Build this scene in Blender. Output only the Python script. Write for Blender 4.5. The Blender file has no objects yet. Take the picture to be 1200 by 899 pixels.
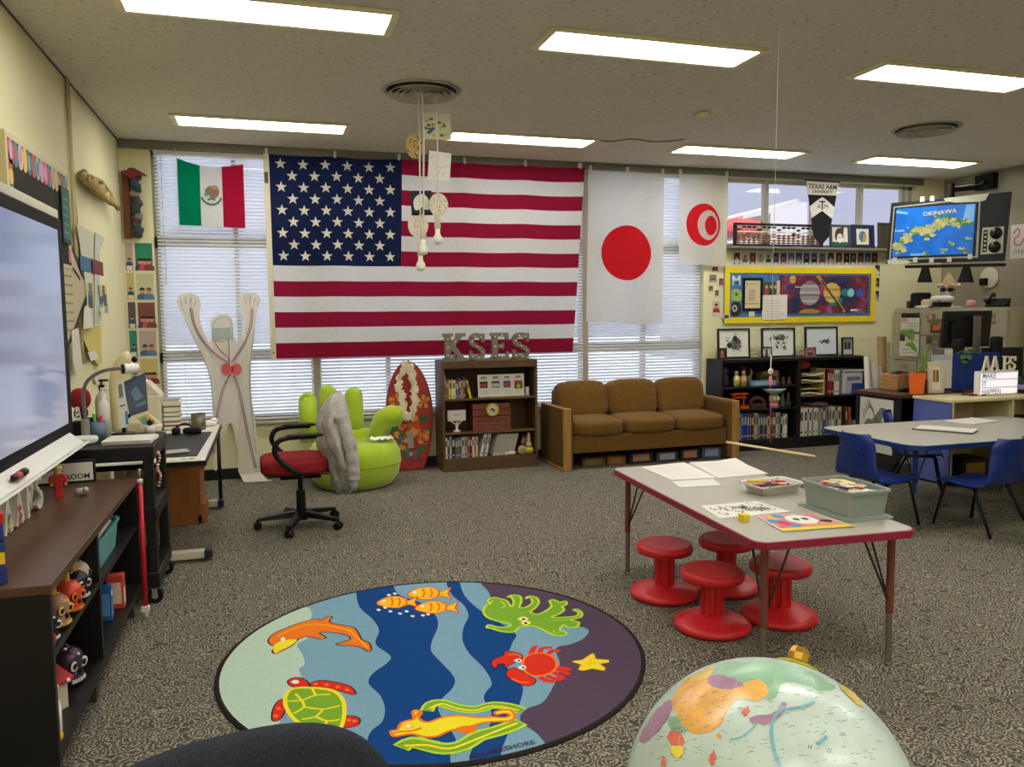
import bpy, bmesh, math, random
from mathutils import Vector, Matrix

random.seed(7)
SC = bpy.context.scene
COL = SC.collection
PI = math.pi

# ---------------------------------------------------------------- camera
F_PX, YAW, PITCH, ROLL, CAM_H = 933.9, .29623, .08687, -.009276, 1.5
def _basis():
    cy, sy, cp, sp = math.cos(YAW), math.sin(YAW), math.cos(PITCH), math.sin(PITCH)
    fwd = Vector((sy * cp, cy * cp, -sp)); right = Vector((cy, -sy, 0)); up = right.cross(fwd)
    c, s = math.cos(ROLL), math.sin(ROLL)
    return c * right + s * up, -s * right + c * up, fwd
RIGHT, UP, FWD = _basis()
EYE = Vector((0, 0, CAM_H))
cam = bpy.data.cameras.new('camera'); cam.sensor_fit = 'HORIZONTAL'; cam.sensor_width = 36
cam.lens = F_PX / 1200 * 36; cam.clip_start = .05; cam.clip_end = 200
cam_ob = bpy.data.objects.new('camera', cam); COL.objects.link(cam_ob)
cm = Matrix((RIGHT, UP, -FWD)).transposed().to_4x4(); cm.translation = EYE
cam_ob.matrix_world = cm
SC.camera = cam_ob
def ray(x, y): return RIGHT * ((x - 600) / F_PX) - UP * ((y - 449.5) / F_PX) + FWD
def at_y(x, y, Y): d = ray(x, y); return EYE + d * (Y / d.y)
def at_x(x, y, X): d = ray(x, y); return EYE + d * (X / d.x)
def at_z(x, y, z=0.): d = ray(x, y); return EYE + d * ((z - CAM_H) / d.z)

# ---------------------------------------------------------------- light and exposure
LAMP_STRENGTH = 16.0
SKY_STRENGTH = .78
world = bpy.data.worlds.new('sky'); SC.world = world; world.use_nodes = True
_bg = world.node_tree.nodes['Background']
_bg.inputs[0].default_value = (.60, .635, .84, 1); _bg.inputs[1].default_value = SKY_STRENGTH
sun = bpy.data.lights.new('sun', 'SUN'); sun.energy = 9.0; sun.angle = math.radians(2); sun.color = (1, .99, .98)      # stands behind the building, lights the ground outside
sun_ob = bpy.data.objects.new('sun', sun); COL.objects.link(sun_ob); sun_ob.rotation_euler = (math.radians(42), 0, math.radians(-14)); sun_ob.location = (0, -20, 20)
SC.view_settings.view_transform = 'Standard'; SC.view_settings.look = 'None'
SC.view_settings.exposure = 0.28; SC.view_settings.gamma = 1.0
SC.view_settings.use_curve_mapping = False
SC.cycles.use_denoising = True
SC.cycles.max_bounces = 8; SC.cycles.diffuse_bounces = 4; SC.cycles.transparent_max_bounces = 12
SC.cycles.sample_clamp_indirect = 6.0

# ---------------------------------------------------------------- materials
def lin(c):
    return tuple(((v / 255) / 12.92 if v / 255 <= .04045 else ((v / 255 + .055) / 1.055) ** 2.4) for v in c)
MATS = {}
def mat(name, rgb, rough=.6, metal=0., noise=None, bump=None, spec=.4, coat=0., sheen=0., thin=None, emit=0.):
    """principled material; noise=(scale, amount) mottles the colour, bump=(scale, strength), thin=translucency share"""
    if name in MATS: return MATS[name]
    m = bpy.data.materials.new(name); m.use_nodes = True
    nt = m.node_tree; b = nt.nodes['Principled BSDF']; L = nt.links.new
    c = lin(rgb) + (1,)
    b.inputs['Base Color'].default_value = c; b.inputs['Roughness'].default_value = rough
    b.inputs['Metallic'].default_value = metal; b.inputs['Specular IOR Level'].default_value = spec
    b.inputs['Coat Weight'].default_value = coat; b.inputs['Sheen Weight'].default_value = sheen
    if emit:
        b.inputs['Emission Color'].default_value = c; b.inputs['Emission Strength'].default_value = emit
    col_out = None
    if noise or bump:
        tc = nt.nodes.new('ShaderNodeTexCoord')
    if noise:
        n = nt.nodes.new('ShaderNodeTexNoise'); n.inputs['Scale'].default_value = noise[0]; n.inputs['Detail'].default_value = 4
        if len(noise) > 2:
            mp = nt.nodes.new('ShaderNodeMapping'); mp.inputs['Scale'].default_value = noise[2]
            L(tc.outputs['Object'], mp.inputs[0]); L(mp.outputs[0], n.inputs['Vector'])
        else: L(tc.outputs['Object'], n.inputs['Vector'])
        r = nt.nodes.new('ShaderNodeMapRange'); r.inputs['From Min'].default_value = .3; r.inputs['From Max'].default_value = .7
        r.inputs['To Min'].default_value = 1 - noise[1]; r.inputs['To Max'].default_value = 1 + noise[1]
        L(n.outputs[0], r.inputs[0])
        h = nt.nodes.new('ShaderNodeMix'); h.data_type = 'RGBA'; h.blend_type = 'MULTIPLY'; h.inputs[0].default_value = 1
        h.inputs['A'].default_value = c; L(r.outputs[0], h.inputs['B']); L(h.outputs['Result'], b.inputs['Base Color'])
        col_out = h.outputs['Result']
    if bump:
        n2 = nt.nodes.new('ShaderNodeTexNoise'); n2.inputs['Scale'].default_value = bump[0]; n2.inputs['Detail'].default_value = 3
        L(tc.outputs['Object'], n2.inputs['Vector'])
        bp = nt.nodes.new('ShaderNodeBump'); bp.inputs['Strength'].default_value = bump[1]; bp.inputs['Distance'].default_value = .01
        L(n2.outputs[0], bp.inputs['Height']); L(bp.outputs[0], b.inputs['Normal'])
    if thin:
        t = nt.nodes.new('ShaderNodeBsdfTranslucent'); t.inputs[0].default_value = c
        if col_out: L(col_out, t.inputs[0])
        mx = nt.nodes.new('ShaderNodeMixShader'); mx.inputs[0].default_value = thin
        L(b.outputs[0], mx.inputs[1]); L(t.outputs[0], mx.inputs[2]); L(mx.outputs[0], nt.nodes['Material Output'].inputs[0])
    MATS[name] = m
    return m
def glass_mat(name, tint=(1, 1, 1), share=.9):
    m = bpy.data.materials.new(name); m.use_nodes = True; nt = m.node_tree; L = nt.links.new
    t = nt.nodes.new('ShaderNodeBsdfTransparent'); t.inputs[0].default_value = tint + (1,)
    g = nt.nodes.new('ShaderNodeBsdfGlossy'); g.inputs['Roughness'].default_value = .02
    lw = nt.nodes.new('ShaderNodeLayerWeight'); pw = nt.nodes.new('ShaderNodeMath'); pw.operation = 'POWER'; pw.inputs[1].default_value = 5; L(lw.outputs['Facing'], pw.inputs[0])
    f = nt.nodes.new('ShaderNodeMath'); f.operation = 'MULTIPLY_ADD'; f.inputs[1].default_value = .95; f.inputs[2].default_value = .045; L(pw.outputs[0], f.inputs[0])
    mx = nt.nodes.new('ShaderNodeMixShader'); L(f.outputs[0], mx.inputs[0]); L(t.outputs[0], mx.inputs[1]); L(g.outputs[0], mx.inputs[2])
    L(mx.outputs[0], nt.nodes['Material Output'].inputs[0]); MATS[name] = m
    return m
def paint(rgb): return mat('paint %d %d %d' % tuple(rgb), rgb, .6)
def card(rgb): return mat('card %d %d %d' % tuple(rgb), rgb, .75)

# ---------------------------------------------------------------- mesh building
def TR(x=0, y=0, z=0, rx=0, ry=0, rz=0, s=1):
    return Matrix.Translation((x, y, z)) @ Matrix.Rotation(rz, 4, 'Z') @ Matrix.Rotation(ry, 4, 'Y') @ Matrix.Rotation(rx, 4, 'X') @ Matrix.Scale(s, 4)
def frame(o, u, v):
    """matrix taking (a, b, c) to o + a*u + b*v + c*n"""
    u = Vector(u).normalized(); v = Vector(v); n = u.cross(v).normalized(); v = n.cross(u)
    m = Matrix((u, v, n)).transposed().to_4x4(); m.translation = Vector(o); return m
def wall_frame(x, y, z): return frame((x, y, z), (1, 0, 0), (0, 0, 1))          # a upright panel facing -Y (c = out of it)
def left_frame(x, y, z): return frame((x, y, z), (0, 1, 0), (0, 0, 1))          # faces +X
_text_cache = {}
class MB:
    def __init__(s, M=None): s.v, s.f, s.m, s.s, s.M = [], [], [], [], M or Matrix()
    def add(s, verts, faces, mi=0, smooth=False, M=None):
        k = len(s.v); T = s.M @ M if M is not None else s.M
        s.v += [T @ Vector(p) for p in verts]
        for f in faces:
            s.f.append([k + i for i in f]); s.m.append(mi); s.s.append(smooth)
        return s
    def bmesh(s, bm, mi=0, smooth=False, M=None):
        bm.verts.index_update()
        s.add([v.co.copy() for v in bm.verts], [[v.index for v in f.verts] for f in bm.faces], mi, smooth, M); bm.free(); return s
    def box(s, c, d, mi=0, bev=0., seg=2, rot=None, smooth=False):
        M = Matrix.Translation(c)
        if rot: M = M @ TR(0, 0, 0, *rot)
        bm = bmesh.new(); bmesh.ops.create_cube(bm, size=1)
        for v in bm.verts: v.co = Vector((v.co.x * d[0], v.co.y * d[1], v.co.z * d[2]))
        if bev: bmesh.ops.bevel(bm, geom=list(bm.edges), offset=min(bev, min(d) * .49), segments=seg, affect='EDGES', profile=.5)
        return s.bmesh(bm, mi, smooth, M)
    def rng(s, a, b, mi=0, bev=0., seg=2):
        a, b = Vector(a), Vector(b)
        return s.box((a + b) / 2, tuple(abs(x) for x in (b - a)), mi, bev, seg)
    def soft(s, c, d, p=5., n=10, mi=0, rot=None, M=None):
        """rounded cushion: superellipsoid grid"""
        def g(w, e): return math.copysign(abs(w) ** e, w)
        T = Matrix.Translation(c) @ (TR(0, 0, 0, *rot) if rot else Matrix())
        bm = bmesh.new(); bmesh.ops.create_cube(bm, size=2)
        bmesh.ops.subdivide_edges(bm, edges=list(bm.edges), cuts=n, use_grid_fill=True)
        for v in bm.verts:
            q = v.co; t = [math.copysign(math.sin(abs(a) * PI / 2), a) if False else a for a in q]
            l = (abs(t[0]) ** p + abs(t[1]) ** p + abs(t[2]) ** p) ** (1 / p)
            v.co = Vector((t[0] / l * d[0] / 2, t[1] / l * d[1] / 2, t[2] / l * d[2] / 2))
        return s.bmesh(bm, mi, True, (M or Matrix()) @ T)
    def cyl(s, p0, p1, r0, r1=None, n=16, mi=0, cap=True, smooth=True):
        p0, p1 = Vector(p0), Vector(p1); r1 = r0 if r1 is None else r1
        d = (p1 - p0).normalized(); a = d.orthogonal().normalized(); b = d.cross(a)
        V = []
        for p, r in ((p0, r0), (p1, r1)):
            V += [p + (a * math.cos(2 * PI * i / n) + b * math.sin(2 * PI * i / n)) * r for i in range(n)]
        s.add(V, [(i, (i + 1) % n, n + (i + 1) % n, n + i) for i in range(n)], mi, smooth)
        if cap: s.add(V, [tuple(range(n - 1, -1, -1)), tuple(range(n, 2 * n))], mi, False)
        return s
    def lathe(s, prof, c=(0, 0, 0), mi=0, n=32, rot=None, sx=1, sy=1, smooth=True):
        M = Matrix.Translation(c) @ (TR(0, 0, 0, *rot) if rot else Matrix())
        V, F = [], []
        for r, z in prof: V += [(r * math.cos(2 * PI * i / n) * sx, r * math.sin(2 * PI * i / n) * sy, z) for i in range(n)]
        for k in range(len(prof) - 1):
            F += [(k * n + i, k * n + (i + 1) % n, (k + 1) * n + (i + 1) % n, (k + 1) * n + i) for i in range(n)]
        if prof[0][0] > 1e-4: F.append(tuple(range(n - 1, -1, -1)))
        if prof[-1][0] > 1e-4: F.append(tuple(range((len(prof) - 1) * n, len(prof) * n)))
        return s.add(V, F, mi, smooth, M)
    def tube(s, pts, r, n=8, mi=0, closed=False):
        P = [Vector(p) for p in pts]; R = r if isinstance(r, (list, tuple)) else [r] * len(P)
        V, F = [], []; up = None
        for i, p in enumerate(P):
            a = P[i - 1] if (i or closed) else p; b = P[(i + 1) % len(P)] if (i < len(P) - 1 or closed) else p
            t = (b - a).normalized()
            x = t.orthogonal().normalized() if up is None else (up - t * up.dot(t)).normalized()
            up = x; y = t.cross(x)
            V += [p + (x * math.cos(2 * PI * k / n) + y * math.sin(2 * PI * k / n)) * R[i] for k in range(n)]
        m = len(P)
        for i in range(m if closed else m - 1):
            j = (i + 1) % m
            F += [(i * n + k, i * n + (k + 1) % n, j * n + (k + 1) % n, j * n + k) for k in range(n)]
        if not closed: F += [tuple(range(n - 1, -1, -1)), tuple(range((m - 1) * n, m * n))]
        return s.add(V, F, mi, True)
    def ell(s, c, r, mi=0, n=16, rot=None):
        prof = [(max(1e-5, math.sin(PI * k / n)), -math.cos(PI * k / n)) for k in range(n + 1)]
        M = Matrix.Translation(c) @ (TR(0, 0, 0, *rot) if rot else Matrix()) @ Matrix.Diagonal((r[0], r[1], r[2], 1))
        V, F = [], []; w = 2 * n
        for a, z in prof: V += [(a * math.cos(2 * PI * i / w), a * math.sin(2 * PI * i / w), z) for i in range(w)]
        for k in range(n): F += [(k * w + i, k * w + (i + 1) % w, (k + 1) * w + (i + 1) % w, (k + 1) * w + i) for i in range(w)]
        return s.add(V, F, mi, True, M)
    def poly(s, pts, mi=0, M=None): return s.add(pts, [tuple(range(len(pts)))], mi, False, M)
    def flat(s, pts, z=0, mi=0, M=None): return s.poly([(p[0], p[1], z) for p in pts], mi, M)
    def rect(s, x0, y0, x1, y1, z=0, mi=0, M=None): return s.flat([(x0, y0), (x1, y0), (x1, y1), (x0, y1)], z, mi, M)
    def disc(s, x, y, rx, ry=None, z=0, mi=0, M=None, n=28): 
        ry = ry or rx
        return s.flat([(x + rx * math.cos(2 * PI * i / n), y + ry * math.sin(2 * PI * i / n)) for i in range(n)], z, mi, M)
    def prism(s, pts, z0, z1, mi=0, M=None):
        n = len(pts); V = [(p[0], p[1], z0) for p in pts] + [(p[0], p[1], z1) for p in pts]
        ar = sum(pts[i][0] * pts[(i + 1) % n][1] - pts[(i + 1) % n][0] * pts[i][1] for i in range(n))
        q = [(i, (i + 1) % n, n + (i + 1) % n, n + i) for i in range(n)]
        caps = [tuple(range(n - 1, -1, -1)), tuple(range(n, 2 * n))]
        if ar < 0: q = [t[::-1] for t in q]; caps = [t[::-1] for t in caps]
        return s.add(V, q + caps, mi, False, M)
    def stroke(s, pts, w, z0, z1=None, mi=0, M=None):
        r = ribbon(pts, w)
        return s.flat(r, z0, mi, M) if z1 is None else s.prism(r, z0, z1, mi, M)
    def surf(s, fn, nu, nv, mi=0, smooth=True, M=None, wrap=False):
        V = [fn(i / nu, j / nv) for j in range(nv + 1) for i in range(nu + 1)]; w = nu + 1
        if callable(mi):
            k = len(s.v); T = s.M @ M if M is not None else s.M; s.v += [T @ Vector(p) for p in V]
            for j in range(nv):
                for i in range(nu):
                    s.f.append([k + j * w + i, k + j * w + i + 1, k + (j + 1) * w + i + 1, k + (j + 1) * w + i]); s.m.append(mi(i, j)); s.s.append(smooth)
            return s
        return s.add(V, [(j * w + i, j * w + i + 1, (j + 1) * w + i + 1, (j + 1) * w + i) for j in range(nv) for i in range(nu)], mi, smooth, M)
    def text(s, txt, size, M, mi=0, depth=0., align='CENTER', bold=0., sx=1.):
        key = (txt, depth, align, bold)
        if key not in _text_cache:
            cu = bpy.data.curves.new('lettering', 'FONT'); cu.body = txt; cu.size = 1; cu.align_x = align; cu.extrude = depth / 2; cu.offset = bold
            cu.resolution_u = 2
            ob = bpy.data.objects.new('lettering', cu); me = bpy.data.meshes.new_from_object(ob)
            _text_cache[key] = ([v.co.copy() for v in me.vertices], [list(p.vertices) for p in me.polygons])
            bpy.data.objects.remove(ob); bpy.data.curves.remove(cu); bpy.data.meshes.remove(me)
        V, F = _text_cache[key]
        return s.add([(v.x * size * sx, v.y * size, v.z + depth / 2) for v in V], F, mi, False, M)
    def build(s, name, mats, parent=None, w=False, solid=0.):
        if not isinstance(mats, (list, tuple)): mats = [mats]
        V = s.v
        if parent is not None and w:
            r = parent
            while r.parent: r = r.parent
            inv = (Matrix.Translation(r.location) @ Matrix.Rotation(r.rotation_euler.z, 4, 'Z')).inverted()
            V = [inv @ p for p in V]
        me = bpy.data.meshes.new(name); me.from_pydata([tuple(p) for p in V], [], s.f)
        for m in mats: me.materials.append(m)
        me.polygons.foreach_set('material_index', s.m); me.polygons.foreach_set('use_smooth', s.s); me.update()
        o = bpy.data.objects.new(name, me); COL.objects.link(o)
        if parent is not None: o.parent = parent
        if solid:
            md = o.modifiers.new('thickness', 'SOLIDIFY'); md.thickness = solid; md.offset = 0
        return o
    def solo(s, name, mats, label, cat, group=None, solid=0.):
        """one thing that is one mesh; verts are in world space, the origin goes to its base"""
        xs = [p.x for p in s.v]; ys = [p.y for p in s.v]; zs = [p.z for p in s.v]
        o = Vector(((min(xs) + max(xs)) / 2, (min(ys) + max(ys)) / 2, min(zs)))
        s.v = [p - o for p in s.v]
        ob = s.build(name, mats, solid=solid); ob.location = o
        return tag(ob, label, cat, group)
    def struct(s, name, mats, parent=None):
        o = s.build(name, mats, parent)
        if parent is None: o['kind'] = 'structure'
        return o
def ribbon(pts, w):
    P = [Vector((p[0], p[1])) for p in pts]; L, R = [], []
    W = w if isinstance(w, (list, tuple)) else [w] * len(P)
    for i, p in enumerate(P):
        t = (P[min(i + 1, len(P) - 1)] - P[max(i - 1, 0)]).normalized(); n = Vector((-t.y, t.x)) * W[i] / 2
        L.append(p + n); R.append(p - n)
    return [tuple(q) for q in L + R[::-1]]
def tag(o, label, cat, group=None, kind=None):
    o['label'] = label; o['category'] = cat
    if group: o['group'] = group
    if kind: o['kind'] = kind
    return o
def thing(name, label, cat, loc=(0, 0, 0), rz=0., group=None):
    o = bpy.data.objects.new(name, None); COL.objects.link(o); o.empty_display_size = .05
    o.location = loc; o.rotation_euler = (0, 0, rz)
    return tag(o, label, cat, group)
def dup(root, loc, rz, label, group=None):
    def cp(o, par):
        c = o.copy(); COL.objects.link(c)
        if par: c.parent = par
        for k in list(o.children): cp(k, c)
        return c
    r = cp(root, None); r.location = loc; r.rotation_euler = (0, 0, rz); r['label'] = label
    if group: r['group'] = group
    return r
ORD = ['first', 'second', 'third', 'fourth', 'fifth', 'sixth', 'seventh', 'eighth', 'ninth', 'tenth', 'eleventh', 'twelfth', 'thirteenth', 'fourteenth', 'fifteenth',
       'sixteenth', 'seventeenth', 'eighteenth', 'nineteenth', 'twentieth']
def arc(cx, cy, r, a0, a1, n=12, ry=None):
    ry = ry or r
    return [(cx + r * math.cos(math.radians(a0 + (a1 - a0) * i / n)), cy + ry * math.sin(math.radians(a0 + (a1 - a0) * i / n))) for i in range(n + 1)]
def smooth_pts(pts, k=4, closed=True):
    """Catmull-Rom through the points"""
    n = len(pts); out = []
    P = [Vector(p) for p in pts]
    for i in range(n if closed else n - 1):
        g = (lambda j: P[j % n]) if closed else (lambda j: P[max(0, min(n - 1, j))])
        a, b, c, d = g(i - 1), g(i), g(i + 1), g(i + 2)
        for t in range(k):
            u = t / k
            out.append(tuple(.5 * (2 * b + (c - a) * u + (2 * a - 5 * b + 4 * c - d) * u * u + (3 * b - a - 3 * c + d) * u ** 3)))
    if not closed: out.append(tuple(P[-1]))
    return out
# letters of thick strokes with slab feet, in a unit-high box: ('stroke', points) / ('slab', x0, y0, x1, y1)
def letter(mb, ch, h, w, d, M, mi=0, sw=.2, slab=True):
    n = [0]
    def dd(): n[0] += 1; return d - n[0] * .0005, n[0] * .0005
    def st(pts, k=1.): a, b = dd(); mb.stroke([(x * w, y * h) for x, y in pts], sw * h * k, b, a, mi, M)
    def sl(x0, y0, x1, y1): a, b = dd(); mb.prism([(x0 * w, y0 * h), (x1 * w, y0 * h), (x1 * w, y1 * h), (x0 * w, y1 * h)], b, a, mi, M)
    t = sw * .6
    if ch == 'K':
        st([(.24, 0), (.24, 1)]); st([(.3, .42), (.78, .95)], .85); st([(.42, .55), (.84, .05)], .95)
        if slab: sl(.04, 0, .46, t); sl(.04, 1 - t, .46, 1); sl(.6, 0, 1.02, t); sl(.58, 1 - t, .98, 1)
    elif ch == 'E':
        st([(.26, 0), (.26, 1)]); st([(.1, 1 - t * .6), (.92, 1 - t * .6)], .75); st([(.2, .5), (.68, .5)], .7); st([(.1, t * .6), (.94, t * .6)], .75)
        sl(.8, .72, .94, 1); sl(.82, 0, .96, .3); sl(.62, .38, .72, .62)
        if slab: sl(.04, 0, .4, t); sl(.04, 1 - t, .4, 1)
    elif ch == 'S':
        st(arc(.5, .73, .31, 20, 270, 14, .19) , .85); st(arc(.5, .27, .32, 90, -160, 14, .19), .85)
        if slab: sl(.74, .66, .9, .98); sl(.1, .02, .26, .36)
    elif ch == 'A':
        st([(.5, .98), (.16, .03)], .8); st([(.5, .98), (.84, .03)], .95); st([(.26, .32), (.74, .32)], .6); sl(.38, .88, .62, 1)
        if slab: sl(.0, 0, .34, t); sl(.64, 0, 1.0, t)
    elif ch == 'P':
        st([(.26, 0), (.26, 1)]); st([(.2, 1 - t * .6)] + arc(.55, .72, .3, 90, -90, 12, 1 - t * .6 - .72) + [(.3, .44)], .75)
        if slab: sl(.04, 0, .5, t); sl(.04, 1 - t, .4, 1)
# ================================================================ the room
XL, XR, YB, YF, ZC = -1.19, 7.78, 7.74, -3.2, 3.04
wall_m = mat('wall paint', (222, 216, 174), .75, noise=(1.5, .03), bump=(160, .08))
wall_l = mat('left wall paint', (222, 215, 172), .75, noise=(1.2, .03), bump=(120, .1))
frame_m = mat('window frame metal', (176, 168, 148), .45)
rail_m = mat('window rail metal', (128, 124, 114), .4, .3)
def carpet():
    m = mat('carpet', (100, 95, 85), .95, spec=.1); nt = m.node_tree; L = nt.links.new; N = nt.nodes.new
    b = nt.nodes['Principled BSDF']
    tc = N('ShaderNodeTexCoord'); nz = N('ShaderNodeTexNoise'); nz.inputs['Scale'].default_value = 14; nz.inputs['Detail'].default_value = 2
    L(tc.outputs['Object'], nz.inputs['Vector'])
    vm = N('ShaderNodeVectorMath'); vm.operation = 'SCALE'; vm.inputs['Scale'].default_value = .045; L(nz.outputs['Color'], vm.inputs[0])
    va = N('ShaderNodeVectorMath'); va.operation = 'ADD'; L(tc.outputs['Object'], va.inputs[0]); L(vm.outputs[0], va.inputs[1])
    vo = N('ShaderNodeTexVoronoi'); vo.inputs['Scale'].default_value = 15; L(va.outputs[0], vo.inputs['Vector'])
    n3 = N('ShaderNodeTexNoise'); n3.inputs['Scale'].default_value = 75; n3.inputs['Detail'].default_value = 3; L(tc.outputs['Object'], n3.inputs['Vector'])
    mu = N('ShaderNodeMath'); mu.operation = 'MULTIPLY'; mu.inputs[1].default_value = 34; L(vo.outputs['Distance'], mu.inputs[0])
    ma = N('ShaderNodeMath'); ma.operation = 'MULTIPLY_ADD'; ma.inputs[1].default_value = 8; L(n3.outputs[0], ma.inputs[0]); L(mu.outputs[0], ma.inputs[2])
    sn = N('ShaderNodeMath'); sn.operation = 'SINE'; L(ma.outputs[0], sn.inputs[0])
    n4 = N('ShaderNodeTexNoise'); n4.inputs['Scale'].default_value = 120; n4.inputs['Detail'].default_value = 4; L(tc.outputs['Object'], n4.inputs['Vector'])
    m2 = N('ShaderNodeMath'); m2.operation = 'MULTIPLY_ADD'; m2.inputs[1].default_value = 6.0; L(n4.outputs[0], m2.inputs[0]); L(sn.outputs[0], m2.inputs[2])
    cr = N('ShaderNodeValToRGB'); e = cr.color_ramp.elements
    e[0].position = .18; e[0].color = lin((64, 61, 57)) + (1,); e[1].position = .85; e[1].color = lin((170, 162, 138)) + (1,)
    k = e.new(.5); k.color = lin((92, 88, 79)) + (1,)
    mr = N('ShaderNodeMapRange'); mr.inputs['From Min'].default_value = 1.2; mr.inputs['From Max'].default_value = 5.0; L(m2.outputs[0], mr.inputs[0])
    L(mr.outputs[0], cr.inputs[0]); L(cr.outputs[0], b.inputs['Base Color'])
    bp = N('ShaderNodeBump'); bp.inputs['Strength'].default_value = .5; bp.inputs['Distance'].default_value = .006; L(n4.outputs[0], bp.inputs['Height']); L(bp.outputs[0], b.inputs['Normal'])
    return m
MB().rng((XL, YF, -.1), (XR, YB, 0)).struct('floor', carpet())
def ceiling_mat():
    m = mat('ceiling plaster', (218, 213, 199), .9, bump=(90, .25)); nt = m.node_tree; L = nt.links.new
    tc = nt.nodes.new('ShaderNodeTexCoord'); v = nt.nodes.new('ShaderNodeTexNoise'); v.inputs['Scale'].default_value = 38; v.inputs['Detail'].default_value = 1
    L(tc.outputs['Object'], v.inputs['Vector']); r = nt.nodes.new('ShaderNodeValToRGB'); e = r.color_ramp.elements
    e[0].position = .28; e[0].color = lin((182, 177, 162)) + (1,); e[1].position = .36; e[1].color = lin((218, 213, 199)) + (1,)
    L(v.outputs[0], r.inputs[0]); L(r.outputs[0], nt.nodes['Principled BSDF'].inputs['Base Color']); return m
MB().rng((XL, YF, ZC), (XR, YB + .2, ZC + .1)).struct('ceiling', ceiling_mat())
MB().rng((XL - .12, YF, 0), (XL, YB + .2, ZC)).struct('wall_left', wall_l)
MB().rng((XR, YF, 0), (XR + .12, YB + .2, ZC)).struct('wall_right', mat('side wall paint with corner shade', (142, 134, 112), .8, noise=(1.5, .03)))  # base colour darkened all over to carry the shade around the television
MB().rng((XL - .12, YF - .12, 0), (XR + .12, YF, ZC)).struct('wall_front', wall_m)
W1 = (-.94, 4.555, .53, 2.97); W2 = (4.83, 7.37, 2.215, 2.96)
b = MB()
b.rng((XL, YB, 0), (W1[0], YB + .2, ZC)); b.rng((W1[0], YB, 0), (W1[1], YB + .2, W1[2])); b.rng((W1[0], YB, W1[3]), (W1[1], YB + .2, ZC))
b.rng((W1[1], YB, 0), (W2[0], YB + .2, ZC)); b.rng((W2[0], YB, 0), (W2[1], YB + .2, W2[2])); b.rng((W2[0], YB, W2[3]), (W2[1], YB + .2, ZC))
b.rng((W2[1], YB, 0), (XR, YB + .2, ZC))
b.struct('wall_back', wall_m)
MB().rng((7.27, 4.2, 0), (XR, 6.14, ZC), bev=.004).struct('wall_pier', mat('pier paint', (214, 204, 178), .8, noise=(1, .03)))
base_m = mat('black vinyl baseboard', (22, 21, 21), .45)
MB().rng((XL, YB - .012, 0), (XR, YB, .10)).struct('baseboard_back', base_m)
MB().rng((XL, YF, 0), (XL + .012, YB - .012, .10)).struct('baseboard_left', base_m)
MB().rng((XL, YB - .03, 2.965), (7.45, YB, ZC), bev=.006).struct('trim_1', rail_m)          # rail over the windows
MB().rng((XL, YF, 3.028), (XL + .008, YB - .03, ZC)).struct('trim_2', mat('dark ceiling bead', (104, 96, 74), .7))
MB().rng((4.80, YB - .13, 2.185), (7.40, YB + .06, 2.213), bev=.004).struct('trim_3', rail_m)    # sill shelf under the upper window
MB().rng((W1[0] - .02, YB - .05, .505), (W1[1] + .02, YB + .06, .53), bev=.004).struct('trim_4', frame_m)
glass = glass_mat('window glass')
def window(name, x0, x1, z0, z1, posts, thin, bars, pw=.045):
    y0, y1 = YB + .07, YB + .13; f = MB()
    for x in (x0 + .02, x1 - .02): f.rng((x - .03, y0, z0), (x + .03, y1, z1))
    for x in posts: f.rng((x - pw, y0 - .015, z0), (x + pw, y1, z1))
    for x in thin: f.rng((x - .02, y0, z0), (x + .02, y1, z1))
    for a, c in bars + [(z0, z0 + .04), (z1 - .04, z1)]: f.rng((x0, y0, a), (x1, y1, c))
    w = f.struct(name, frame_m)
    for i, (a, c) in enumerate(zip([x0] + posts, posts + [x1])):
        MB().rng((a, y0 + .03, z0), (c, y0 + .034, z1)).build('pane', glass, w)
    return w
BAY = [-.94, .433, 1.806, 3.179, 4.555]
window('window_1', *W1, BAY[1:4], [-.25, 1.12, 2.49, 3.87], [(1.085, 1.18), (2.115, 2.215)])
w2 = window('window_2', *W2, [5.37, 6.64], [6.0, 7.25], [], .022)
MB().tube([(5.30, YB + .05, 2.40), (5.29, YB + .02, 2.46), (5.30, YB + .05, 2.52)], .008).build('latch', rail_m, w2)
MB().tube([(6.70, YB + .05, 2.36), (6.73, YB + .02, 2.42), (6.70, YB + .05, 2.50)], .008).build('latch', rail_m, w2)
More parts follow.
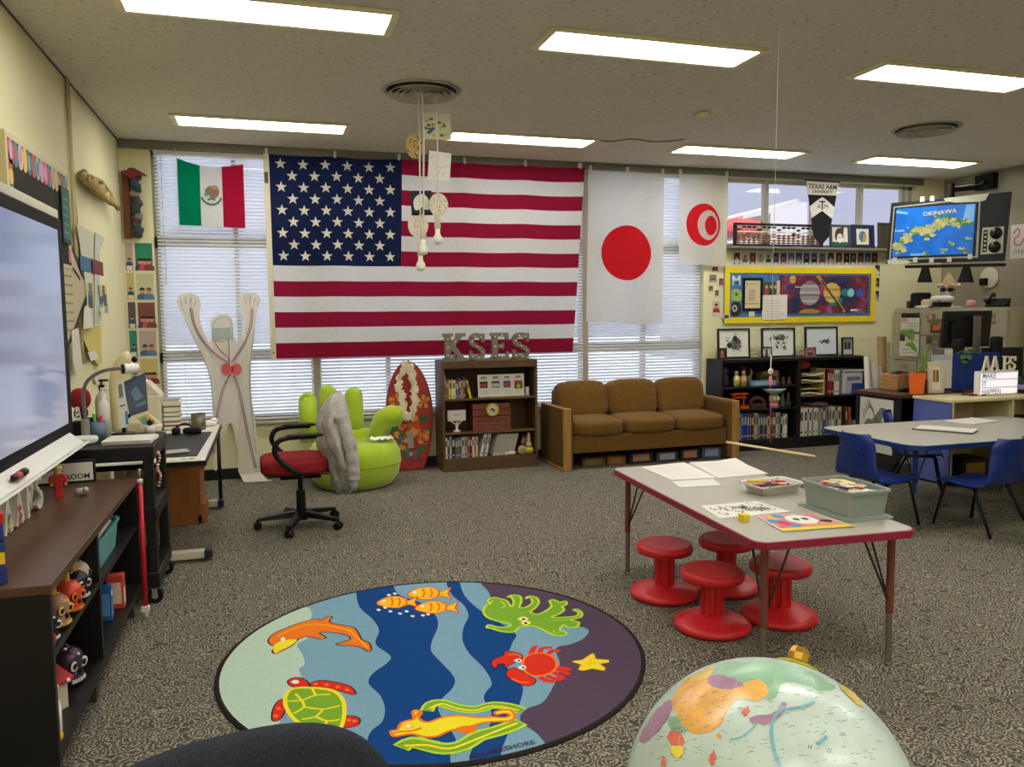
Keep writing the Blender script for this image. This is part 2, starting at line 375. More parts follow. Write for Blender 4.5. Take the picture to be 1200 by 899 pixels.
# venetian blinds, one to each bay
slat_m = mat('white blind slat', (236, 237, 238), .5, thin=.65)
cord_m = mat('blind cord', (225, 222, 215), .7)
bay_names = ['leftmost window bay, behind the paper body', 'second window bay from the left, behind the stars',
             'third window bay, behind the brown bookcase', 'rightmost window bay, behind the sofa']
for i in range(4):
    x0, x1 = BAY[i] + .03, BAY[i + 1] - .03; t = thing('window_blind', 'white venetian blind lowered in the ' + bay_names[i], 'blind', ((x0 + x1) / 2, YB + .025, .54), 0, 'white venetian blinds')
    hw = (x1 - x0) / 2; s_ = MB(); n = 74; pitch = 2.36 / n; a = math.radians(44)
    for k in range(n):
        z = .03 + pitch * (k + .5); c, s0 = .0165 * math.cos(a), .0165 * math.sin(a)
        s_.add([(-hw, -c, z + s0 * -1), (hw, -c, z - s0), (hw, 0, z + .0025), (-hw, 0, z + .0025), (hw, c, z + s0), (-hw, c, z + s0)], [(0, 1, 2, 3), (3, 2, 4, 5)], 0, True)
    s_.build('slats', slat_m, t)
    MB().rng((-hw, -.02, 2.39), (hw, .02, 2.43), bev=.003).build('headrail', mat('blind rail', (216, 214, 208), .5), t)
    MB().rng((-hw, -.012, .0), (hw, .012, .018), bev=.003).build('bottom_rail', mat('blind rail', (216, 214, 208), .5), t)
    for dx in (-hw * .72, 0, hw * .72): MB().cyl((dx, -.017, .01), (dx, -.017, 2.4), .0018, n=5).build('ladder_cord', cord_m, t)
    MB().tube([(-hw + .06, -.024, 2.4), (-hw + .065, -.026, 1.4), (-hw + .06, -.024, 1.25)], .004, 6).build('tilt_wand', mat('clear wand', (190, 192, 196), .3), t)
# what stands outside the windows
MB().rng((-30, YB + .25, -.5), (40, 60, -.4)).struct('ground_outside', mat('pale paving', (190, 200, 212), .9, noise=(.6, .1)))
h = thing('house', 'white gabled house with red tiled roof seen through the upper right window', 'house', (17.5, 26, -.4))
def hq(x, y, d=0): q = at_y(x, y, 26 + d); return (q.x - 17.5, q.y - 26, 0 if y == 300 else q.z + .4)
gb = MB(); A = [hq(903, 300, 0), hq(946, 300, 0), hq(946, 237), hq(934, 237), hq(903, 250)]; B_ = [(x, y + 5, z) for x, y, z in A]
gb.add(A + B_, [(0, 1, 2, 3, 4), (9, 8, 7, 6, 5)] + [(i, 5 + i, 5 + (i + 1) % 5, (i + 1) % 5) for i in range(5)]); gb.build('gable_wall', mat('house gable', (146, 143, 146), .85), h)
gb = MB(); A = [hq(840, 300, .5), hq(903, 300, .5), hq(903, 264, .5), hq(840, 267, .5)]; B_ = [(x, y + 4.5, z) for x, y, z in A]
gb.add(A + B_, [(0, 1, 2, 3), (7, 6, 5, 4)] + [(i, 4 + i, 4 + (i + 1) % 4, (i + 1) % 4) for i in range(4)]); gb.build('side_wall', mat('house wall', (150, 147, 146), .85), h)
rf = MB(); A = [hq(840, 268, .2), hq(906, 266, .2), hq(934, 240, 3), hq(840, 262.5, 3)]; B_ = [(x, y + .3, z - .3) for x, y, z in A]
rf.add(A + B_, [(0, 1, 2, 3), (7, 6, 5, 4)] + [(i, 4 + i, 4 + (i + 1) % 4, (i + 1) % 4) for i in range(4)])
for k in range(14):
    f_ = (k + .5) / 14; p, q = Vector(A[0]).lerp(Vector(A[1]), f_), Vector(A[3]).lerp(Vector(A[2]), f_); rf.cyl(p, q, .11, n=8)
rf.build('tiled_roof', mat('red roof tile', (158, 70, 64), .8), h)
fc = MB(); fc.tube([hq(838, 261, 2.9), hq(934, 236.5, 2.9)], .13, 6).build('fascia', mat('house wall', (150, 147, 146), .85), h)

# ---------------------------------------------------------------- ceiling
diff_m = mat('lit acrylic diffuser', (255, 253, 246), .4, emit=LAMP_STRENGTH)
fix_m = mat('cream lamp trim', (232, 222, 184), .5)
proto = None
def ceiling_light(x, y, label):
    global proto
    if proto: return dup(proto, (x, y, ZC), 0, label)
    t = thing('ceiling_light', label, 'ceiling light', (x, y, ZC), 0, 'long ceiling lights'); f = MB()
    for sx in (-1, 1): f.rng((sx * .66 - .022, -.175, -.02), (sx * .66 + .022, .175, -.001), bev=.004)
    for sy in (-1, 1): f.rng((-.66, sy * .165 - .018, -.02), (.66, sy * .165 + .018, -.001), bev=.004)
    f.build('frame', fix_m, t); MB().rng((-.64, -.15, -.012), (.64, .15, -.002)).build('diffuser', diff_m, t); proto = t
for r, y, row in ((0, 4.345, 'nearer row'), (1, 6.83, 'row along the windows')):
    for i, x in enumerate((.02, 2.19, 4.38, 6.50)):
        if r == 0 and i == 3: continue
        lab = ['leftmost', 'second from the left', 'third from the left', 'rightmost'][i]
        if r == 0: lab = ['leftmost', 'middle', 'rightmost', ''][i]
        ceiling_light(x, y, 'lit long ceiling light, %s of the %s' % (lab, row))
for y in (1.85, -.6, -2.6):
    for x in (.02, 2.19, 4.38): ceiling_light(x, y, 'lit long ceiling light behind the picture edge, out of view')
ring_m = mat('grey vent metal', (186, 180, 168), .5)
def vent(x, y, label):
    t = thing('ceiling_vent', label, 'vent', (x, y, ZC), 0, 'round ceiling vents')
    MB().lathe([(.0001, -.004), (.25, -.004), (.262, -.012), (.275, -.003)], n=48).build('rim', ring_m, t)
    for r in (.075, .12, .165, .21):
        MB().lathe([(r - .012, -.006), (r + .022, -.034), (r + .026, -.032), (r - .006, -.006)], n=48).build('ring', ring_m, t)
    MB().lathe([(.0001, -.04), (.05, -.034), (.055, -.006)], n=32).build('cone', ring_m, t)
    MB().lathe([(.0001, -.0045), (.24, -.0055)], n=40).build('dark_gap', mat('vent shade', (40, 38, 34), .8), t)
vent(1.07, 5.58, 'round grey ceiling vent with paper crafts hanging from it')
vent(5.41, 5.6, 'round grey ceiling vent at the right, nothing hanging from it')
t = thing('smoke_detector', 'small white smoke detector on the ceiling between the lights', 'smoke detector', (3.29, 5.64, ZC))
MB().lathe([(.0001, -.035), (.04, -.034), (.055, -.02), (.06, 0)], n=24).build('body', mat('aged white plastic', (226, 216, 194), .5), t)
MB().ell((.03, 0, -.033), (.005, .005, .003), n=8).build('lens', paint((60, 30, 30)), t)
pts = [at_z(x, y, ZC - .004) for x, y in ((695, 163), (715, 166), (740, 163), (765, 166), (790, 165), (802, 163))]
MB().tube(smooth_pts([tuple(p) for p in pts], 4, False), .004, 5).solo('wire', mat('dark wire', (70, 60, 50), .6), 'thin dark wire running along the ceiling between two lights', 'wire')
# ================================================================ large furniture
def bookcase(name, label, x0, x1, y0, y1, h, shelves, m, st=.02, plinth=.1, rail=.0, cat='bookcase', group=None):
    t = thing(name, label, cat, ((x0 + x1) / 2, (y0 + y1) / 2, 0), 0, group); w, d = (x1 - x0) / 2, (y1 - y0) / 2
    for s in (-1, 1): MB().rng((s * w, -d, 0), (s * (w - st), d, h), bev=.003).build('side_panel', m, t)
    MB().rng((-w + st, -d, h - .022), (w - st, d, h), bev=.003).build('top_panel', m, t)
    if rail: MB().rng((-w + st, -d, h - rail), (w - st, -d + .018, h - .023), bev=.002).build('top_rail', m, t)
    for z in shelves: MB().rng((-w + st, -d + .005, z - .02), (w - st, d - .008, z - .001), bev=.003).build('shelf', m, t)
    MB().rng((-w + st, d - .008, .02), (w - st, d, h - .022)).build('back_panel', m, t)
    MB().rng((-w + st, -d + .004, 0), (w - st, -d + .022, plinth), bev=.002).build('plinth', m, t)
    return t
walnut = mat('brown walnut veneer', (84, 60, 34), .5, noise=(5, .22, (1, 1, .08)))
black_w = mat('espresso veneer', (25, 19, 18), .5, noise=(6, .15, (.1, 1, 1)))
bookcase('bookcase', 'brown wooden bookcase under the four metal letters', 1.555, 2.505, 7.355, 7.685, 1.06, [.125, .375, .70], walnut, .025, .105, .07)
bookcase('bookcase', 'black bookcase beside the sofa, left of the black pair', 4.585, 5.553, 7.40, 7.72, .995, [.12, .455, .70], black_w, .02, .10, .03, group='black bookcases')
bookcase('bookcase', 'black bookcase with binders, right of the black pair', 5.557, 6.45, 7.40, 7.72, .995, [.12, .565], black_w, .02, .10, .03, group='black bookcases')

# ---- sofa
tweed = mat('brown tweed', (112, 80, 34), .95, noise=(90, .25), bump=(220, .5), sheen=.1, spec=.1)
tweed_side = mat('olive brown tweed', (100, 74, 40), .95, noise=(90, .22), bump=(220, .4), spec=.1)
oak = mat('honey oak', (162, 120, 60), .5, noise=(4, .15, (6, 6, .6)))
t = thing('sofa', 'brown tweed three-seat sofa with wooden arm fronts under the window', 'sofa', (3.603, 7.345, 0), .012)
for s in (-1, 1):
    a = MB().rng((s * 9.55e-1, -.30, .012), (s * .85, .345, .59), bev=.02, seg=3).build('arm', tweed_side, t)
    f = MB(); f.rng((s * .96, -.335, 0), (s * .883, -.29, .605), bev=.014, seg=3); f.rng((s * .961, -.31, .585), (s * .92, .3, .603), bev=.008)
    f.rng((s * .961, -.31, 0), (s * .92, .345, .03), bev=.004); f.build('arm_trim', oak, a)
for k in (-1, 0, 1):
    MB().soft((k * .563, -.02, .395), (.568, .58, .17), 4.5, 12, rot=(.03, 0, 0)).build('seat_cushion', tweed, t)
    MB().soft((k * .563, .22, .615), (.568, .2, .40), 4.2, 12, rot=(-.18, 0, 0)).build('back_cushion', tweed, t)
MB().rng((-.845, -.27, .155), (.845, -.23, .325), bev=.012).build('front_rail', tweed, t)
MB().rng((-.845, -.23, .24), (.845, .30, .30)).build('seat_deck', tweed_side, t)
MB().rng((-.845, .27, .15), (.845, .32, .72), bev=.015).build('back_panel', tweed_side, t)

# ---- green hand chair
lime = mat('lime green plush', (166, 190, 44), .85, noise=(3, .07), bump=(300, .2), sheen=.35, spec=.15)
t = thing('hand_chair', 'lime green chair shaped like an open hand, behind the office chair', 'chair', (.70, 7.10, 0))
MB().lathe([(.0001, 0), (.29, 0), (.33, .02), (.385, .10), (.41, .21), (.40, .31), (.355, .385), (.27, .405), (.15, .385), (.0001, .375)], n=56, sy=.95).build('seat', lime, t)
MB().lathe([(.413, .205), (.415, .21), (.413, .215)], n=56, sy=.95).build('seam', mat('dark lime seam', (140, 164, 28), .8), t)
MB().soft((-.03, .27, .36), (.64, .2, .22), 3.2, 12, rot=(-.1, 0, 0)).build('backrest', lime, t)
for x, top in ((at_y(361, 480, 7.42).x, .80), (at_y(385, 480, 7.42).x, .865), (at_y(415, 480, 7.42).x, .835)):
    lx = x - .70; r = .083
    pts = [(lx, .27, .36), (lx, .305, .58), (lx, .33, .72)]
    m = MB(); m.tube(pts + [(lx, .335, top - r * .9 + r * math.sin(a)) for a in (0, .5, .9, 1.2, 1.45)],
                     [r * .96, r, r] + [max(.004, r * math.cos(a)) for a in (0, .5, .9, 1.2, 1.45)], 16)
    m.build('finger', lime, t)
th = [(.20, .12, .36), (.235, .06, .47), (.26, .01, .555), (.315, -.03, .60), (.37, -.06, .60), (.405, -.075, .59), (.425, -.083, .585)]
MB().tube(smooth_pts(th, 4, False), [.085 + .012 * math.sin(i / 24 * PI) if i < 17 else (.09, .088, .083, .074, .062, .048, .03, .008)[i - 17] for i in range(25)], 16).build('thumb', lime, t)
n = MB(); n.surf(lambda u, v: (.82 + u * .20, 6.86 + v * .16 + .03 * u, .418 + .006 * math.sin(u * 9) * math.sin(v * 7) + .008 * math.sin(u * 23 + v * 11) + .01), 14, 10)
n.solo('napkin', mat('white tissue', (240, 236, 228), .9), 'crumpled white tissue lying on the seat of the green hand chair', 'tissue', solid=.002)

# ---- office chair with hoodie
maroon = mat('maroon seat fabric', (140, 34, 38), .9, noise=(120, .1), bump=(250, .2), spec=.15)
blk = mat('black plastic', (14, 14, 15), .4, spec=.3)
blk2 = mat('matt black plastic', (18, 18, 19), .65, spec=.25)
OC = (.185, 5.79, 0); ORZ = 1.60
t = thing('office_chair', 'maroon office chair on black wheels with a hoodie on its back', 'office chair', OC, ORZ)
base = MB()
base.cyl((0, 0, .055), (0, 0, .13), .045, .038, 20)
for k in range(5):
    a = k * 2 * PI / 5 + .28; u = Vector((math.cos(a), math.sin(a), 0)); n = Vector((-u.y, u.x, 0))
    p, q = u * .03 + Vector((0, 0, .11)), u * .30 + Vector((0, 0, .075))
    base.add([p - n * .032 - Vector((0, 0, .03)), p + n * .032 - Vector((0, 0, .03)), p + n * .026 + Vector((0, 0, .012)), p - n * .026 + Vector((0, 0, .012)),
              q - n * .02 - Vector((0, 0, .012)), q + n * .02 - Vector((0, 0, .012)), q + n * .016 + Vector((0, 0, .008)), q - n * .016 + Vector((0, 0, .008))],
             [(0, 3, 2, 1), (4, 5, 6, 7), (0, 1, 5, 4), (1, 2, 6, 5), (2, 3, 7, 6), (3, 0, 4, 7)])
base.build('star_base', blk, t)
for k in range(5):
    a = k * 2 * PI / 5 + .28; c = Vector((math.cos(a), math.sin(a), 0)) * .30; n = Vector((-c.y, c.x, 0)).normalized()
    m = MB(); m.cyl(c + Vector((0, 0, .05)), c + Vector((0, 0, .075)), .01)
    for s in (-1, 1): m.cyl(c + n * s * .008 + Vector((0, 0, .03)), c + n * s * .026 + Vector((0, 0, .03)), .030, .026, 18)
    m.build('caster', blk, t)
MB().cyl((0, 0, .12), (0, 0, .27), .034, .032, 20).cyl((0, 0, .27), (0, 0, .37), .018, n=16).build('gas_column', blk, t)
MB().box((0, 0, .385), (.2, .28, .045), bev=.012).box((0, -.2, .40), (.07, .22, .022), bev=.008).cyl((.1, .06, .37), (.22, .10, .36), .007, n=8).build('mechanism', blk2, t)
MB().soft((0, .04, .465), (.48, .46, .12), 4.6, 12).build('seat', maroon, t)
MB().box((0, .02, .415), (.42, .42, .022), bev=.01).build('seat_pan', blk, t)
MB().soft((0, -.235, .71), (.36, .06, .32), 2.8, 12, rot=(.06, 0, 0)).build('backrest', maroon, t)
MB().tube(smooth_pts([(0, -.12, .40), (0, -.24, .42), (0, -.30, .52), (0, -.285, .70)], 5, False), .024, 10).build('back_support', blk, t)
for s in (-1, 1):
    m = MB(); x = s * .275
    m.tube(smooth_pts([(x * .72, .0, .412), (x * .98, .02, .43), (x, .11, .50), (x, .175, .585), (x, .155, .66), (x, .07, .685), (x, -.10, .685)], 5, False), .018, 10)
    m.soft((x, -.02, .695), (.05, .25, .03), 3, 6); m.build('armrest', blk, t)
grey = mat('heather grey sweatshirt', (176, 171, 164), .95, noise=(40, .12), bump=(60, .4), spec=.1)
HK = []
for yp, xl, xr, ry_ in ((577, 394, 412, .09), (570, 391, 416, .14), (558, 388, 420, .18), (540, 382, 418.5, .225), (520, 373, 415.5, .245), (496, 372, 410.5, .24), (482, 376, 408, .21), (472, 381, 405.5, .15), (464, 386, 402.5, .09), (459.5, 391, 399, .03)):
    q0, q1 = at_y(xl, yp, 5.77), at_y(xr, yp, 5.77); HK.append((q0.z, (q0.x + q1.x) / 2, (q1.x - q0.x) / 2, ry_))
HZ0, HZ1 = HK[0][0], HK[-1][0]
def hoodie_ring(z):
    for a, b in zip(HK, HK[1:]):
        if z <= b[0]:
            k = (z - a[0]) / (b[0] - a[0]); k = k * k * (3 - 2 * k) * .5 + k * .5; return [a[i] + (b[i] - a[i]) * k for i in range(4)]
    return HK[-1]
def hood(u, v):
    z = HZ0 + (HZ1 - HZ0) * v; _, cx, rx, ry = hoodie_ring(z); a = u * 2 * PI
    wr = 1 + .08 * math.sin(a * 5 + z * 7) + .05 * math.sin(a * 9 - z * 17 + 1) + .03 * math.sin(a * 14 + z * 30)
    return (cx + rx * wr * math.cos(a), OC[1] - .02 + ry * wr * math.sin(a), z + .012 * math.sin(a * 3 + 1) * (1 - v))
t = thing('hoodie', 'grey hooded sweatshirt draped over the back of the office chair', 'hoodie', (.43, 5.77, .22))
MB().surf(hood, 56, 40).build('body', grey, t, w=True)
sl = [(.455, 5.56, .82), (.49, 5.54, .70), (.52, 5.54, .57), (.535, 5.55, .45), (.535, 5.56, .36)]
MB().tube(smooth_pts(sl, 5, False), [.044 + .006 * math.sin(i * 1.7) for i in range(20)] + [.038], 12).build('sleeve', grey, t, w=True)
MB().tube([(.535, 5.56, .37), (.535, 5.562, .33), (.533, 5.563, .29)], [.037, .033, .031], 12).build('cuff', mat('ribbed grey cuff', (160, 156, 150), .95, noise=(200, .2)), t, w=True)
MB().surf(lambda u, v: (.375 + .06 * v + .10 * math.sin(PI * u) * (1 - v) * .6, 5.66 + .2 * u, .80 + .15 * v * math.sin(PI * (u * .8 + .1)) + .01), 18, 10).build('hood', grey, t, w=True, solid=.012)

# ---- red-edged work table
lam = mat('grey table laminate', (168, 164, 150), .4, noise=(60, .04))
maroon_e = mat('maroon edge band', (140, 30, 58), .45)
blue_e = mat('blue edge band', (22, 50, 112), .45)
chrome = mat('dull chrome', (128, 120, 108), .4, .6)
def round_rect(x0, y0, x1, y1, r, n=8):
    return arc(x1 - r, y1 - r, r, 0, 90, n) + arc(x0 + r, y1 - r, r, 90, 180, n) + arc(x0 + r, y0 + r, r, 180, 270, n) + arc(x1 - r, y0 + r, r, 270, 360, n)
def table(t, hx, hy, h, edge, upper, r=.06, ins=.075):
    MB().prism(round_rect(-hx + .004, -hy + .004, hx - .004, hy - .004, r), h - .022, h).build('tabletop', lam, t)
    e = MB(); o = round_rect(-hx, -hy, hx, hy, r); n = len(o)
    o2 = round_rect(-hx + .006, -hy + .006, hx - .006, hy - .006, r)
    V = [(p[0], p[1], z) for z in (h - .032, h - .002) for p in o] + [(p[0], p[1], z) for z in (h - .034, h + .0006) for p in o2]
    for i in range(n):
        j = (i + 1) % n
        e.add([V[i], V[j], V[n + j], V[n + i]], [(0, 1, 2, 3)]); e.add([V[n + i], V[n + j], V[3 * n + j], V[3 * n + i]], [(0, 1, 2, 3)])
        e.add([V[2 * n + i], V[2 * n + j], V[j], V[i]], [(0, 1, 2, 3)])
    e.build('edge_band', edge, t)
    for sx in (-1, 1):
        for sy in (-1, 1):
            x, y = sx * (hx - ins), sy * (hy - ins)
            lg = MB().cyl((x, y, .23), (x, y, h - .03), .0165, n=14).build('leg', upper, t)
            MB().cyl((x, y, .012), (x, y, .25), .0135, n=14).build('lower_leg', chrome, lg)
            MB().lathe([(.0001, 0), (.015, 0), (.016, .008), (.012, .018)], (x, y, 0), n=14).build('glide', chrome, lg)
            br = MB(); br.cyl((x, y, .26), (x - sx * .015, y - sy * .13, h - .035), .005, n=8); br.cyl((x, y, .26), (x - sx * .13, y - sy * .015, h - .035), .005, n=8)
            br.build('brace', mat('dark steel rod', (50, 44, 44), .4, .5), lg)
rust = mat('red brown table leg', (110, 58, 44), .45)
TC, TRZ = Vector((2.215, 3.405, 0)), -.0565
t = thing('work_table', 'low grey work table with maroon edge above the red stools', 'table', TC, TRZ); table(t, .372, .80, .60, maroon_e, rust)
t = thing('work_table', 'grey work table with blue edge and blue chairs around it', 'table', (5.02, 4.71, 0)); table(t, .95, .50, .60, blue_e, mat('blue table leg', (24, 54, 124), .4), .13, .20)

# ---- wobble stools
red = mat('red stool plastic', (204, 32, 36), .4, noise=(30, .03), spec=.5)
def stool():
    t = thing('wobble_stool', '', 'stool', (0, 0, 0), 0, 'red wobble stools')
    MB().lathe([(.0001, 0), (.165, 0), (.178, .008), (.182, .02), (.178, .032), (.155, .045), (.105, .058), (.062, .068), (.0001, .07)], n=48).build('base', red, t)
    st = MB(); st.lathe([(.046, .06), (.043, .1), (.041, .17), (.044, .24)], n=24)
    for k in range(6):
        a = k * PI / 3 + .2; st.soft((.043 * math.cos(a), .043 * math.sin(a), .15), (.024, .024, .20), 5, 4, rot=(0, 0, a))
    st.build('stem', red, t)
    MB().lathe([(.0001, .232), (.12, .232), (.142, .24), (.149, .256), (.147, .274), (.136, .286), (.125, .284), (.0001, .287)], n=48).build('seat', red, t)
    return t
st0 = stool()
for i, (p, lab) in enumerate((((1.97, 3.715, 0), 'red wobble stool at the far left, out from under the table edge'), ((2.335, 3.70, 0), 'red wobble stool furthest back, behind the nearest stool'),
                              ((1.98, 3.255, 0), 'red wobble stool nearest to the rug, front left of the four'), ((2.352, 3.25, 0), 'red wobble stool at the front right, behind the near table leg'))):
    if i: dup(st0, p, .7 * i, lab)
    else: st0.location = p; st0['label'] = lab

# ---- blue school chairs
bl = mat('blue chair plastic', (14, 42, 116), .35, noise=(8, .05), spec=.5)
prof = smooth_pts([(.195, .325), (.18, .352), (.10, .352), (0, .343), (-.10, .345), (-.165, .365), (-.20, .43), (-.225, .52), (-.245, .62), (-.255, .672)], 4, False)
def shell(u, v):
    k = u * (len(prof) - 1); i = min(int(k), len(prof) - 2); f = k - i
    y = prof[i][0] + (prof[i + 1][0] - prof[i][0]) * f; z = prof[i][1] + (prof[i + 1][1] - prof[i][1]) * f
    q = 2 * v - 1; back = max(0, min(1, (z - .37) / .2)); seat = 1 - back
    hw = .195 - .035 * back
    if z > .585: hw *= 1 - .25 * ((z - .585) / .087) ** 2
    if y > .14: hw *= 1 - .10 * ((y - .14) / .055) ** 2
    lip = abs(q) ** 5
    return (q * hw, y + back * (.045 * q * q + .02 * lip), z + seat * (.012 * q * q - .012 * lip))
def school_chair():
    t = thing('school_chair', '', 'chair', (0, 0, 0), 0, 'blue school chairs')
    MB().surf(shell, 36, 18).build('seat_shell', bl, t, solid=.008)
    r = MB(); r.stroke([(-.10, .0), (-.08, .02), (.08, .02), (.10, .0)], .012, 0, .006, M=frame((0, -.247, .55), (-1, 0, 0), (0, .09, 1)))
    r.build('back_rib', bl, t)
    for s in (-1, 1):
        MB().tube([(s * .15, .12, .335), (s * .16, .14, .325), (s * .195, .20, .02)], .0105, 10).cyl((s * .1965, .2023, .002), (s * .195, .199, .03), .013, n=10, mi=1).build('leg', [blk2, chrome], t)
        MB().tube([(s * .15, -.05, .335), (s * .16, -.07, .325), (s * .20, -.23, .02)], .0105, 10).cyl((s * .202, -.238, .002), (s * .2, -.226, .03), .013, n=10, mi=1).build('leg', [blk2, chrome], t)
        MB().tube([(s * .15, .13, .333), (s * .15, -.08, .333)], .0105, 10).build('seat_rail', blk2, t)
    MB().tube([(-.15, -.05, .33), (.15, -.05, .33)], .009, 8).tube([(-.15, .11, .33), (.15, .11, .33)], .009, 8).build('cross_bar', blk2, t)
    return t
ch0 = school_chair()
for i, (p, rz, lab) in enumerate((((4.02, 4.50, 0), -1.5, 'blue school chair at the left end of the blue-edged table'), ((4.56, 4.14, 0), .12, 'blue school chair on the near side of the blue table, seen from behind'),
                                  ((5.05, 5.22, 0), -2.3, 'blue school chair behind the blue table, turned towards the camera'), ((5.42, 4.16, 0), .1, 'blue school chair cut off by the right picture edge'))):
    if i: dup(ch0, p, rz, lab)
    else: ch0.location = p; ch0.rotation_euler.z = rz; ch0['label'] = lab
# ================================================================ flags and what hangs on the window wall
def fabric(name, rgb, thin=.55): return mat(name, rgb, .9, noise=(35, .03), spec=.1, thin=thin)
fl_red = fabric('red flag cloth', (150, 26, 54)); fl_white = fabric('white flag cloth', (226, 222, 214)); fl_blue = fabric('navy flag cloth', (30, 38, 70))
fl_sleeve = fabric('canvas flag sleeve', (212, 202, 172), .2); star_m = fabric('star cloth', (216, 210, 192), .2)
fl_green = fabric('green flag cloth', (0, 128, 84)); fl_crim = fabric('crimson flag cloth', (176, 24, 54)); sun_m = fabric('sun red cloth', (206, 30, 40), .3)
clip_m = mat('clear clip plastic', (222, 218, 206), .35)
def sheet(corners, waves, sag=0.):
    tl, tr, bl, br = corners
    def P(u, v, off=0.):
        p = (tl * (1 - u) + tr * u) * (1 - v) + (bl * (1 - u) + br * u) * v
        y = 0
        for a, fu, fv, ph in waves: y += a * math.sin(u * fu + v * fv + ph)
        return Vector((p.x, p.y + y - off, p.z - sag * abs(math.sin(u * PI * 5)) * (1 - v)))
    return P
def corners(Y, *px): return [at_y(x, y, Y) for x, y in px]
def clip(p, parent): MB().rng((p.x - .012, p.y - .012, p.z - .01), (p.x + .012, YB - .032, p.z + .05), bev=.004).build('clip', clip_m, parent, w=True)
# big flag
P = sheet(corners(7.665, (308, 179.5), (684.5, 197), (317.5, 420.5), (672, 412.5)), [(.010, 11, 3, 0), (.006, 23, -4, 1), (.006, 3, 9, 2)], .010)
t = thing('flag', 'huge star-spangled flag with thirteen stripes hung across the window', 'flag', (1.57, 7.665, 1.1))
def stripe(i, j):
    if i < 1: return 3
    if i < 25 and j < 14: return 2
    return (j // 2) % 2
MB().surf(lambda u, v: P(u if u < .02 else u, v), 62, 26, stripe).build('cloth', [fl_red, fl_white, fl_blue, fl_sleeve], t, w=True)
st = MB()
for r in range(9):
    n = 6 if r % 2 == 0 else 5
    for c in range(n):
        u = .016 + .384 * ((c + .5) / 6 + (0 if n == 6 else .5 / 6)) ; v = (7 / 13) * (r + .75) / 9.6
        q = P(u, v, .006)
        st.poly([(q.x + .053 * (1 if k % 2 == 0 else .40) * math.sin(k * PI / 5), q.y, q.z + .053 * (1 if k % 2 == 0 else .40) * math.cos(k * PI / 5)) for k in range(10)])
st.build('stars', star_m, t, w=True)
g = MB()
for v in (.02, .97): q = P(.008, v, .006); g.cyl(q, q + Vector((0, -.004, 0)), .012, n=12)
g.build('grommet', mat('brass', (190, 150, 80), .35, .8), t, w=True)
tg = MB(); q = P(.007, .115, .006); tg.rng(q + Vector((-.016, 0, -.05)), q + Vector((.016, .002, .05))); tg.build('maker_tag', mat('brown tag', (82, 66, 50), .8), t, w=True)
for u in (.01, .205, .395, .60, .80, .985): clip(P(u, 0), t)
# green white red flag
P = sheet(corners(7.68, (207, 185), (285, 192.5), (210, 263.5), (287.5, 267.5)), [(.012, 7, 2, 0), (.008, 5, -6, 1)])
t = thing('flag', 'small green white and red flag with an eagle emblem on the blinds', 'flag', (-.47, 7.68, 2.28))
MB().surf(lambda u, v: P(u, v) - Vector((0, 0, .05 * math.sin(PI * u) * (1 - v))), 30, 20, lambda i, j: (0, 1, 2)[min(2, i // 10)]).build('cloth', [fl_green, fl_white, fl_crim], t, w=True)
em = MB(wall_frame(*(P(.5, .52, .016))))
em.stroke(arc(0, .0, .085, 195, 345, 14), .018, 0, mi=0); em.flat(smooth_pts([(-.055, .03), (-.02, .075), (.03, .07), (.065, .045), (.06, .0), (.03, -.03), (-.005, -.02), (-.03, .005)], 3), .001, 1)
em.flat(smooth_pts([(.0, .07), (.035, .085), (.06, .06), (.02, .045)], 3), .002, 2); em.stroke([(-.03, -.045), (0, -.03), (.03, -.045)], .02, .001, mi=0)
em.flat([(-.06, .01), (-.03, .03), (-.02, .0), (-.05, -.02)], .002, 3)
em.build('emblem', [paint((70, 110, 84)), paint((128, 92, 72)), paint((160, 120, 84)), paint((90, 130, 130))], t, w=True)
for u in (.0, 1.0):
    q = P(u, 0); MB().tube([q, (q.x - .01, YB - .035, 2.985)], .003, 5).build('string', clip_m, t, w=True)
# red sun flag
P = sheet(corners(7.685, (690.5, 199.5), (778.5, 203.5), (687.5, 377.5), (775.5, 379.5)), [(.012, 9, 1, 0), (.006, 16, 2, 1)])
t = thing('flag', 'tall white flag with one solid red disc hung beside the big flag', 'flag', (3.6, 7.68, 1.4))
MB().surf(P, 24, 24).build('cloth', fl_white, t, w=True)
d = MB()
cu, cv, ru, rv = .51, .533, .335, .182
def uvdisc(mb, P, cu, cv, ru, rv, off, mi=0, n=40):
    for k in range(6):
        a0, a1 = k / 6, (k + 1) / 6
        for i in range(n):
            t0, t1 = 2 * PI * i / n, 2 * PI * (i + 1) / n
            mb.poly([P(cu + ru * a * math.cos(t_), cv + rv * a * math.sin(t_), off) for a, t_ in ((a0, t0), (a1, t0), (a1, t1), (a0, t1))][(1 if k == 0 else 0):], mi)
    return mb
uvdisc(d, P, cu, cv, ru, rv, .002).build('sun_disc', sun_m, t, w=True)
for u in (.02, .5, .98): clip(P(u, 0), t)
# red ring flag
P = sheet(corners(7.685, (796.5, 203.5), (853.5, 206), (795.5, 309), (850.5, 312)), [(.008, 8, 2, 0), (.005, 15, 3, 1)])
t = thing('flag', 'smaller white flag with red rings round a red spot beside the abacus', 'flag', (4.5, 7.68, 2.0))
MB().surf(P, 20, 20).build('cloth', fl_white, t, w=True)
d = MB(); uvdisc(d, P, .505, .552, .36, .234, .002, 0); uvdisc(d, P, .60, .555, .225, .165, .0035, 1); uvdisc(d, P, .655, .558, .137, .108, .005, 0)
d.build('rings', [sun_m, fl_white], t, w=True)
for u in (.02, .98): clip(P(u, 0), t)

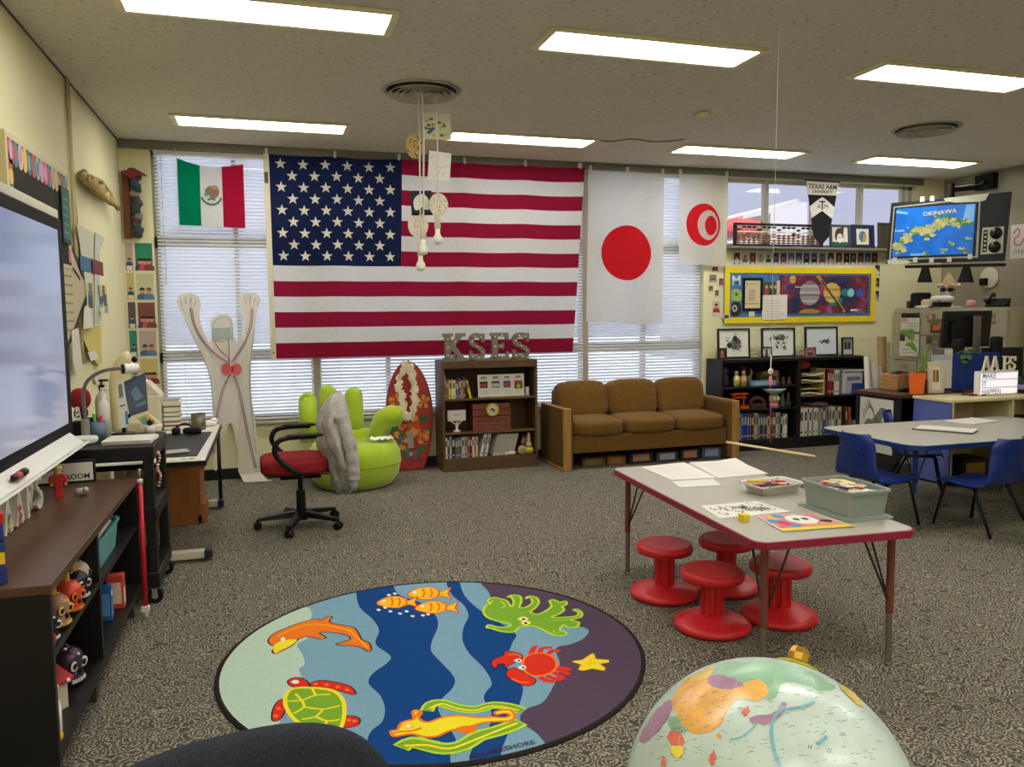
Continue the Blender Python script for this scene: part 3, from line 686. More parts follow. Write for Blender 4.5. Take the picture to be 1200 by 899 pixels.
# ---- mobiles under the vent
def mobile(name, label, px, items, loc_y):
    top = at_z(px, 112 - loc_y, ZC - .03); Y = top.y; t = thing(name, label, 'mobile', (top.x, Y, at_y(px, items[-1][1] + 8, Y).z), 0, 'paper mobiles under the vent')
    low = at_y(items[-1][0], items[-1][1], Y)
    MB().tube([top, (top.x + .004, Y, top.z - .3), low], .006, 6).build('cord', mat('white yarn', (228, 222, 206), .9), t, w=True)
    for x, y, fn, nm in items: fn(at_y(x, y, Y), t, nm)
    return t
paper = mat('white paper', (232, 228, 216), .8, thin=.15)
def light_bulb(p, t, nm):
    m = MB(); m.lathe([(.012, .06), (.016, .055), (.018, .02), (.03, .0), (.034, -.022), (.026, -.045), (.0001, -.055)], p, n=20, mi=0); m.lathe([(.019, .16), (.022, .155), (.022, .06), (.012, .055)], p, n=16, mi=1)
    m.build(nm, [mat('white bulb', (238, 232, 216), .35), mat('cream paper tube', (214, 202, 176), .8)], t, w=True)
def paper_disc(cols, rx, rz):
    def f(p, t, nm):
        m = MB(wall_frame(*p)); m.prism([(rx * math.cos(a * PI / 14), rz * math.sin(a * PI / 14)) for a in range(28)], -.002, .002)
        rr = random.Random(nm + str(rx))
        for k in range(26):
            a, r = rr.random() * 6.28, rr.random() ** .5 * .85; m.disc(rx * r * math.cos(a), rz * r * math.sin(a), rx * .10, z=.0025 + k * 1e-5, mi=1 + k % (len(cols) - 1), n=8)
        m.build(nm, [card(c) for c in cols], t, w=True)
    return f
def paper_square(cols, w, h, rot=0., dark=False):
    def f(p, t, nm):
        m = MB(wall_frame(*p) @ TR(rz=rot)); m.prism([(-w, -h), (w, -h), (w, h), (-w, h)], -.002, .002)
        rr = random.Random(w + h)
        if dark: m.flat(smooth_pts([(-w * .7, -h * .5), (-w * .75, h * .2), (-w * .3, h * .65), (w * .35, h * .65), (w * .75, h * .1), (w * .7, -h * .5), (w * .3, -h * .55), (0, -h * .35), (-w * .35, -h * .55)], 3), .003, 1)
        else:
            for k in range(18): x, y = rr.uniform(-w, w) * .8, rr.uniform(-h, h) * .8; m.disc(x, y, w * .16, h * .12, .0025 + k * 1e-5, 1 + k % (len(cols) - 1), n=7)
        m.build(nm, [card(c) for c in cols], t, w=True)
    return f
mobile('paper_mobile', 'left string of paper shapes and bulbs hanging from the ceiling vent', 490, [(486, 171, paper_disc([(190, 160, 100), (120, 50, 40), (60, 50, 40), (226, 200, 120)], .062, .085), 'spotted_paper'),
    (494, 238, paper_square([(36, 36, 36), (226, 222, 210)], .075, .085, .05, True), 'black_paper'), (490, 264, paper_disc([(222, 214, 190), (206, 198, 176), (200, 180, 160)], .072, .085), 'cream_paper'),
    (493, 309, light_bulb, 'light_bulb')], 0)
mobile('paper_mobile', 'right string of paper shapes hanging from the ceiling vent', 511, [(512, 148, paper_square([(206, 206, 180), (210, 180, 60), (70, 100, 130), (90, 120, 90)], .10, .09, .03), 'coloured_paper'),
    (515, 195, paper_square([(232, 228, 216), (222, 218, 204)], .078, .098, -.08), 'white_paper'), (514, 240, paper_disc([(216, 208, 186), (190, 170, 150), (230, 220, 200)], .068, .08), 'round_paper'), (513, 278, light_bulb, 'light_bulb')], 0)
mobile('paper_mobile', 'short middle cord with a single bulb hanging from the ceiling vent', 495, [(496, 290, light_bulb, 'light_bulb')], 4)
# ---- thread with a stick over the work table
Y = 3.35; t = thing('stick_mobile', 'thin bamboo stick hanging level on a thread above the work table', 'mobile', (at_y(903, 520, Y).x, Y, at_y(903, 522, Y).z))
MB().tube([at_y(917, -120, Y), at_y(903, 425, Y)], .0012, 5).tube([at_y(903, 452, Y), at_y(903, 520, Y)], .0012, 5, mi=1).build('thread', [mat('white thread', (222, 220, 212), .6), mat('pink thread', (206, 110, 130), .6)], t, w=True)
a, c = at_y(851, 518, Y + .10), at_y(955.5, 535, Y - .08)
s = MB(); s.tube([a + (c - a) * k / 6 for k in range(7)], .0058, 8)
for k in (1, 2, 4, 5): q = a + (c - a) * k / 6; s.tube([q, q + (c - a) * .01], .0072, 8)
s.build('stick', mat('pale bamboo', (222, 196, 146), .5), t, w=True)
q = at_y(903, 438, Y); o = MB(); o.ell((q.x, Y, q.z + .012), (.014, .008, .015), 0, 8); o.ell((q.x, Y - .003, q.z + .012), (.007, .007, .007), 1, 8); o.soft((q.x, Y, q.z - .035), (.018, .01, .05), 3, 4, 1); o.tube([(q.x, Y, q.z + .02), (q.x + .002, Y, q.z + .09)], .003, 6)
o.build('charm', [mat('white charm', (230, 220, 214), .4), mat('pink charm', (226, 130, 150), .4)], t, w=True)

# ---- paper body on the blinds
def bp(x, y): return (180 + x / 2.644, 320 + y / 2.644)
outline = [(72, 95), (78, 72), (98, 64), (122, 64), (140, 78), (147, 100), (142, 128), (152, 172), (168, 208), (178, 214), (180, 180), (176, 158), (186, 138), (208, 127), (232, 130), (246, 150), (249, 190), (256, 212), (270, 196), (279, 160), (276, 118),
           (264, 100), (268, 72), (292, 62), (322, 66), (333, 86), (324, 112), (316, 160), (309, 220), (303, 270), (301, 330), (304, 390), (316, 470), (324, 550), (330, 618), (268, 628), (262, 565), (248, 490), (240, 466),
           (232, 470), (216, 515), (204, 560), (196, 610), (186, 600), (186, 520), (184, 440), (180, 370), (172, 310), (150, 262), (126, 205), (100, 145)]
BY = 7.64
t = thing('paper_cutout', 'life-size paper body outline with drawn heart and vessels on the blinds', 'paper cutout', (at_y(285, 555, BY).x, BY, .02))
body_m = mat('butcher paper', (226, 220, 204), .8, noise=(6, .03), thin=.25)
def bpt(x, y, off=0):
    q = at_y(*bp(x, y), BY); return (q.x, BY - off + .010 * math.sin(q.z * 5) + .006 * math.sin(q.x * 17), q.z)
pl = MB(); pl.poly([bpt(*p) for p in smooth_pts(outline, 3)])
pl.poly([bpt(330, 618), bpt(324, 619.5), bpt(268, 628)])
pl.build('figure', body_m, t, w=True)
ft = MB(); e0, e1 = Vector(bpt(268, 628)), Vector(bpt(330, 618))
def foot(u, v):
    q = e0 + (e1 - e0) * u; a = v * 1.5; return (q.x + .05 * v + .06 * u * v, q.y - .10 * math.sin(a) - .05 * v, max(.006, q.z * (1 - v) ** 2 + .006 + .02 * math.sin(v * 9) * v * (1 - v)))
ft.surf(foot, 8, 12).build('curled_foot', body_m, t, w=True)
ln = MB()
def bl_(pts, w, mi, off): 
    P_ = smooth_pts(pts, 4, False)
    ln.tube([bpt(x, y, off) for x, y in P_], w, 4, mi)
red_l, blue_l = 0, 1
for dx, mi in ((0, 0), (5, 1)):
    bl_([(118 - dx, 108), (130 - dx, 165), (160 - dx, 215), (200 - dx, 255), (232, 275 + dx)], .004, mi, .006 + mi * .001)
    bl_([(303 + dx, 110), (298 + dx, 165), (280 + dx, 215), (258 + dx, 250), (240 + dx, 276)], .004, mi, .006 + mi * .001)
    bl_([(236 + dx, 310), (222 - dx, 350), (208 - dx, 400), (196 - dx, 470), (190 - dx, 560)], .004, mi, .006 + mi * .001)
    bl_([(246 + dx, 318), (264 + dx, 370), (278 + dx, 440), (296 + dx, 530), (314 + dx, 605)], .004, mi, .006 + mi * .001)
bl_([(215, 215), (190, 210), (205, 238), (230, 262), (236, 285)], .0035, 0, .006); bl_([(232, 190), (234, 240), (236, 290)], .0035, 1, .006)
for pts in ([(186, 215), (182, 180), (190, 148), (212, 136), (234, 142), (243, 168), (244, 210)], [(88, 100), (84, 85)], [(100, 95), (100, 76)], [(113, 95), (116, 76)], [(125, 102), (132, 86)], [(286, 92), (282, 74)], [(298, 92), (300, 70)], [(310, 94), (316, 76)], [(318, 100), (327, 88)],
            [(96, 140), (128, 210), (160, 275), (178, 340), (186, 430)], [(312, 170), (298, 300), (304, 420), (318, 560)]): bl_(pts, .0028, 2, .006)
ln.build('drawn_lines', [paint((200, 60, 66)), paint((70, 84, 120)), paint((120, 112, 104))], t, w=True)
ht = MB()
for cx, mi, off in ((226, 0, .008), (257, 0, .0085), (241, 1, .009)):
    c = bpt(cx, 298, off + .004); r = .045 if mi == 0 else .024
    ht.poly([(c[0] + r * math.cos(k * PI / 10), c[1], c[2] + r * 1.25 * math.sin(k * PI / 10)) for k in range(20)], mi)
ht.build('heart', [paint((206, 92, 96)), paint((158, 40, 60))], t, w=True)
mk = MB(); c = bpt(212, 185, .008); mk.prism([(-.085, -.045), (.085, -.05), (.075, .045), (-.075, .045)], 0, .002, M=wall_frame(*c)); mk.build('face_mask', card((172, 184, 180)), t, w=True)

# ---- painted board and lei
t = thing('surfboard', 'red painted surfboard with hibiscus flowers leaning below the window', 'surfboard', (1.285, 7.60, 0))
red_b = mat('red lacquer board', (158, 36, 28), .35, noise=(14, .18)); edge_b = mat('dark red board edge', (120, 22, 26), .4)
lean = Matrix.Translation((0, -.02, 0)) @ Matrix.Rotation(-.085, 4, 'X') @ frame((0, 0, 0), (1, 0, 0), (0, 0, 1))
def board(k): return [( k * .235 * math.sin(PI * min(1, (y + .0)) ) if False else k * w, y) for w, y in ()]
half = [(.10, .0), (.13, .03), (.175, .16), (.21, .32), (.228, .50), (.222, .66), (.19, .82), (.135, .95), (.07, 1.03), (0, 1.055)]
shape = smooth_pts([(w, y) for w, y in half] + [(-w, y) for w, y in half[-2::-1]], 4)
MB(lean).prism(shape, -.012, .012).build('board', edge_b, t)
f = MB(lean); f.flat([(x * .94, .02 + y * .97) for x, y in shape], .0126, 0)
f.stroke([(-.21, .62), (.21, .62)], .012, .0135, mi=5); f.stroke([(-.2, .40), (.21, .40)], .012, .0135, mi=5); f.stroke([(-.18, .22), (.17, .20)], .010, .0135, mi=5)
rr = random.Random(4)
def hib(x, y, r, c1, c2):
    for k in range(5):
        a = k * 1.2566 + rr.random(); f.flat([(x + r * (.15 + .85 * (.5 - .5 * math.cos(q))) * math.cos(a + .42 * math.sin(q)), y + r * (.15 + .85 * (.5 - .5 * math.cos(q))) * math.sin(a + .42 * math.sin(q))) for q in [2 * PI * i / 14 for i in range(14)]], .014 + k * .0003, c1)
    f.disc(x, y, r * .28, z=.0162, mi=c2)
for x, y in ((-.15, .50), (.13, .49), (-.10, .33), (.08, .35), (.15, .36), (-.06, .18), (.09, .19), (-.16, .40)):
    f.flat(smooth_pts([(x - .05, y - .03), (x - .01, y + .035), (x + .055, y + .03), (x + .02, y - .03)], 3), .0138, 2)
for x, y, r, a, b in ((-.12, .68, .082, 3, 1), (-.12, .68, .062, 1, 3), (.14, .66, .07, 3, 1), (.0, .44, .115, 3, 6), (0, .44, .10, 6, 3), (-.11, .29, .10, 3, 4), (-.11, .29, .07, 4, 6), (.10, .34, .09, 3, 6), (.10, .34, .07, 6, 3), (-.0, .16, .07, 4, 3)): hib(x, y, r, a, b)
f.prism([(-.03, .22), (.03, .22), (.025, .38), (-.025, .38)], .013, .018, 7)
for k in range(4): f.stroke(arc(.145, .27 + k * .035, .022, 0, 300, 8), .006, .0137, mi=3)
f.stroke(smooth_pts([(-.09, .12), (-.05, .10), (-.02, .12), (.02, .09), (.06, .10), (.09, .07)], 4, False), .012, .0137, mi=8)
f.build('painting', [red_b, paint((206, 84, 44)), paint((52, 92, 40)), paint((214, 152, 60)), paint((66, 96, 110)), paint((118, 20, 22)), paint((206, 62, 44)), paint((150, 140, 120)), paint((90, 40, 90))], t)
l = MB(); rr = random.Random(3)
cx0 = at_y(475, 430, 7.58).x
strand = [(at_y(x, y, 7.60).x, at_y(x, y, 7.60).z) for x, y in ((476, 428), (470, 437), (468, 452), (471, 468), (472, 482), (475, 487), (482, 484), (485, 470), (484, 455), (482, 440), (479, 430))]
strand = smooth_pts(strand, 4, True)
for i, (x, z) in enumerate(strand):
    for w in range(2):
        yb = 7.58 + .085 * (z - .0) - .06; c = Vector((x + rr.uniform(-.022, .022), yb - .012 - rr.random() * .02, z + rr.uniform(-.015, .015)))
        F_ = frame(c, (math.cos(rr.random() * 6), rr.uniform(-.5, .5), math.sin(rr.random() * 6) + .01), (rr.uniform(-.5, .5), .2, 1))
        for k in range(5):
            a = k * 1.2566; l.add([(0, 0, 0), (.027 * math.cos(a - .55), .027 * math.sin(a - .55), .005), (.038 * math.cos(a), .038 * math.sin(a), .002), (.027 * math.cos(a + .55), .027 * math.sin(a + .55), .005)], [(0, 1, 2, 3)], 0, False, F_)
        l.add([(.006 * math.cos(k), .006 * math.sin(k), .0045) for k in range(6)], [tuple(range(6))], 1, False, F_)
for k in range(14):
    a = rr.uniform(.3, 2.8); p = Vector((at_y(476, 428, 7.6).x, 7.64, 1.01)); l.tube([p, p + Vector((math.cos(a) * .06, -.02, math.sin(a) * .07))], [.008, .002], 5, mi=2)
l.solo('flower_lei', [mat('cream petal', (236, 226, 198), .7, thin=.2), mat('yellow petal heart', (214, 170, 60), .7), mat('raffia', (170, 130, 80), .8)], 'cream flower lei looped over the top of the red surfboard', 'lei')

# ---- pennant
q0, q1 = at_y(944.5, 211, 7.60), at_y(983, 213.5, 7.60)
t = thing('pennant', 'black and white university pennant hanging point down over the upper window', 'pennant', ((q0.x + q1.x) / 2, 7.6, q0.z - .75))
W = (q1.x - q0.x); Hh = q0.z - at_y(963.5, 288, 7.6).z; M0 = wall_frame(q0.x, 7.6, q0.z); m = MB(M0)
def hw(y): return W / 2 * (1 + y / Hh * .62) if y > -Hh * .86 else max(0., W / 2 * (1 - .86 * .62) * (1 - (-y / Hh - .86) / .14))
def bandpoly(y0, y1, z, mi):
    m.prism([(W / 2 - hw(y0), y0), (W / 2 + hw(y0), y0), (W / 2 + hw(y1), y1), (W / 2 - hw(y1), y1)], z, z + .004, mi)
bandpoly(-Hh * .86, 0, 0, 1); m.prism([(W / 2 - hw(-Hh * .86), -Hh * .86), (W / 2 + hw(-Hh * .86), -Hh * .86), (W / 2, -Hh)], 0, .004, 1)
m.prism([(W / 2 - hw(0), 0), (W / 2 + hw(0), 0), (W / 2 + hw(-Hh * .22), -Hh * .22), (W / 2 - hw(-Hh * .22), -Hh * .22)], .004, .0055, 0)
y1, y2 = -Hh * .40, -Hh * .58
m.prism([(W / 2, -Hh * .25), (W / 2 + W * .12, -Hh * .29), (W / 2 + hw(y1), y1), (W / 2 + hw(y2) * .99, y2), (W / 2 + W * .08, -Hh * .49), (W / 2, -Hh * .46), (W / 2 - W * .08, -Hh * .49), (W / 2 - hw(y2) * .99, y2), (W / 2 - hw(y1), y1), (W / 2 - W * .12, -Hh * .29)], .004, .0055, 0)
m.build('felt', [mat('white felt', (226, 220, 208), .95), mat('black felt', (26, 22, 24), .95)], t, w=True)
m = MB(M0); m.text('TEXAS A&M', W * .165, TR(W / 2, -Hh * .125, .006), 0, bold=.02); m.text('UNIVERSITY', W * .10, TR(W / 2, -Hh * .19, .006), 0, sx=1.15, bold=.02)
m.text('A', W * .17, TR(W * .40, -Hh * .43, .006)); m.text('M', W * .17, TR(W * .61, -Hh * .43, .006)); m.text('T', W * .32, TR(W * .5, -Hh * .445, .007), bold=.01)
m.build('lettering', mat('black felt', (26, 22, 24), .95), t, w=True)
b_ = MB(); b_.tube([(q0.x - .01, 7.6, q0.z), (q1.x + .01, 7.6, q1.z + .0)], .012, 8)
for x in (q0.x, q1.x): b_.tube([(x, 7.6, q0.z), (x, 7.7, 2.97)], .003, 5)
b_.build('hanging_rod', mat('dark rod', (60, 52, 44), .5), t, w=True)
# ================================================================ left side
dark_w = mat('black brown laminate', (15, 13, 12), .45, noise=(8, .12, (1, .1, 1)))
brown_top = mat('walnut laminate top', (86, 58, 42), .35, noise=(7, .28, (1, .06, 1)))
MX0, MX1, MY0, MY1, MT = -1.165, -.66, 2.68, 4.385, .69
t = thing('media_cabinet', 'low dark open cabinet with brown top below the big screen', 'cabinet', ((MX0 + MX1) / 2, (MY0 + MY1) / 2, 0))
MB().rng((MX0, MY0, MT - .03), (MX1, MY1, MT), bev=.003).build('top_panel', brown_top, t, w=True)
for y in (MY0 + .002, MY1 - .027): MB().rng((MX0, y, .11), (MX1 - .005, y + .025, MT - .03)).build('side_panel', dark_w, t, w=True)
MB().rng((MX0, MY0 + .027, .12), (MX1 - .005, MY1 - .027, .149)).build('bottom_panel', dark_w, t, w=True)
MB().rng((MX0, 3.41, .15), (MX1 - .01, 3.44, MT - .03)).build('divider', dark_w, t, w=True)
MB().rng((MX0, MY0 + .03, .15), (MX0 + .01, MY1 - .03, MT - .03)).build('back_panel', dark_w, t, w=True)
MB().rng((MX0 + .01, MY0 + .03, .44), (MX1 - .012, 3.41, .464)).build('shelf', dark_w, t, w=True)
MB().rng((MX0 + .01, 3.44, .43), (MX1 - .012, MY1 - .03, .454)).build('shelf', dark_w, t, w=True)
for x in (MX0 + .04, MX1 - .06):
    for y in (MY0 + .08, 3.35, MY1 - .12): MB().rng((x, y, 0), (x + .03, y + .045, .12)).build('leg', mat('grey metal foot', (70, 66, 60), .5, .3), t, w=True)

# ---- big screen
t = thing('interactive_screen', 'huge wall display with a pale blue screen and a white pen ledge', 'screen', (-1.0, 3.47, .86))
MB().rng((-1.06, 2.48, .92), (-.955, 4.46, 1.985), bev=.006).build('body', mat('display black', (8, 8, 9), .5, spec=.12), t, w=True)
sc = bpy.data.materials.new('display picture'); sc.use_nodes = True; nt = sc.node_tree; L_ = nt.links.new; pb = nt.nodes['Principled BSDF']
tc = nt.nodes.new('ShaderNodeTexCoord'); sx = nt.nodes.new('ShaderNodeSeparateXYZ'); L_(tc.outputs['Object'], sx.inputs[0])
nz = nt.nodes.new('ShaderNodeTexNoise'); nz.inputs['Scale'].default_value = 1.6; L_(tc.outputs['Object'], nz.inputs['Vector'])
ad = nt.nodes.new('ShaderNodeMath'); ad.operation = 'MULTIPLY_ADD'; ad.inputs[1].default_value = .25; L_(nz.outputs[0], ad.inputs[0]); L_(sx.outputs['Z'], ad.inputs[2])
cr = nt.nodes.new('ShaderNodeValToRGB'); e = cr.color_ramp.elements; e[0].position = .12; e[0].color = lin((176, 172, 180)) + (1,); e[1].position = 1; e[1].color = lin((142, 154, 186)) + (1,)
k = e.new(.45); k.color = lin((150, 156, 184)) + (1,); k = e.new(.26); k.color = lin((176, 176, 196)) + (1,)
L_(ad.outputs[0], cr.inputs[0]); pb.inputs['Base Color'].default_value = (.015, .016, .02, 1); pb.inputs['Roughness'].default_value = .12
L_(cr.outputs[0], pb.inputs['Emission Color']); pb.inputs['Emission Strength'].default_value = .62
MB().rng((-.956, 2.5, .985), (-.9535, 4.365, 1.925)).build('display', sc, t, w=True)
wp = mat('white plastic', (226, 224, 216), .4)
MB().rng((-1.06, 2.48, 1.985), (-.965, 4.45, 2.03), bev=.006).build('top_bar', mat('aged white bar', (206, 198, 176), .5), t, w=True)
m = MB(); S_ = [(-.962, .925), (-.955, .935), (-.895, .885), (-.872, .892), (-.868, .884), (-.893, .868), (-.955, .895)]
m.add([(x, y, z) for y in (2.48, 4.385) for x, z in S_], [tuple(range(6, -1, -1)), tuple(range(7, 14))] + [(i, (i + 1) % 7, 7 + (i + 1) % 7, 7 + i) for i in range(7)]); m.build('pen_ledge', wp, t, w=True)
for y in (2.9, 4.05): MB().rng((XL + .001, y - .04, 1.15), (-1.06, y + .04, 1.75)).build('wall_bracket', blk2, t, w=True)
a, c = Vector((-.907, 3.27, .918)), Vector((-.906, 3.44, .918))
m = MB(); m.tube([a, a + (c - a) * .12], [.007, .014], 12, 1); m.tube([a + (c - a) * .12, a + (c - a) * .5], .0145, 12, 0); m.tube([a + (c - a) * .5, a + (c - a) * .9, c], [.0155, .015, .008], 12, 1)
m.solo('marker_pen', [mat('marker red', (176, 60, 70), .4), blk], 'red and black marker pen lying on the white pen ledge', 'pen')

# ---- things on the cabinet
cream_l = mat('cream letter paint', (226, 220, 206), .6)
cols4 = [((96, 150, 70), (226, 200, 70)), ((226, 110, 50), (206, 40, 90)), ((206, 190, 180), (200, 170, 160)), ((196, 200, 186), (90, 160, 90))]
for i, (ch, c2) in enumerate(zip('AAPS', cols4)):
    y = 3.36 + i * .145; m = MB(left_frame(-.985, y - .05, MT)); letter(m, ch, .145, .115, .03, Matrix(), 0, .2, False)
    rr = random.Random(i)
    for k in range(5): m.disc(.03 + rr.random() * .05, .02 + rr.random() * .06, .012, z=.0305 + k * .0001, mi=1 + k % 2, n=9)
    lab = ['cream letter A with green and yellow specks, nearest on the cabinet top', 'letter A with orange and red specks, second on the cabinet top', 'pale letter P standing third on the cabinet top', 'pale letter S standing last in the row on the cabinet top'][i]
    m.solo('letter', [cream_l, paint(c2[0]), paint(c2[1])], lab, 'letter', 'painted letters on the low cabinet')
def toy(x, y, z, s, body, head, label, rz=0.):
    t = thing('toy_figure', label, 'toy figure', (x, y, z), rz)
    MB().box((0, 0, .045 * s), (.045 * s, .03 * s, .09 * s), bev=.008 * s).box((0, -.012 * s, .008 * s), (.05 * s, .05 * s, .016 * s), bev=.004 * s).build('legs', body, t)
    MB().prism([(-.034 * s, .09 * s), (.034 * s, .09 * s), (.026 * s, .15 * s), (-.026 * s, .15 * s)], -.014 * s, .014 * s, M=frame((0, 0, 0), (1, 0, 0), (0, 0, 1))).build('torso', body, t)
    for q in (-1, 1):
        a = MB().tube([(q * .03 * s, 0, .143 * s), (q * .043 * s, -.006 * s, .12 * s), (q * .04 * s, -.025 * s, .095 * s)], [.010 * s, .011 * s, .009 * s], 8).build('arm', body, t)
        MB().ell((q * .039 * s, -.03 * s, .09 * s), (.009 * s, .01 * s, .009 * s), n=6).build('hand', head, a)
    MB().lathe([(.018 * s, .15 * s), (.022 * s, .156 * s), (.023 * s, .185 * s), (.018 * s, .196 * s), (.0001, .198 * s)], n=16).build('head', head, t)
    return t
t = toy(-.93, 4.0, MT, .72, paint((190, 36, 34)), paint((226, 190, 130)), 'small red blocky toy figure standing in front of the black framed sign', .3)
MB().lathe([(.019, .128), (.0185, .143), (.001, .147)], n=14).build('hair', paint((232, 206, 120)), t)
m = MB(Matrix.Translation((-.829, 2.75, MT)) @ TR(rz=.35))
for k, (c, h_) in enumerate(((0, .03), (0, .03), (1, .04), (0, .03), (3, .006), (0, .05), (2, .035))):
    z = sum((.03, .03, .04, .03, .006, .05, .035)[:k]); m.box((0, 0, z + h_ / 2), (.066 - .004 * (k % 3), .055, h_ - .002), c, .003)
m.solo('block_tower', [paint((28, 52, 120)), paint((232, 190, 40)), paint((190, 36, 34)), paint((30, 30, 34))], 'blue yellow and red toy block figure at the left picture edge', 'toy blocks')
t = thing('letter_board', 'small black framed letter board reading ESCAPE ROOM on the cabinet', 'sign', (-.99, 4.33, MT), .12)
MB().box((0, 0, .057), (.30, .022, .114), bev=.004).build('frame', blk, t)
MB().rng((-.138, -.0125, .012), (.138, -.009, .102)).build('panel', mat('white letter panel', (226, 222, 212), .6), t)
MB(wall_frame(0, -.0127, 0)).text('ESCAPE', .036, TR(-.05, .066, .0005), 0, bold=.02).text('ROOM', .036, TR(.07, .022, .0005), 0, bold=.02).build('lettering', paint((30, 28, 28)), t)
MB().ell((-.84, 4.02, MT + .018), (.03, .02, .018), 0, 8).ell((-.82, 4.0, MT + .03), (.014, .014, .013), 0, 8).solo('trinket', mat('silver trinket', (190, 184, 176), .4, .3), 'small pale silver trinket beside the red toy figure', 'ornament')
# inside the cabinet: painted skull bottles, skull, boxes
def skull(x, y, z, s, base, marks, label, stopper=True, name='skull_bottle'):
    t = thing(name, label, 'skull', (x, y, z), 1.1, 'painted skulls in the low cabinet')
    m = MB(); m.soft((0, .006 * s, .075 * s), (.098 * s, .125 * s, .10 * s), 2.3, 8); m.soft((0, -.018 * s, .028 * s), (.066 * s, .075 * s, .056 * s), 2.6, 6); m.build('cranium', base, t)
    for q in (-1, 1):
        f = MB(); f.ell((q * .021 * s, -.047 * s, .070 * s), (.0155 * s, .010 * s, .0155 * s), 0, 8); f.lathe([(.0150 * s, 0), (.0175 * s, .003 * s), (.0150 * s, .005 * s)], (q * .021 * s, -.0495 * s, .070 * s), 1, 12, (PI / 2, 0, 0)); f.build('eye_socket', [blk, paint(marks[0])], t)
    f = MB()
    f.prism([(-.008 * s, .04 * s), (.008 * s, .04 * s), (0, .056 * s)], .052 * s, .058 * s, 0, frame((0, 0, 0), (1, 0, 0), (0, 0, 1)))
    tm = MB()
    for k in range(-3, 4): tm.box((k * .0085 * s, -.054 * s + abs(k) * .0022 * s, .020 * s), (.0075 * s, .008 * s, .014 * s), 0, .002 * s)
    tm.build('teeth', paint(marks[0]), t)
    rr = random.Random(int(x * 1e4 + y * 1e3))
    for k in range(16):
        a, b_ = rr.uniform(0, 6.28), rr.uniform(.3, 1.25); f.ell((.047 * s * math.cos(a) * math.sin(b_), .006 * s + .06 * s * math.sin(a) * math.sin(b_), .075 * s + .049 * s * math.cos(b_)), (.007 * s,) * 3, 1 + k % 2, 6)
    f.build('face_paint', [blk, paint(marks[0]), paint(marks[1])], t)
    if stopper: MB().cyl((0, 0, .12 * s), (0, 0, .145 * s), .013 * s, n=12).cyl((0, 0, .145 * s), (0, 0, .17 * s), .011 * s, .013 * s, n=12).build('stopper', mat('gold cork', (200, 160, 70), .4, .3), t)
    return t
zs = .465
skull(-.735, 3.335, zs, .88, mat('cream skull glaze', (180, 160, 140), .3), ((60, 40, 40), (206, 160, 60)), 'cream painted skull bottle at the back of the cabinet shelf')
skull(-.715, 3.215, zs, .88, mat('black skull glaze', (26, 24, 28), .25), ((206, 200, 196), (60, 60, 66)), 'black skull bottle with white rings on the cabinet shelf')
skull(-.71, 3.08, zs, .92, mat('orange skull glaze', (206, 66, 28), .25), ((226, 110, 40), (190, 40, 30)), 'orange skull bottle on the cabinet shelf')
skull(-.72, 2.94, zs, .92, mat('speckled skull glaze', (150, 110, 90), .3), ((226, 180, 70), (206, 60, 50)), 'speckled skull bottle with yellow and red spots on the cabinet shelf')
skull(-.72, 2.81, zs, .8, mat('black skull glaze', (26, 24, 28), .25), ((220, 220, 220), (40, 40, 44)), 'small black skull without stopper on the cabinet shelf', False, 'painted_skull')
skull(-.76, 3.21, .15, 1.15, mat('purple skull glaze', (54, 36, 54), .3), ((214, 204, 200), (120, 70, 110)), 'large dark purple skull alone on the lower cabinet board', False, 'painted_skull')
MB().ell((-.695, 2.745, .495), (.026, .026, .03), 0, 10).solo('red_ball', paint((190, 50, 50)), 'small red ball ornament at the near end of the cabinet shelf', 'ball')
m = MB(Matrix.Translation((-.78, 2.99, .15)) @ TR(rz=1.0)); m.prism([(-.06, 0), (.06, 0), (.06, .10), (-.06, .10)], -.045, .045, 0, frame((0, 0, 0), (1, 0, 0), (0, 0, 1)))
m.add([(-.075, -.06, .095), (.075, -.06, .095), (.075, .06, .15), (-.075, .06, .15), (-.075, -.06, .105), (.075, -.06, .105), (.075, .06, .162), (-.075, .06, .162)], [(3, 2, 1, 0), (4, 5, 6, 7), (0, 1, 5, 4), (1, 2, 6, 5), (2, 3, 7, 6), (3, 0, 4, 7)], 1)
for k in range(3): m.ell((-.05 + k * .05, -.06, .10), (.008, .008, .008), 2, 6)
m.solo('toy_house', [paint((206, 186, 160)), paint((170, 30, 30)), paint((236, 230, 220))], 'small toy house with red roof on the lower cabinet board', 'toy house')
m = MB(Matrix.Translation((-.715, 2.84, .15)) @ TR(rz=.25)); m.soft((0, 0, .045), (.05, .12, .09), 5, 6); m.solo('white_box', mat('white box card', (220, 212, 208), .6), 'rounded white box beside the toy house in the low cabinet', 'box')
MB().ell((-.69, 2.755, .173), (.022, .024, .023), 0, 8).solo('yellow_ball', paint((226, 170, 40)), 'small yellow ball at the near end of the lower cabinet board', 'ball')
t = thing('storage_bin', 'teal plastic bin of papers on the upper right cabinet shelf', 'bin', (-.80, 3.80, .455))
m = MB(); o, i_ = round_rect(-.12, -.22, .12, .22, .03, 4), round_rect(-.105, -.2, .105, .2, .025, 4); n = len(o)
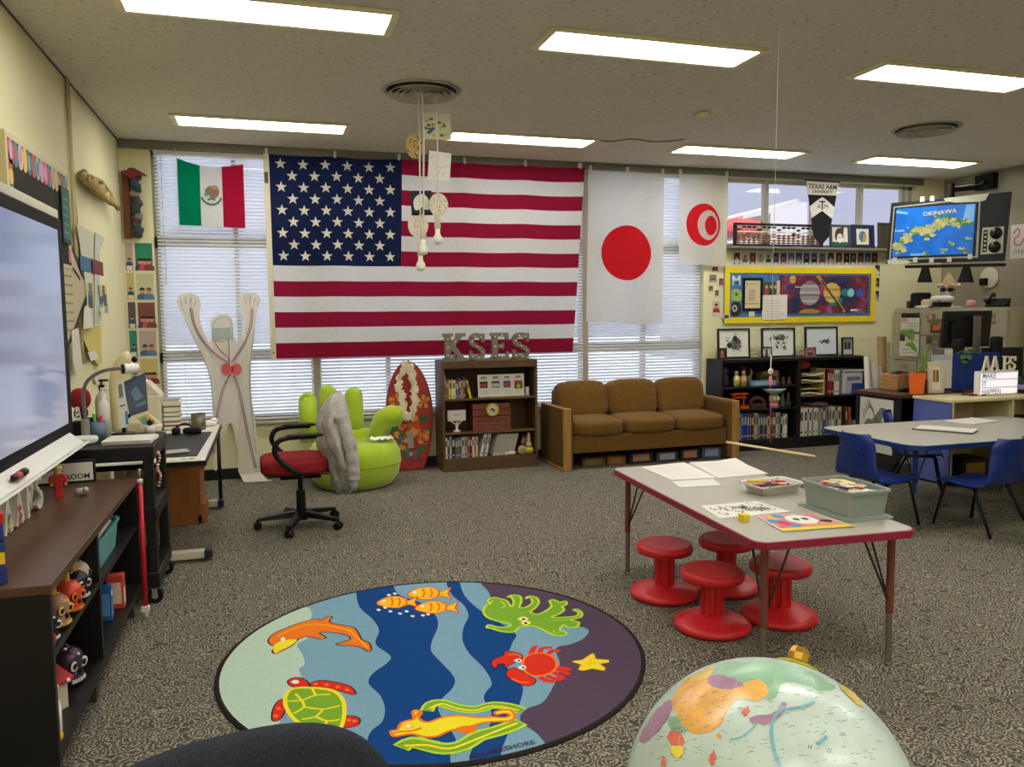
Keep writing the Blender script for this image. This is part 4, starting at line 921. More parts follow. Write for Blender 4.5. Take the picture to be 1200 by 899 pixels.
def bin_mesh(mb, w, l, h, th=.006, r=.03, taper=.88, mi=0):
    O = round_rect(-w, -l, w, l, r, 4); n = len(O); V = [(x * taper, y * taper, 0) for x, y in O] + [(x, y, h) for x, y in O] + [(x * 1.05, y * 1.03, h) for x, y in O] + [(x * 1.05, y * 1.03, h - .012) for x, y in O]
    V += [(x * (1 - th / w), y * (1 - th / l), h) for x, y in O] + [(x * taper * (1 - th / w), y * taper * (1 - th / l), th) for x, y in O]
    F = [tuple(range(n - 1, -1, -1)), tuple(range(5 * n, 6 * n))]
    for a, b in ((0, 1), (3, 2), (2, 4), (4, 5)): F += [(a * n + i, a * n + (i + 1) % n, b * n + (i + 1) % n, b * n + i) for i in range(n)]
    return mb.add(V, F, mi)
bin_mesh(MB(), .11, .21, .13).build('tub', mat('teal plastic', (96, 160, 160), .4), t)
MB().box((0, 0, .075), (.17, .34, .10), 0, .004).build('papers', mat('white paper', (232, 228, 216), .8), t)
def boxy(name, c, d, cols, label, cat='box', rz=0., group=None, art=True):
    m = MB(Matrix.Translation(c) @ TR(rz=rz)); m.box((0, 0, d[2] / 2), d, 0, .002)
    if art:
        F_ = frame((d[0] / 2, 0, 0), (0, 1, 0), (0, 0, 1)); m.rect(-d[1] * .38, d[2] * .12, d[1] * .38, d[2] * .6, .0006, 1, F_); m.rect(-d[1] * .3, d[2] * .7, d[1] * .3, d[2] * .86, .0006, 2, F_)
        F_ = frame((0, -d[1] / 2, 0), (1, 0, 0), (0, 0, 1)); m.rect(-d[0] * .38, d[2] * .15, d[0] * .38, d[2] * .8, .0006, 1, F_)
    m.solo(name, [card(c_) for c_ in cols], label, cat, group)
boxy('game_box', (-.72, 4.02, .15), (.07, .06, .155), ((196, 66, 40), (226, 196, 170), (190, 40, 30)), 'red boxed card game on the lower right cabinet board')
boxy('game_box', (-.735, 3.86, .15), (.05, .045, .155), ((40, 90, 160), (90, 140, 200), (230, 230, 220)), 'blue boxed card game beside the red one in the cabinet')
boxy('game_box', (-.83, 4.12, .15), (.05, .05, .27), ((150, 70, 80), (206, 180, 180), (110, 40, 50)), 'tall patterned red box behind the blue and red card games')
boxy('thin_book', (-.735, 3.60, .15), (.012, .20, .23), ((90, 124, 160), (120, 150, 180), (220, 220, 220)), 'thin pale blue book standing by the cabinet divider', 'book')
# red pole
m = MB(); a, c = Vector((-.632, 4.245, .01)), Vector((-.648, 4.375, .735)); d = c - a
m.tube([a + d * .07, a + d * .90], .0125, 12, 0); m.tube([a + d * .90, a + d * .93], .014, 12, 1); m.tube([a + d * .93, c], .007, 8, 2)
m.box(a + d * .05, (.04, .03, .03), 1, .005); m.tube([a + d * .04 + Vector((.006, 0, 0)), a + Vector((.006, -.012, 0))], .006, 6, 1); m.tube([a + d * .04 - Vector((.008, 0, 0)), a + Vector((-.008, .012, .0))], .006, 6, 1)
m.solo('telescopic_pole', [mat('red pole paint', (190, 22, 40), .35), mat('white clip', (222, 214, 200), .5), mat('silver pole tip', (150, 146, 140), .35, .7)], 'thin red pole with white clip leaning between cabinet and black cart', 'pole')

# ---- black cart
CX0, CX1, CY0, CY1 = -1.05, -.585, 4.43, 4.985
t = thing('utility_cart', 'black plastic three-shelf cart on casters at the end of the cabinet', 'cart', ((CX0 + CX1) / 2, (CY0 + CY1) / 2, 0))
cart_m = mat('black cart plastic', (15, 14, 14), .5, bump=(200, .2))
for z, nm in ((.839, 'top_shelf'), (.519, 'middle_shelf'), (.17, 'bottom_shelf')):
    m = MB(); m.rng((CX0, CY0, z - .03), (CX1, CY1, z), bev=.006)
    m.rng((CX0, CY0, z - .075), (CX1, CY0 + .018, z - .02), bev=.004); m.rng((CX0, CY1 - .018, z - .075), (CX1, CY1, z - .02), bev=.004); m.rng((CX1 - .018, CY0, z - .075), (CX1, CY1, z - .02), bev=.004); m.rng((CX0, CY0, z - .075), (CX0 + .018, CY1, z - .02), bev=.004)
    m.build(nm, cart_m, t, w=True)
for x in (CX0 + .005, CX1 - .055):
    for y in (CY0 + .005, CY1 - .055):
        MB().rng((x, y, .10), (x + .05, y + .05, .81), bev=.008).build('post', cart_m, t, w=True)
        k = MB(); k.cyl((x + .025, y + .025, .085), (x + .025, y + .025, .105), .018); k.rng((x + .012, y + .012, .045), (x + .038, y + .017, .09), 1); k.rng((x + .012, y + .05, .045), (x + .038, y + .055, .09), 1)
        k.cyl((x + .025, y + .018, .04), (x + .025, y + .05, .04), .040, n=22); k.cyl((x + .025, y + .0175, .04), (x + .025, y + .051, .04), .016, n=14, mi=1); k.build('caster', [blk2, mat('pale caster fork', (160, 154, 142), .5, .3)], t, w=True)
m = MB()
for k in range(5):
    a0 = k * .9; m.tube(smooth_pts([(-.80 + .04 * math.sin(a0 + q * 1.3), 4.50 + .03 * q, .525 + .025 * abs(math.sin(q + k))) for q in range(6)], 3, False), .006, 6)
m.soft((-.74, 4.54, .555), (.08, .06, .07), 3, 5, 1); m.cyl((-.70, 4.50, .52), (-.70, 4.50, .64), .012, n=10, mi=1)
m.M = Matrix()
m.v = [p + Vector((0, 0, .006)) for p in m.v]
m.solo('cable_bundle', [mat('grey cable', (120, 120, 118), .5), mat('silver plug', (176, 174, 168), .4, .3)], 'heap of grey cables and plugs on the middle cart shelf', 'cables')
m = MB()
for k in range(12): m.ell((-.575 + .004 * math.sin(k), 4.52 + .018 * math.sin(k * .9), .79 - k * .016), (.009, .012, .008), k % 2, 6)
m.solo('bead_string', [paint((220, 190, 150)), paint((196, 130, 110))], 'string of pale beads hanging from the cart top', 'beads')
# ---- on the cart
ZT = .84
t = thing('document_camera', 'white document camera on a grey gooseneck standing on the cart', 'document camera', (-.945, 4.70, ZT))
YD = 4.72
MB().soft((-.945, 4.635, ZT + .021), (.13, .11, .04), 4, 6).build('base', wp, t, w=True)
MB().cyl((-.95, YD, ZT + .03), (-.95, YD, ZT + .12), .024, .021).build('collar', mat('grey collar', (150, 144, 134), .4, .3), t, w=True)
arm = [(-.95, YD, ZT + .10)] + [tuple(at_y(x, y, YD)) for x, y in ((99, 480), (97.5, 462), (101, 449), (110, 440), (122, 434.5), (134, 432.5), (143, 432))]
MB().tube(smooth_pts(arm, 4, False), .0095, 10).build('gooseneck', mat('grey gooseneck', (124, 120, 114), .4, .5), t, w=True)
a, c = at_y(143, 432.5, YD), at_y(162, 431.5, YD + .03); hd = MB(); hd.tube([a, a + (c - a) * .25, c], [.026, .028, .026], 16, 0); hd.tube([a - (c - a) * .03, a + (c - a) * .12], .0275, 16, 1); hd.tube([a - (c - a) * .05, a], .013, 12, 2)
hd.build('camera_head', [wp, blk, mat('copper lens', (170, 100, 70), .3, .5)], t, w=True)
t = thing('tablet', 'blue-grey tablet screen tilted on an arm above the cart', 'tablet', (-.80, 4.90, ZT))
c4 = [at_y(x, y, 4.90) for x, y in ((144, 448), (170, 437), (173.5, 481), (152.5, 488))]
o_ = sum(c4, Vector()) / 4; u_ = (c4[1] - c4[0]).normalized(); v_ = (c4[0] - c4[3]).normalized(); F_ = frame(o_, u_, v_)
loc4 = [F_.inverted() @ q for q in c4]
MB(F_).prism([(q.x, q.y) for q in loc4][::-1], -.012, 0).build('case', mat('blue grey case', (66, 80, 92), .4), t, w=True)
m = MB(F_); m.flat([(q.x * .84, q.y * .84) for q in loc4][::-1], .001, 0); m.flat([(-.02, .03), (.02, .05), (.03, -.02), (-.02, -.03)], .0015, 1); m.rect(-.03, -.06, .03, -.045, .0015, 1); m.build('display', [mat('tablet glass', (84, 98, 116), .15), card((110, 134, 156))], t, w=True)
MB().tube([at_y(163, 478, 4.92), (-.80, 4.93, ZT + .08), (-.80, 4.93, ZT)], .010, 8).lathe([(.0001, .012), (.06, .01), (.065, 0)], (-.80, 4.92, ZT), n=20).build('stand', blk, t, w=True)
def sheet_card(name, pts, Y, cols, label, art, dY=.01, cat='paper'):
    q = [at_y(x, y, Y + (dY if i in (0, 1) else 0)) for i, (x, y) in enumerate(pts)]; o = q[3]; F_ = frame(o, q[2] - o, q[0] - o); l4 = [F_.inverted() @ p for p in q]
    m = MB(F_); m.prism([(p.x, p.y) for p in l4][::-1], -.003, 0)
    def bil(u, v): p = (l4[3] * (1 - u) + l4[2] * u) * (1 - v) + (l4[0] * (1 - u) + l4[1] * u) * v; return (p.x, p.y)
    for k, (u0, v0, u1, v1, mi) in enumerate(art): m.flat([bil(u0, v0), bil(u1, v0), bil(u1, v1), bil(u0, v1)], .0006 + k * .0001, mi)
    return m.solo(name, [card(c) for c in cols], label, cat)
sheet_card('notice_card', [(136.5, 446), (144.5, 443), (151, 500), (139.5, 503)], 4.87, ((226, 220, 208), (130, 130, 124), (90, 84, 80), (60, 130, 190)), 'tall white notice card standing left of the tablet', [(.2, .62, .75, .9, 1), (.2, .44, .85, .47, 2), (.75, .05, 1.0, .32, 3)])
sheet_card('poster_card', [(158, 489), (172, 481), (191, 498.5), (168, 503)], 4.93, ((226, 222, 204), (196, 190, 80), (96, 150, 150), (206, 150, 70)), 'yellow and green picture card leaning below the tablet', [(.1, .15, .9, .9, 1), (.15, .3, .4, .7, 2), (.55, .35, .85, .75, 3), (.3, .5, .6, .8, 2)], .05)
t = thing('potted_plant', 'tiny green plant in a white pot on the cart edge', 'plant', (-.655, 4.87, ZT))
MB().lathe([(.0001, 0), (.026, 0), (.036, .055), (.033, .055), (.025, .05), (.0001, .05)], n=20).build('pot', mat('white pot', (216, 206, 190), .5), t)
m = MB(); rr = random.Random(5)
for k in range(16):
    a, e_ = rr.random() * 6.28, rr.uniform(.3, 1.2); p = Vector((0, 0, .05)); q = p + Vector((math.cos(a) * math.cos(e_), math.sin(a) * math.cos(e_), math.sin(e_))) * .045; n_ = Vector((-math.sin(a), math.cos(a), 0)) * .012
    m.poly([p, (p + q) / 2 + n_, q, (p + q) / 2 - n_])
m.build('leaves', mat('dark green leaf', (46, 84, 40), .5), t)
m = MB(Matrix.Translation((-.72, 4.63, ZT)) @ TR(rz=-.05))
for k in range(7): m.box((.004 * math.sin(k * 2), .003 * math.cos(k * 3), .0015 + k * .003), (.235, .22, .0028), 1 if k == 5 else 0)
m.rect(-.06, -.05, .09, .09, .0205, 2); m.solo('paper_stack', [mat('white paper', (232, 228, 216), .8), card((204, 200, 186)), card((222, 216, 150))], 'stack of white papers at the front of the cart top', 'papers')
t = thing('pencil_cup', 'blue-grey cup with green and pink markers on the cart', 'cup', (-.893, 4.745, ZT))
MB().lathe([(.0001, 0), (.036, 0), (.041, .10), (.037, .10), (.033, .006), (.0001, .006)], n=20).build('cup', mat('blue grey plastic', (96, 116, 136), .5), t)
for x, y, c_, h_ in ((-.016, .0, (96, 190, 90), .145), (.014, -.012, (226, 50, 110), .135), (.006, .014, (40, 60, 110), .12)): MB().cyl((x * .5, y * .5, .01), (x * 1.3, y * 1.3, h_), .008, n=10).build('marker', paint(c_), t)
def bottle(x, y, z, r, h, body, cap, label, name='pump_bottle', pump=True):
    t = thing(name, label, 'bottle', (x, y, z))
    MB().lathe([(.0001, 0), (r, 0), (r, h * .62), (r * .8, h * .72), (r * .38, h * .78), (r * .38, h * .84), (.0001, h * .84)], n=20).build('body', body, t)
    m = MB().cyl((0, 0, h * .83), (0, 0, h * .92), r * .42, n=12); 
    if pump: m.cyl((0, 0, h * .9), (0, 0, h), r * .15, n=8).box((r * .3, 0, h), (r * 1.3, r * .4, h * .04), 0, .002)
    m.build('pump' if pump else 'cap', cap, t); return t
bottle(-.885, 4.86, ZT, .032, .27, mat('white bottle', (224, 218, 204), .4), wp, 'white pump bottle beside the pencil cup on the cart')
bottle(-.905, 4.945, ZT, .038, .31, mat('clear gel bottle', (206, 196, 180), .25), blk, 'tall pump bottle with black nozzle behind the white bottle')
MB().rng((-1.04, 4.80, ZT), (-.99, 4.97, ZT + .10), bev=.012).rng((-.985, 4.86, ZT), (-.92, 4.90, ZT + .11), bev=.01).solo('speaker_box', blk2, 'small black box behind the document camera base', 'box')
t = thing('plush_toy', 'round dark red plush toy behind the gooseneck', 'plush toy', (-1.005, 4.895, ZT + .10))
MB().soft((0, 0, .115), (.105, .09, .12), 2.4, 8).build('head', mat('dark red plush', (140, 22, 30), .9), t)
MB().soft((0, 0, .035), (.07, .06, .07), 2.6, 6).build('body', mat('black plush', (40, 22, 26), .9), t)
sheet_card('note_card', [(88, 477), (92, 474), (96, 494), (89, 497)], 4.85, ((224, 216, 204), (60, 50, 50)), 'small white card with black letters beside the red plush toy', [(.2, .3, .8, .4, 1), (.2, .55, .8, .65, 1)])

# ---- desk under the window corner
ZD = .65
t = thing('computer_desk', 'white topped desk with black edge standing by the left window', 'desk', (-.72, 5.85, 0))
MB().rng((-1.08, 5.02, ZD - .025), (-.385, 6.68, ZD - .001), bev=.004).build('desktop', mat('white desk laminate', (222, 218, 206), .4), t, w=True)
m = MB(); m.rng((-1.085, 5.012, ZD - .032), (-.378, 5.02, ZD - .001)); m.rng((-.385, 5.02, ZD - .032), (-.377, 6.68, ZD - .001)); m.rng((-1.085, 6.68, ZD - .032), (-.378, 6.688, ZD - .001)); m.build('edge_band', blk, t, w=True)
for y in (5.17, 6.56):
    lg = MB().rng((-.90, y - .03, .04), (-.84, y + .03, ZD - .03), bev=.006).build('leg', mat('beige metal', (196, 186, 162), .45), t, w=True)
    MB().rng((-1.08, y - .03, .02), (-.42, y + .03, .07), bev=.006).build('foot_bar', mat('beige metal', (196, 186, 162), .45), lg, w=True)
    MB().rng((-.42, y - .032, .015), (-.375, y + .032, .072), bev=.008).build('end_cap', mat('navy end cap', (30, 36, 60), .5), lg, w=True)
    MB().tube(smooth_pts([(-.86, y, .45), (-.80, y, .56), (-.66, y, .605), (-.46, y, .612)], 4, False), .02, 8).build('curved_bracket', mat('beige metal', (196, 186, 162), .45), lg, w=True)
MB().tube([(-.40, 6.60, .60), (-.40, 6.60, .03)], .014, 8).build('front_post', blk, t, w=True)
t = thing('wooden_cabinet', 'orange brown wooden cabinet standing under the white desk', 'cabinet', (-.75, 6.28, 0))
wood_o = mat('orange wood veneer', (150, 92, 46), .5, noise=(5, .12, (6, 6, .6)))
m = MB(); m.rng((-1.02, 6.10, 0), (-.53, 6.12, .58)); m.rng((-1.02, 6.44, 0), (-.53, 6.46, .58)); m.rng((-1.02, 6.12, 0), (-1.0, 6.44, .58)); m.rng((-1.02, 6.10, .56), (-.47, 6.46, .58), bev=.003); m.rng((-1.0, 6.12, .04), (-.53, 6.44, .06)); m.build('body', wood_o, t, w=True)
MB().rng((-.53, 6.105, .06), (-.505, 6.455, .56), bev=.004).build('door', wood_o, t, w=True)
MB().rng((-.505, 6.105, .40), (-.47, 6.455, .56), bev=.006).build('drawer', wood_o, t, w=True)
MB().rng((-.505, 6.11, 0), (-.48, 6.45, .14), bev=.004).build('plinth', wood_o, t, w=True)
MB(Matrix.Translation((-.66, 5.72, ZD + .0015)) @ TR(rz=-.02)).box((0, 0, .0015), (.46, 1.06, .003), 0, .001).solo('desk_mat', mat('black desk mat', (32, 30, 32), .5), 'large black desk mat on the white desk', 'desk mat')
t = thing('steel_mug', 'brushed steel mug standing at the far end of the desk', 'mug', (-.525, 6.42, ZD), 1.9)
MB().lathe([(.0001, 0), (.046, 0), (.05, .01), (.052, .125), (.049, .125), (.045, .012), (.0001, .012)], n=28).build('cup', mat('brushed steel', (120, 112, 96), .35, .6), t)
MB().tube(smooth_pts([(.05, 0, .10), (.085, 0, .10), (.09, 0, .06), (.08, 0, .035), (.05, 0, .03)], 4, False), .005, 8).build('handle', mat('brushed steel', (120, 112, 96), .35, .6), t)
t = thing('headset', 'black headset lying on the desk mat near the mug', 'headset', (-.60, 6.17, ZD + .0045))
MB().soft((.05, 0, .025), (.13, .07, .05), 3, 6).soft((-.06, .02, .025), (.06, .08, .05), 3, 6).build('ear_cups', blk2, t); MB().tube([(.05 - .055 + .06 * math.cos(a * PI / 10), .03 * math.sin(a * PI / 10), .03 + .04 * math.sin(a * PI / 10)) for a in range(11)], .007, 8).build('band', blk2, t)
m = MB(Matrix.Translation((-.62, 5.35, ZD + .0045))); m.box((0, 0, .004), (.22, .16, .006), 0, .001, rot=(0, 0, .2)); m.box((.02, -.02, .009), (.20, .13, .003), 1, rot=(0, 0, .3)); m.solo('magazine', [card((90, 90, 92)), card((170, 166, 160))], 'grey magazines lying on the near part of the desk mat', 'magazine')
m = MB(Matrix.Translation((-.62, 5.10, ZD))); m.box((0, 0, .0015), (.42, .11, .003), 0, 0, rot=(0, 0, -.02)); m.box((.11, -.01, .0035), (.03, .02, .001), 1); m.box((.155, -.008, .0035), (.03, .02, .001), 1); m.solo('paper_sheet', [mat('white paper', (232, 228, 216), .8), card((60, 70, 80))], 'white paper sheets at the near edge of the white desk', 'paper')
m = MB(Matrix.Translation((-.455, 6.60, ZD))); m.soft((0, 0, .022), (.11, .08, .045), 2.6, 6); m.soft((.03, .0, .04), (.06, .05, .04), 2.6, 5); m.solo('tissue', mat('white tissue', (240, 236, 228), .9), 'crumpled white tissue beside the steel mug on the desk', 'tissue')
t = thing('printer', 'cream printer on the desk behind the tablet', 'printer', (-.90, 6.53, ZD))
cream_p = mat('cream printer plastic', (214, 204, 178), .5)
MB().box((0, 0, .14), (.24, .26, .28), bev=.02, seg=3).build('body', cream_p, t); m = MB(); m.add([(-.12, -.12, .28), (.11, -.12, .28), (.11, .12, .28), (-.12, .12, .28), (-.05, -.11, .40), (.03, -.11, .37), (.03, .11, .37), (-.05, .11, .40)], [(0, 1, 5, 4), (1, 2, 6, 5), (2, 3, 7, 6), (3, 0, 4, 7), (4, 5, 6, 7)]); m.build('lid', cream_p, t)
MB().rng((-.10, -.20, .07), (.10, -.12, .09), bev=.004).build('paper_tray', cream_p, t)
for k, (c_, h_) in enumerate((((60, 70, 80), .035), ((120, 60, 50), .03), ((60, 110, 90), .04), ((190, 180, 160), .03), ((50, 70, 60), .045), ((150, 150, 150), .05))):
    z = ZD + sum((.035, .03, .04, .03, .045, .05)[:k]); MB(Matrix.Translation((-.715, 6.54, z)) @ TR(rz=.04 * math.sin(k * 2))).box((0, 0, h_ / 2), (.11, .17, h_ - .002), 0, .002).box((0, -.004, h_ / 2), (.112, .166, h_ - .012), 1).solo('book', [card(c_), card((226, 218, 200))], '%s book in the small pile beside the printer, %s from the bottom' % (['slate', 'rust', 'green', 'tan', 'dark', 'grey'][k], ORD[k]), 'book', 'books beside the printer')
t = thing('plush_toy', 'cream long-necked plush shape behind the document camera', 'plush toy', tuple(Vector((at_y(140, 450, 6.55).x, 6.6, ZD))))
q = [at_y(x, y, 6.6) for x, y in ((142, 505), (140, 480), (139, 452), (142, 434), (149, 421), (154, 419))]
MB().tube(smooth_pts([tuple(p) for p in q], 4, False), [.06, .06, .06, .06, .06, .06, .062, .064, .066, .068, .068, .068, .066, .064, .062, .060, .058, .056, .05, .04, .02], 14).build('neck', mat('cream plush', (222, 210, 172), .85), t, w=True)
MB().ell(at_y(157.5, 421.5, 6.55), (.022, .022, .022), n=8).build('nose', blk2, t, w=True)

# ---- left wall
t = thing('bulletin_board', 'black bulletin board with bright scalloped border on the left wall', 'bulletin board', (XL + .02, 4.98, 1.8))
MB().rng((XL + .001, 4.36, 1.80), (XL + .040, 5.60, 2.39), bev=.003).build('frame', mat('cream board frame', (206, 194, 152), .6), t, w=True)
F_ = left_frame(XL + .0405, 4.36, 1.795); m = MB(F_); m.rect(.03, .03, 1.21, .565, .0005, 0)
pc = [(226, 110, 150), (70, 140, 140), (196, 180, 196), (226, 190, 90), (90, 110, 160), (200, 90, 60), (140, 190, 170), (206, 160, 190)]
for k in range(15): x = .035 + k * .079; m.flat(smooth_pts([(x + .008, .45), (x + .07, .46), (x + .072, .555), (x + .006, .557)], 3), .001 + (k % 3) * .0002, 1 + k % 8)
for k in range(15): x = .05 + k * .079; m.flat(smooth_pts([(x, .48), (x + .028, .47), (x + .03, .53), (x + .005, .54)], 3), .002, 1 + (k * 3 + 2) % 8)
for k in range(6):
    y = .05 + k * .075
    m.flat(smooth_pts([(.035, y), (.085, y + .005), (.083, y + .07), (.036, y + .066)], 3), .001, 1 + (k * 2 + 3) % 8); m.flat(smooth_pts([(1.155, y), (1.205, y + .005), (1.203, y + .07), (1.156, y + .066)], 3), .001, 1 + (k * 3) % 8)
m.build('felt_and_border', [mat('dark board felt', (46, 42, 34), .95)] + [card(c) for c in pc], t, w=True)
m = MB(left_frame(XL + .042, 5.34, 1.95)); m.prism([(0, 0), (.2, 0), (.2, .33), (0, .33)], 0, .012, 1); m.rect(.02, .02, .18, .31, .0125, 0)
for k in range(5): m.rect(.04, .06 + k * .05, .16, .068 + k * .05, .013, 2)
m.solo('menu_card', [card((60, 110, 100)), blk, card((120, 160, 150))], 'black edged green card pinned at the right of the bulletin board', 'card')
m = MB(left_frame(XL + .042, 5.0, 1.95)); m.prism(smooth_pts([(0, 0), (.07, 0), (.09, .09), (.04, .13), (0, .10)], 3), 0, .02, 0); m.solo('paper_owl', card((206, 176, 120)), 'small tan paper shape pinned low on the bulletin board', 'paper shape')
for k, (y, r) in enumerate(((5.84, .013), (5.905, .008))):
    m = MB(); m.tube([(XL + r + .004, y, 1.2), (XL + r + .004, y, ZC - .01)] if k == 0 else smooth_pts([(XL + r + .004, y, 1.2), (XL + r + .004, y + .03, 1.9), (XL + r + .004, y - .01, 2.4), (XL + r + .004, y, ZC - .01)], 4, False), r, 8)
    m.solo('conduit', mat('painted conduit', (200, 186, 140), .6) if k == 0 else mat('brown cable', (104, 88, 60), .6), ['thin cream conduit running up the left wall', 'thin brown cable beside the cream conduit on the left wall'][k], 'pipe')
m = MB(); rr = random.Random(9)
for k in range(26):
    f_ = k / 25; y = 5.98 + 1.06 * f_; z = 2.44 + .0 * f_; r = .036 * math.sin(PI * min(1, f_ * 1.1 + .1)) ** .5 + .012
    m.ell((XL + .045 + .01 * math.sin(k), y, z + .015 * math.sin(k * 1.9)), (.03, .05, r), 0, 8, (rr.uniform(-.3, .3), 0, 0))
    if k % 2: m.tube([(XL + .05, y, z), (XL + .09, y + .06, z - .07 - rr.random() * .02), (XL + .06, y + .13, z - .06)], [.02, .014, .006], 6)
m.tube([(XL + .05, 5.97, 2.46), (XL + .07, 6.5, 2.49), (XL + .05, 7.06, 2.47)], [.014, .016, .008], 8)
m.solo('driftwood_carving', mat('gold brown driftwood', (166, 140, 84), .6, .2, noise=(20, .35)), 'long gold brown driftwood carving hung on the left wall', 'wall carving')
def left_poly(name, px, off, cols, label, extra=None, cat='poster'):
    q = [at_x(x, y, XL + off) for x, y in px]; y0, z0 = min(p.y for p in q), min(p.z for p in q); F_ = left_frame(XL + off, y0, z0); l = [(p.y - y0, p.z - z0) for p in q]
    ar = sum(l[i][0] * l[(i + 1) % len(l)][1] - l[(i + 1) % len(l)][0] * l[i][1] for i in range(len(l)))
    m = MB(F_); m.prism(l, -.003, 0)
    if extra: extra(m, max(p[0] for p in l), max(p[1] for p in l), l)
    return m.solo(name, [card(c) for c in cols], label, cat)
def lines(m, W, H, l):
    m.stroke(l[:9], .035, .001, mi=1)
    for k in range(16): m.rect(.05, .1 + k * .055, W * .55, .112 + k * .055, .001, 2)
    m.stroke(smooth_pts([(.05, H * .86), (W * .3, H * .9), (W * .25, H * .74), (W * .5, H * .72), (W * .8, H * .62)], 4, False), .025, .0012, mi=1)
left_poly('wall_map', [(74, 271), (84, 290), (94, 318), (101, 331), (101, 348), (96, 362), (88, 385), (81, 402), (74, 420), (66, 420), (66, 262)], .036, ((196, 184, 146), (52, 46, 42), (150, 140, 110)), 'large tan paper map with thick black outline beside the screen', lines)
def news(m, W, H, l):
    m.rect(.03, H - .30, W * .75, H - .20, .001, 1)
    rr = random.Random(2)
    for k in range(15): x, z = rr.uniform(.05, W * .7), rr.uniform(.05, H - .42); m.rect(x, z, x + rr.uniform(.08, .16), z + rr.uniform(.03, .09), .0012 + k * .0001, 2 + k % 4)
left_poly('newspaper_poster', [(90, 261.5), (113, 275), (113, 300), (112, 345), (111, 383), (104, 375), (100, 330)], .042, ((204, 202, 176), (76, 110, 140), (70, 84, 110), (120, 126, 120), (206, 196, 120), (90, 90, 96)), 'newspaper page with blue header pinned on the left wall', news)
left_poly('newspaper_poster', [(112, 272), (123, 279), (117, 295), (116, 345), (115.5, 380), (111, 380), (111, 300)], .05, ((190, 192, 180), (120, 50, 50), (70, 90, 120), (200, 190, 110), (90, 80, 76), (150, 150, 150)), 'narrow curling newspaper page with red print, right of the blue header', news)
left_poly('yellow_paper', [(96, 372), (104, 384), (118, 382), (119.5, 425), (116, 428), (107, 418), (98, 398)], .028, ((206, 190, 96), (226, 214, 70), (120, 110, 70)), 'yellow paper hanging below the newspaper on the left wall', lambda m, W, H, l: m.rect(.2, H * .78, W * .45, H * .86, .001, 1))
left_poly('white_note', [(99, 360), (104, 358), (110, 384), (98, 386)], .052, ((222, 214, 200),), 'white note hanging over the edge of the map', None, 'note')
left_poly('white_note', [(84, 388), (92, 384), (97, 432), (90, 440), (86, 425)], .046, ((216, 206, 190), (150, 140, 130)), 'long white receipt curling at the bottom of the map', None, 'note')
left_poly('white_note', [(103, 413), (112, 411), (116, 420), (107, 423)], .034, ((222, 214, 204),), 'small white note under the yellow paper', None, 'note')
left_poly('white_note', [(110, 440), (116, 436), (119, 446), (113, 449)], .02, ((216, 208, 190),), 'smallest white note, lowest on the left wall', None, 'note')

# ---- corner of the window wall
t = thing('totem', 'carved dark totem with spread red wings on a brown plank in the corner', 'totem', (-1.08, 7.68, 2.19))
MB().rng((-1.165, 7.70, 2.19), (-1.105, YB - .002, 2.77), bev=.004).build('plank', mat('red brown plank', (112, 62, 38), .6), t, w=True)
m = MB(); cs = [(40, 46, 42), (56, 66, 60), (120, 112, 104), (40, 60, 78), (70, 44, 40)]
for k in range(14): m.soft((-1.055 + .012 * math.sin(k * 2), 7.69, 2.225 + k * .038), (.075 + .02 * math.sin(k * 3.1), .07, .07), 2.8, 5, (k * 3) % 5, rot=(0, .5 * math.sin(k * 2.4), 0))
m.build('column', [mat('totem paint %d' % i, c, .6) for i, c in enumerate(cs)], t, w=True)
m = MB(wall_frame(-1.07, 7.66, 2.72)); m.prism(smooth_pts([(-.09, .02), (-.03, .05), (0, .06), (.04, .05), (.12, .0), (.05, .005), (.0, -.03), (-.05, .0)], 3), 0, .03); m.build('wings', mat('totem red', (120, 34, 36), .6), t, w=True)
MB().soft((-1.075, 7.67, 2.765), (.07, .06, .05), 2.6, 5).build('crown', mat('totem maroon', (88, 40, 36), .6), t, w=True)
def photo(name, x0, z0, w, h, Y, bg, people, label, group, border=(222, 214, 196), cat='photo', seed=0):
    m = MB(wall_frame(x0, Y, z0)); m.prism([(0, 0), (w, 0), (w, h), (0, h)], 0, .002, 0); b_ = min(w, h) * .05; m.rect(b_, b_, w - b_, h - b_, .0024, 1); rr = random.Random(seed)
    for k, (cx, sk, sh) in enumerate(people):
        one = len(people) == 1 and h < .3
        s_ = min(h * .8, w * 1.12) if one else min(h * (.55 if len(people) == 1 else .5), w * .8); cx *= w
        if one and k == 0: b_ = h * .2; m.rect(w * .2, h * .03, w * .8, h * .19, .0042, 0)
        m.flat([(cx + p[0] * s_, b_ + p[1] * s_) for p in [(-.36, 0), (.36, 0), (.33, .3), (.14, .44), (-.14, .44), (-.33, .3)]], .0028 + k * .0006, 3 + k * 2); m.disc(cx, b_ + s_ * .64, s_ * .17, s_ * .22, .003 + k * .0006, 2 + k * 2 if False else 2, n=14)
        m.flat([(cx + s_ * .19 * math.cos(a), b_ + s_ * .68 + s_ * .2 * math.sin(a)) for a in [PI * i / 8 for i in range(9)]], .0032 + k * .0006, 4 + k * 2)
    ms = [card(border), card(bg), card((190, 140, 110))]
    for cx, hair, sh in people: ms += [card(sh), card(hair)]
    return m.solo(name, ms, label, cat, group)
rows = [(2.160, 1.905), (1.895, 1.65), (1.64, 1.40), (1.39, 1.15), (1.14, .90), (.89, .77)]
bgs = [(40, 130, 100), (190, 190, 150), (120, 70, 66), (180, 160, 150), (196, 180, 120), (90, 84, 76)]
desc = ['green', 'cream', 'red brown', 'pale', 'yellow', 'dark']
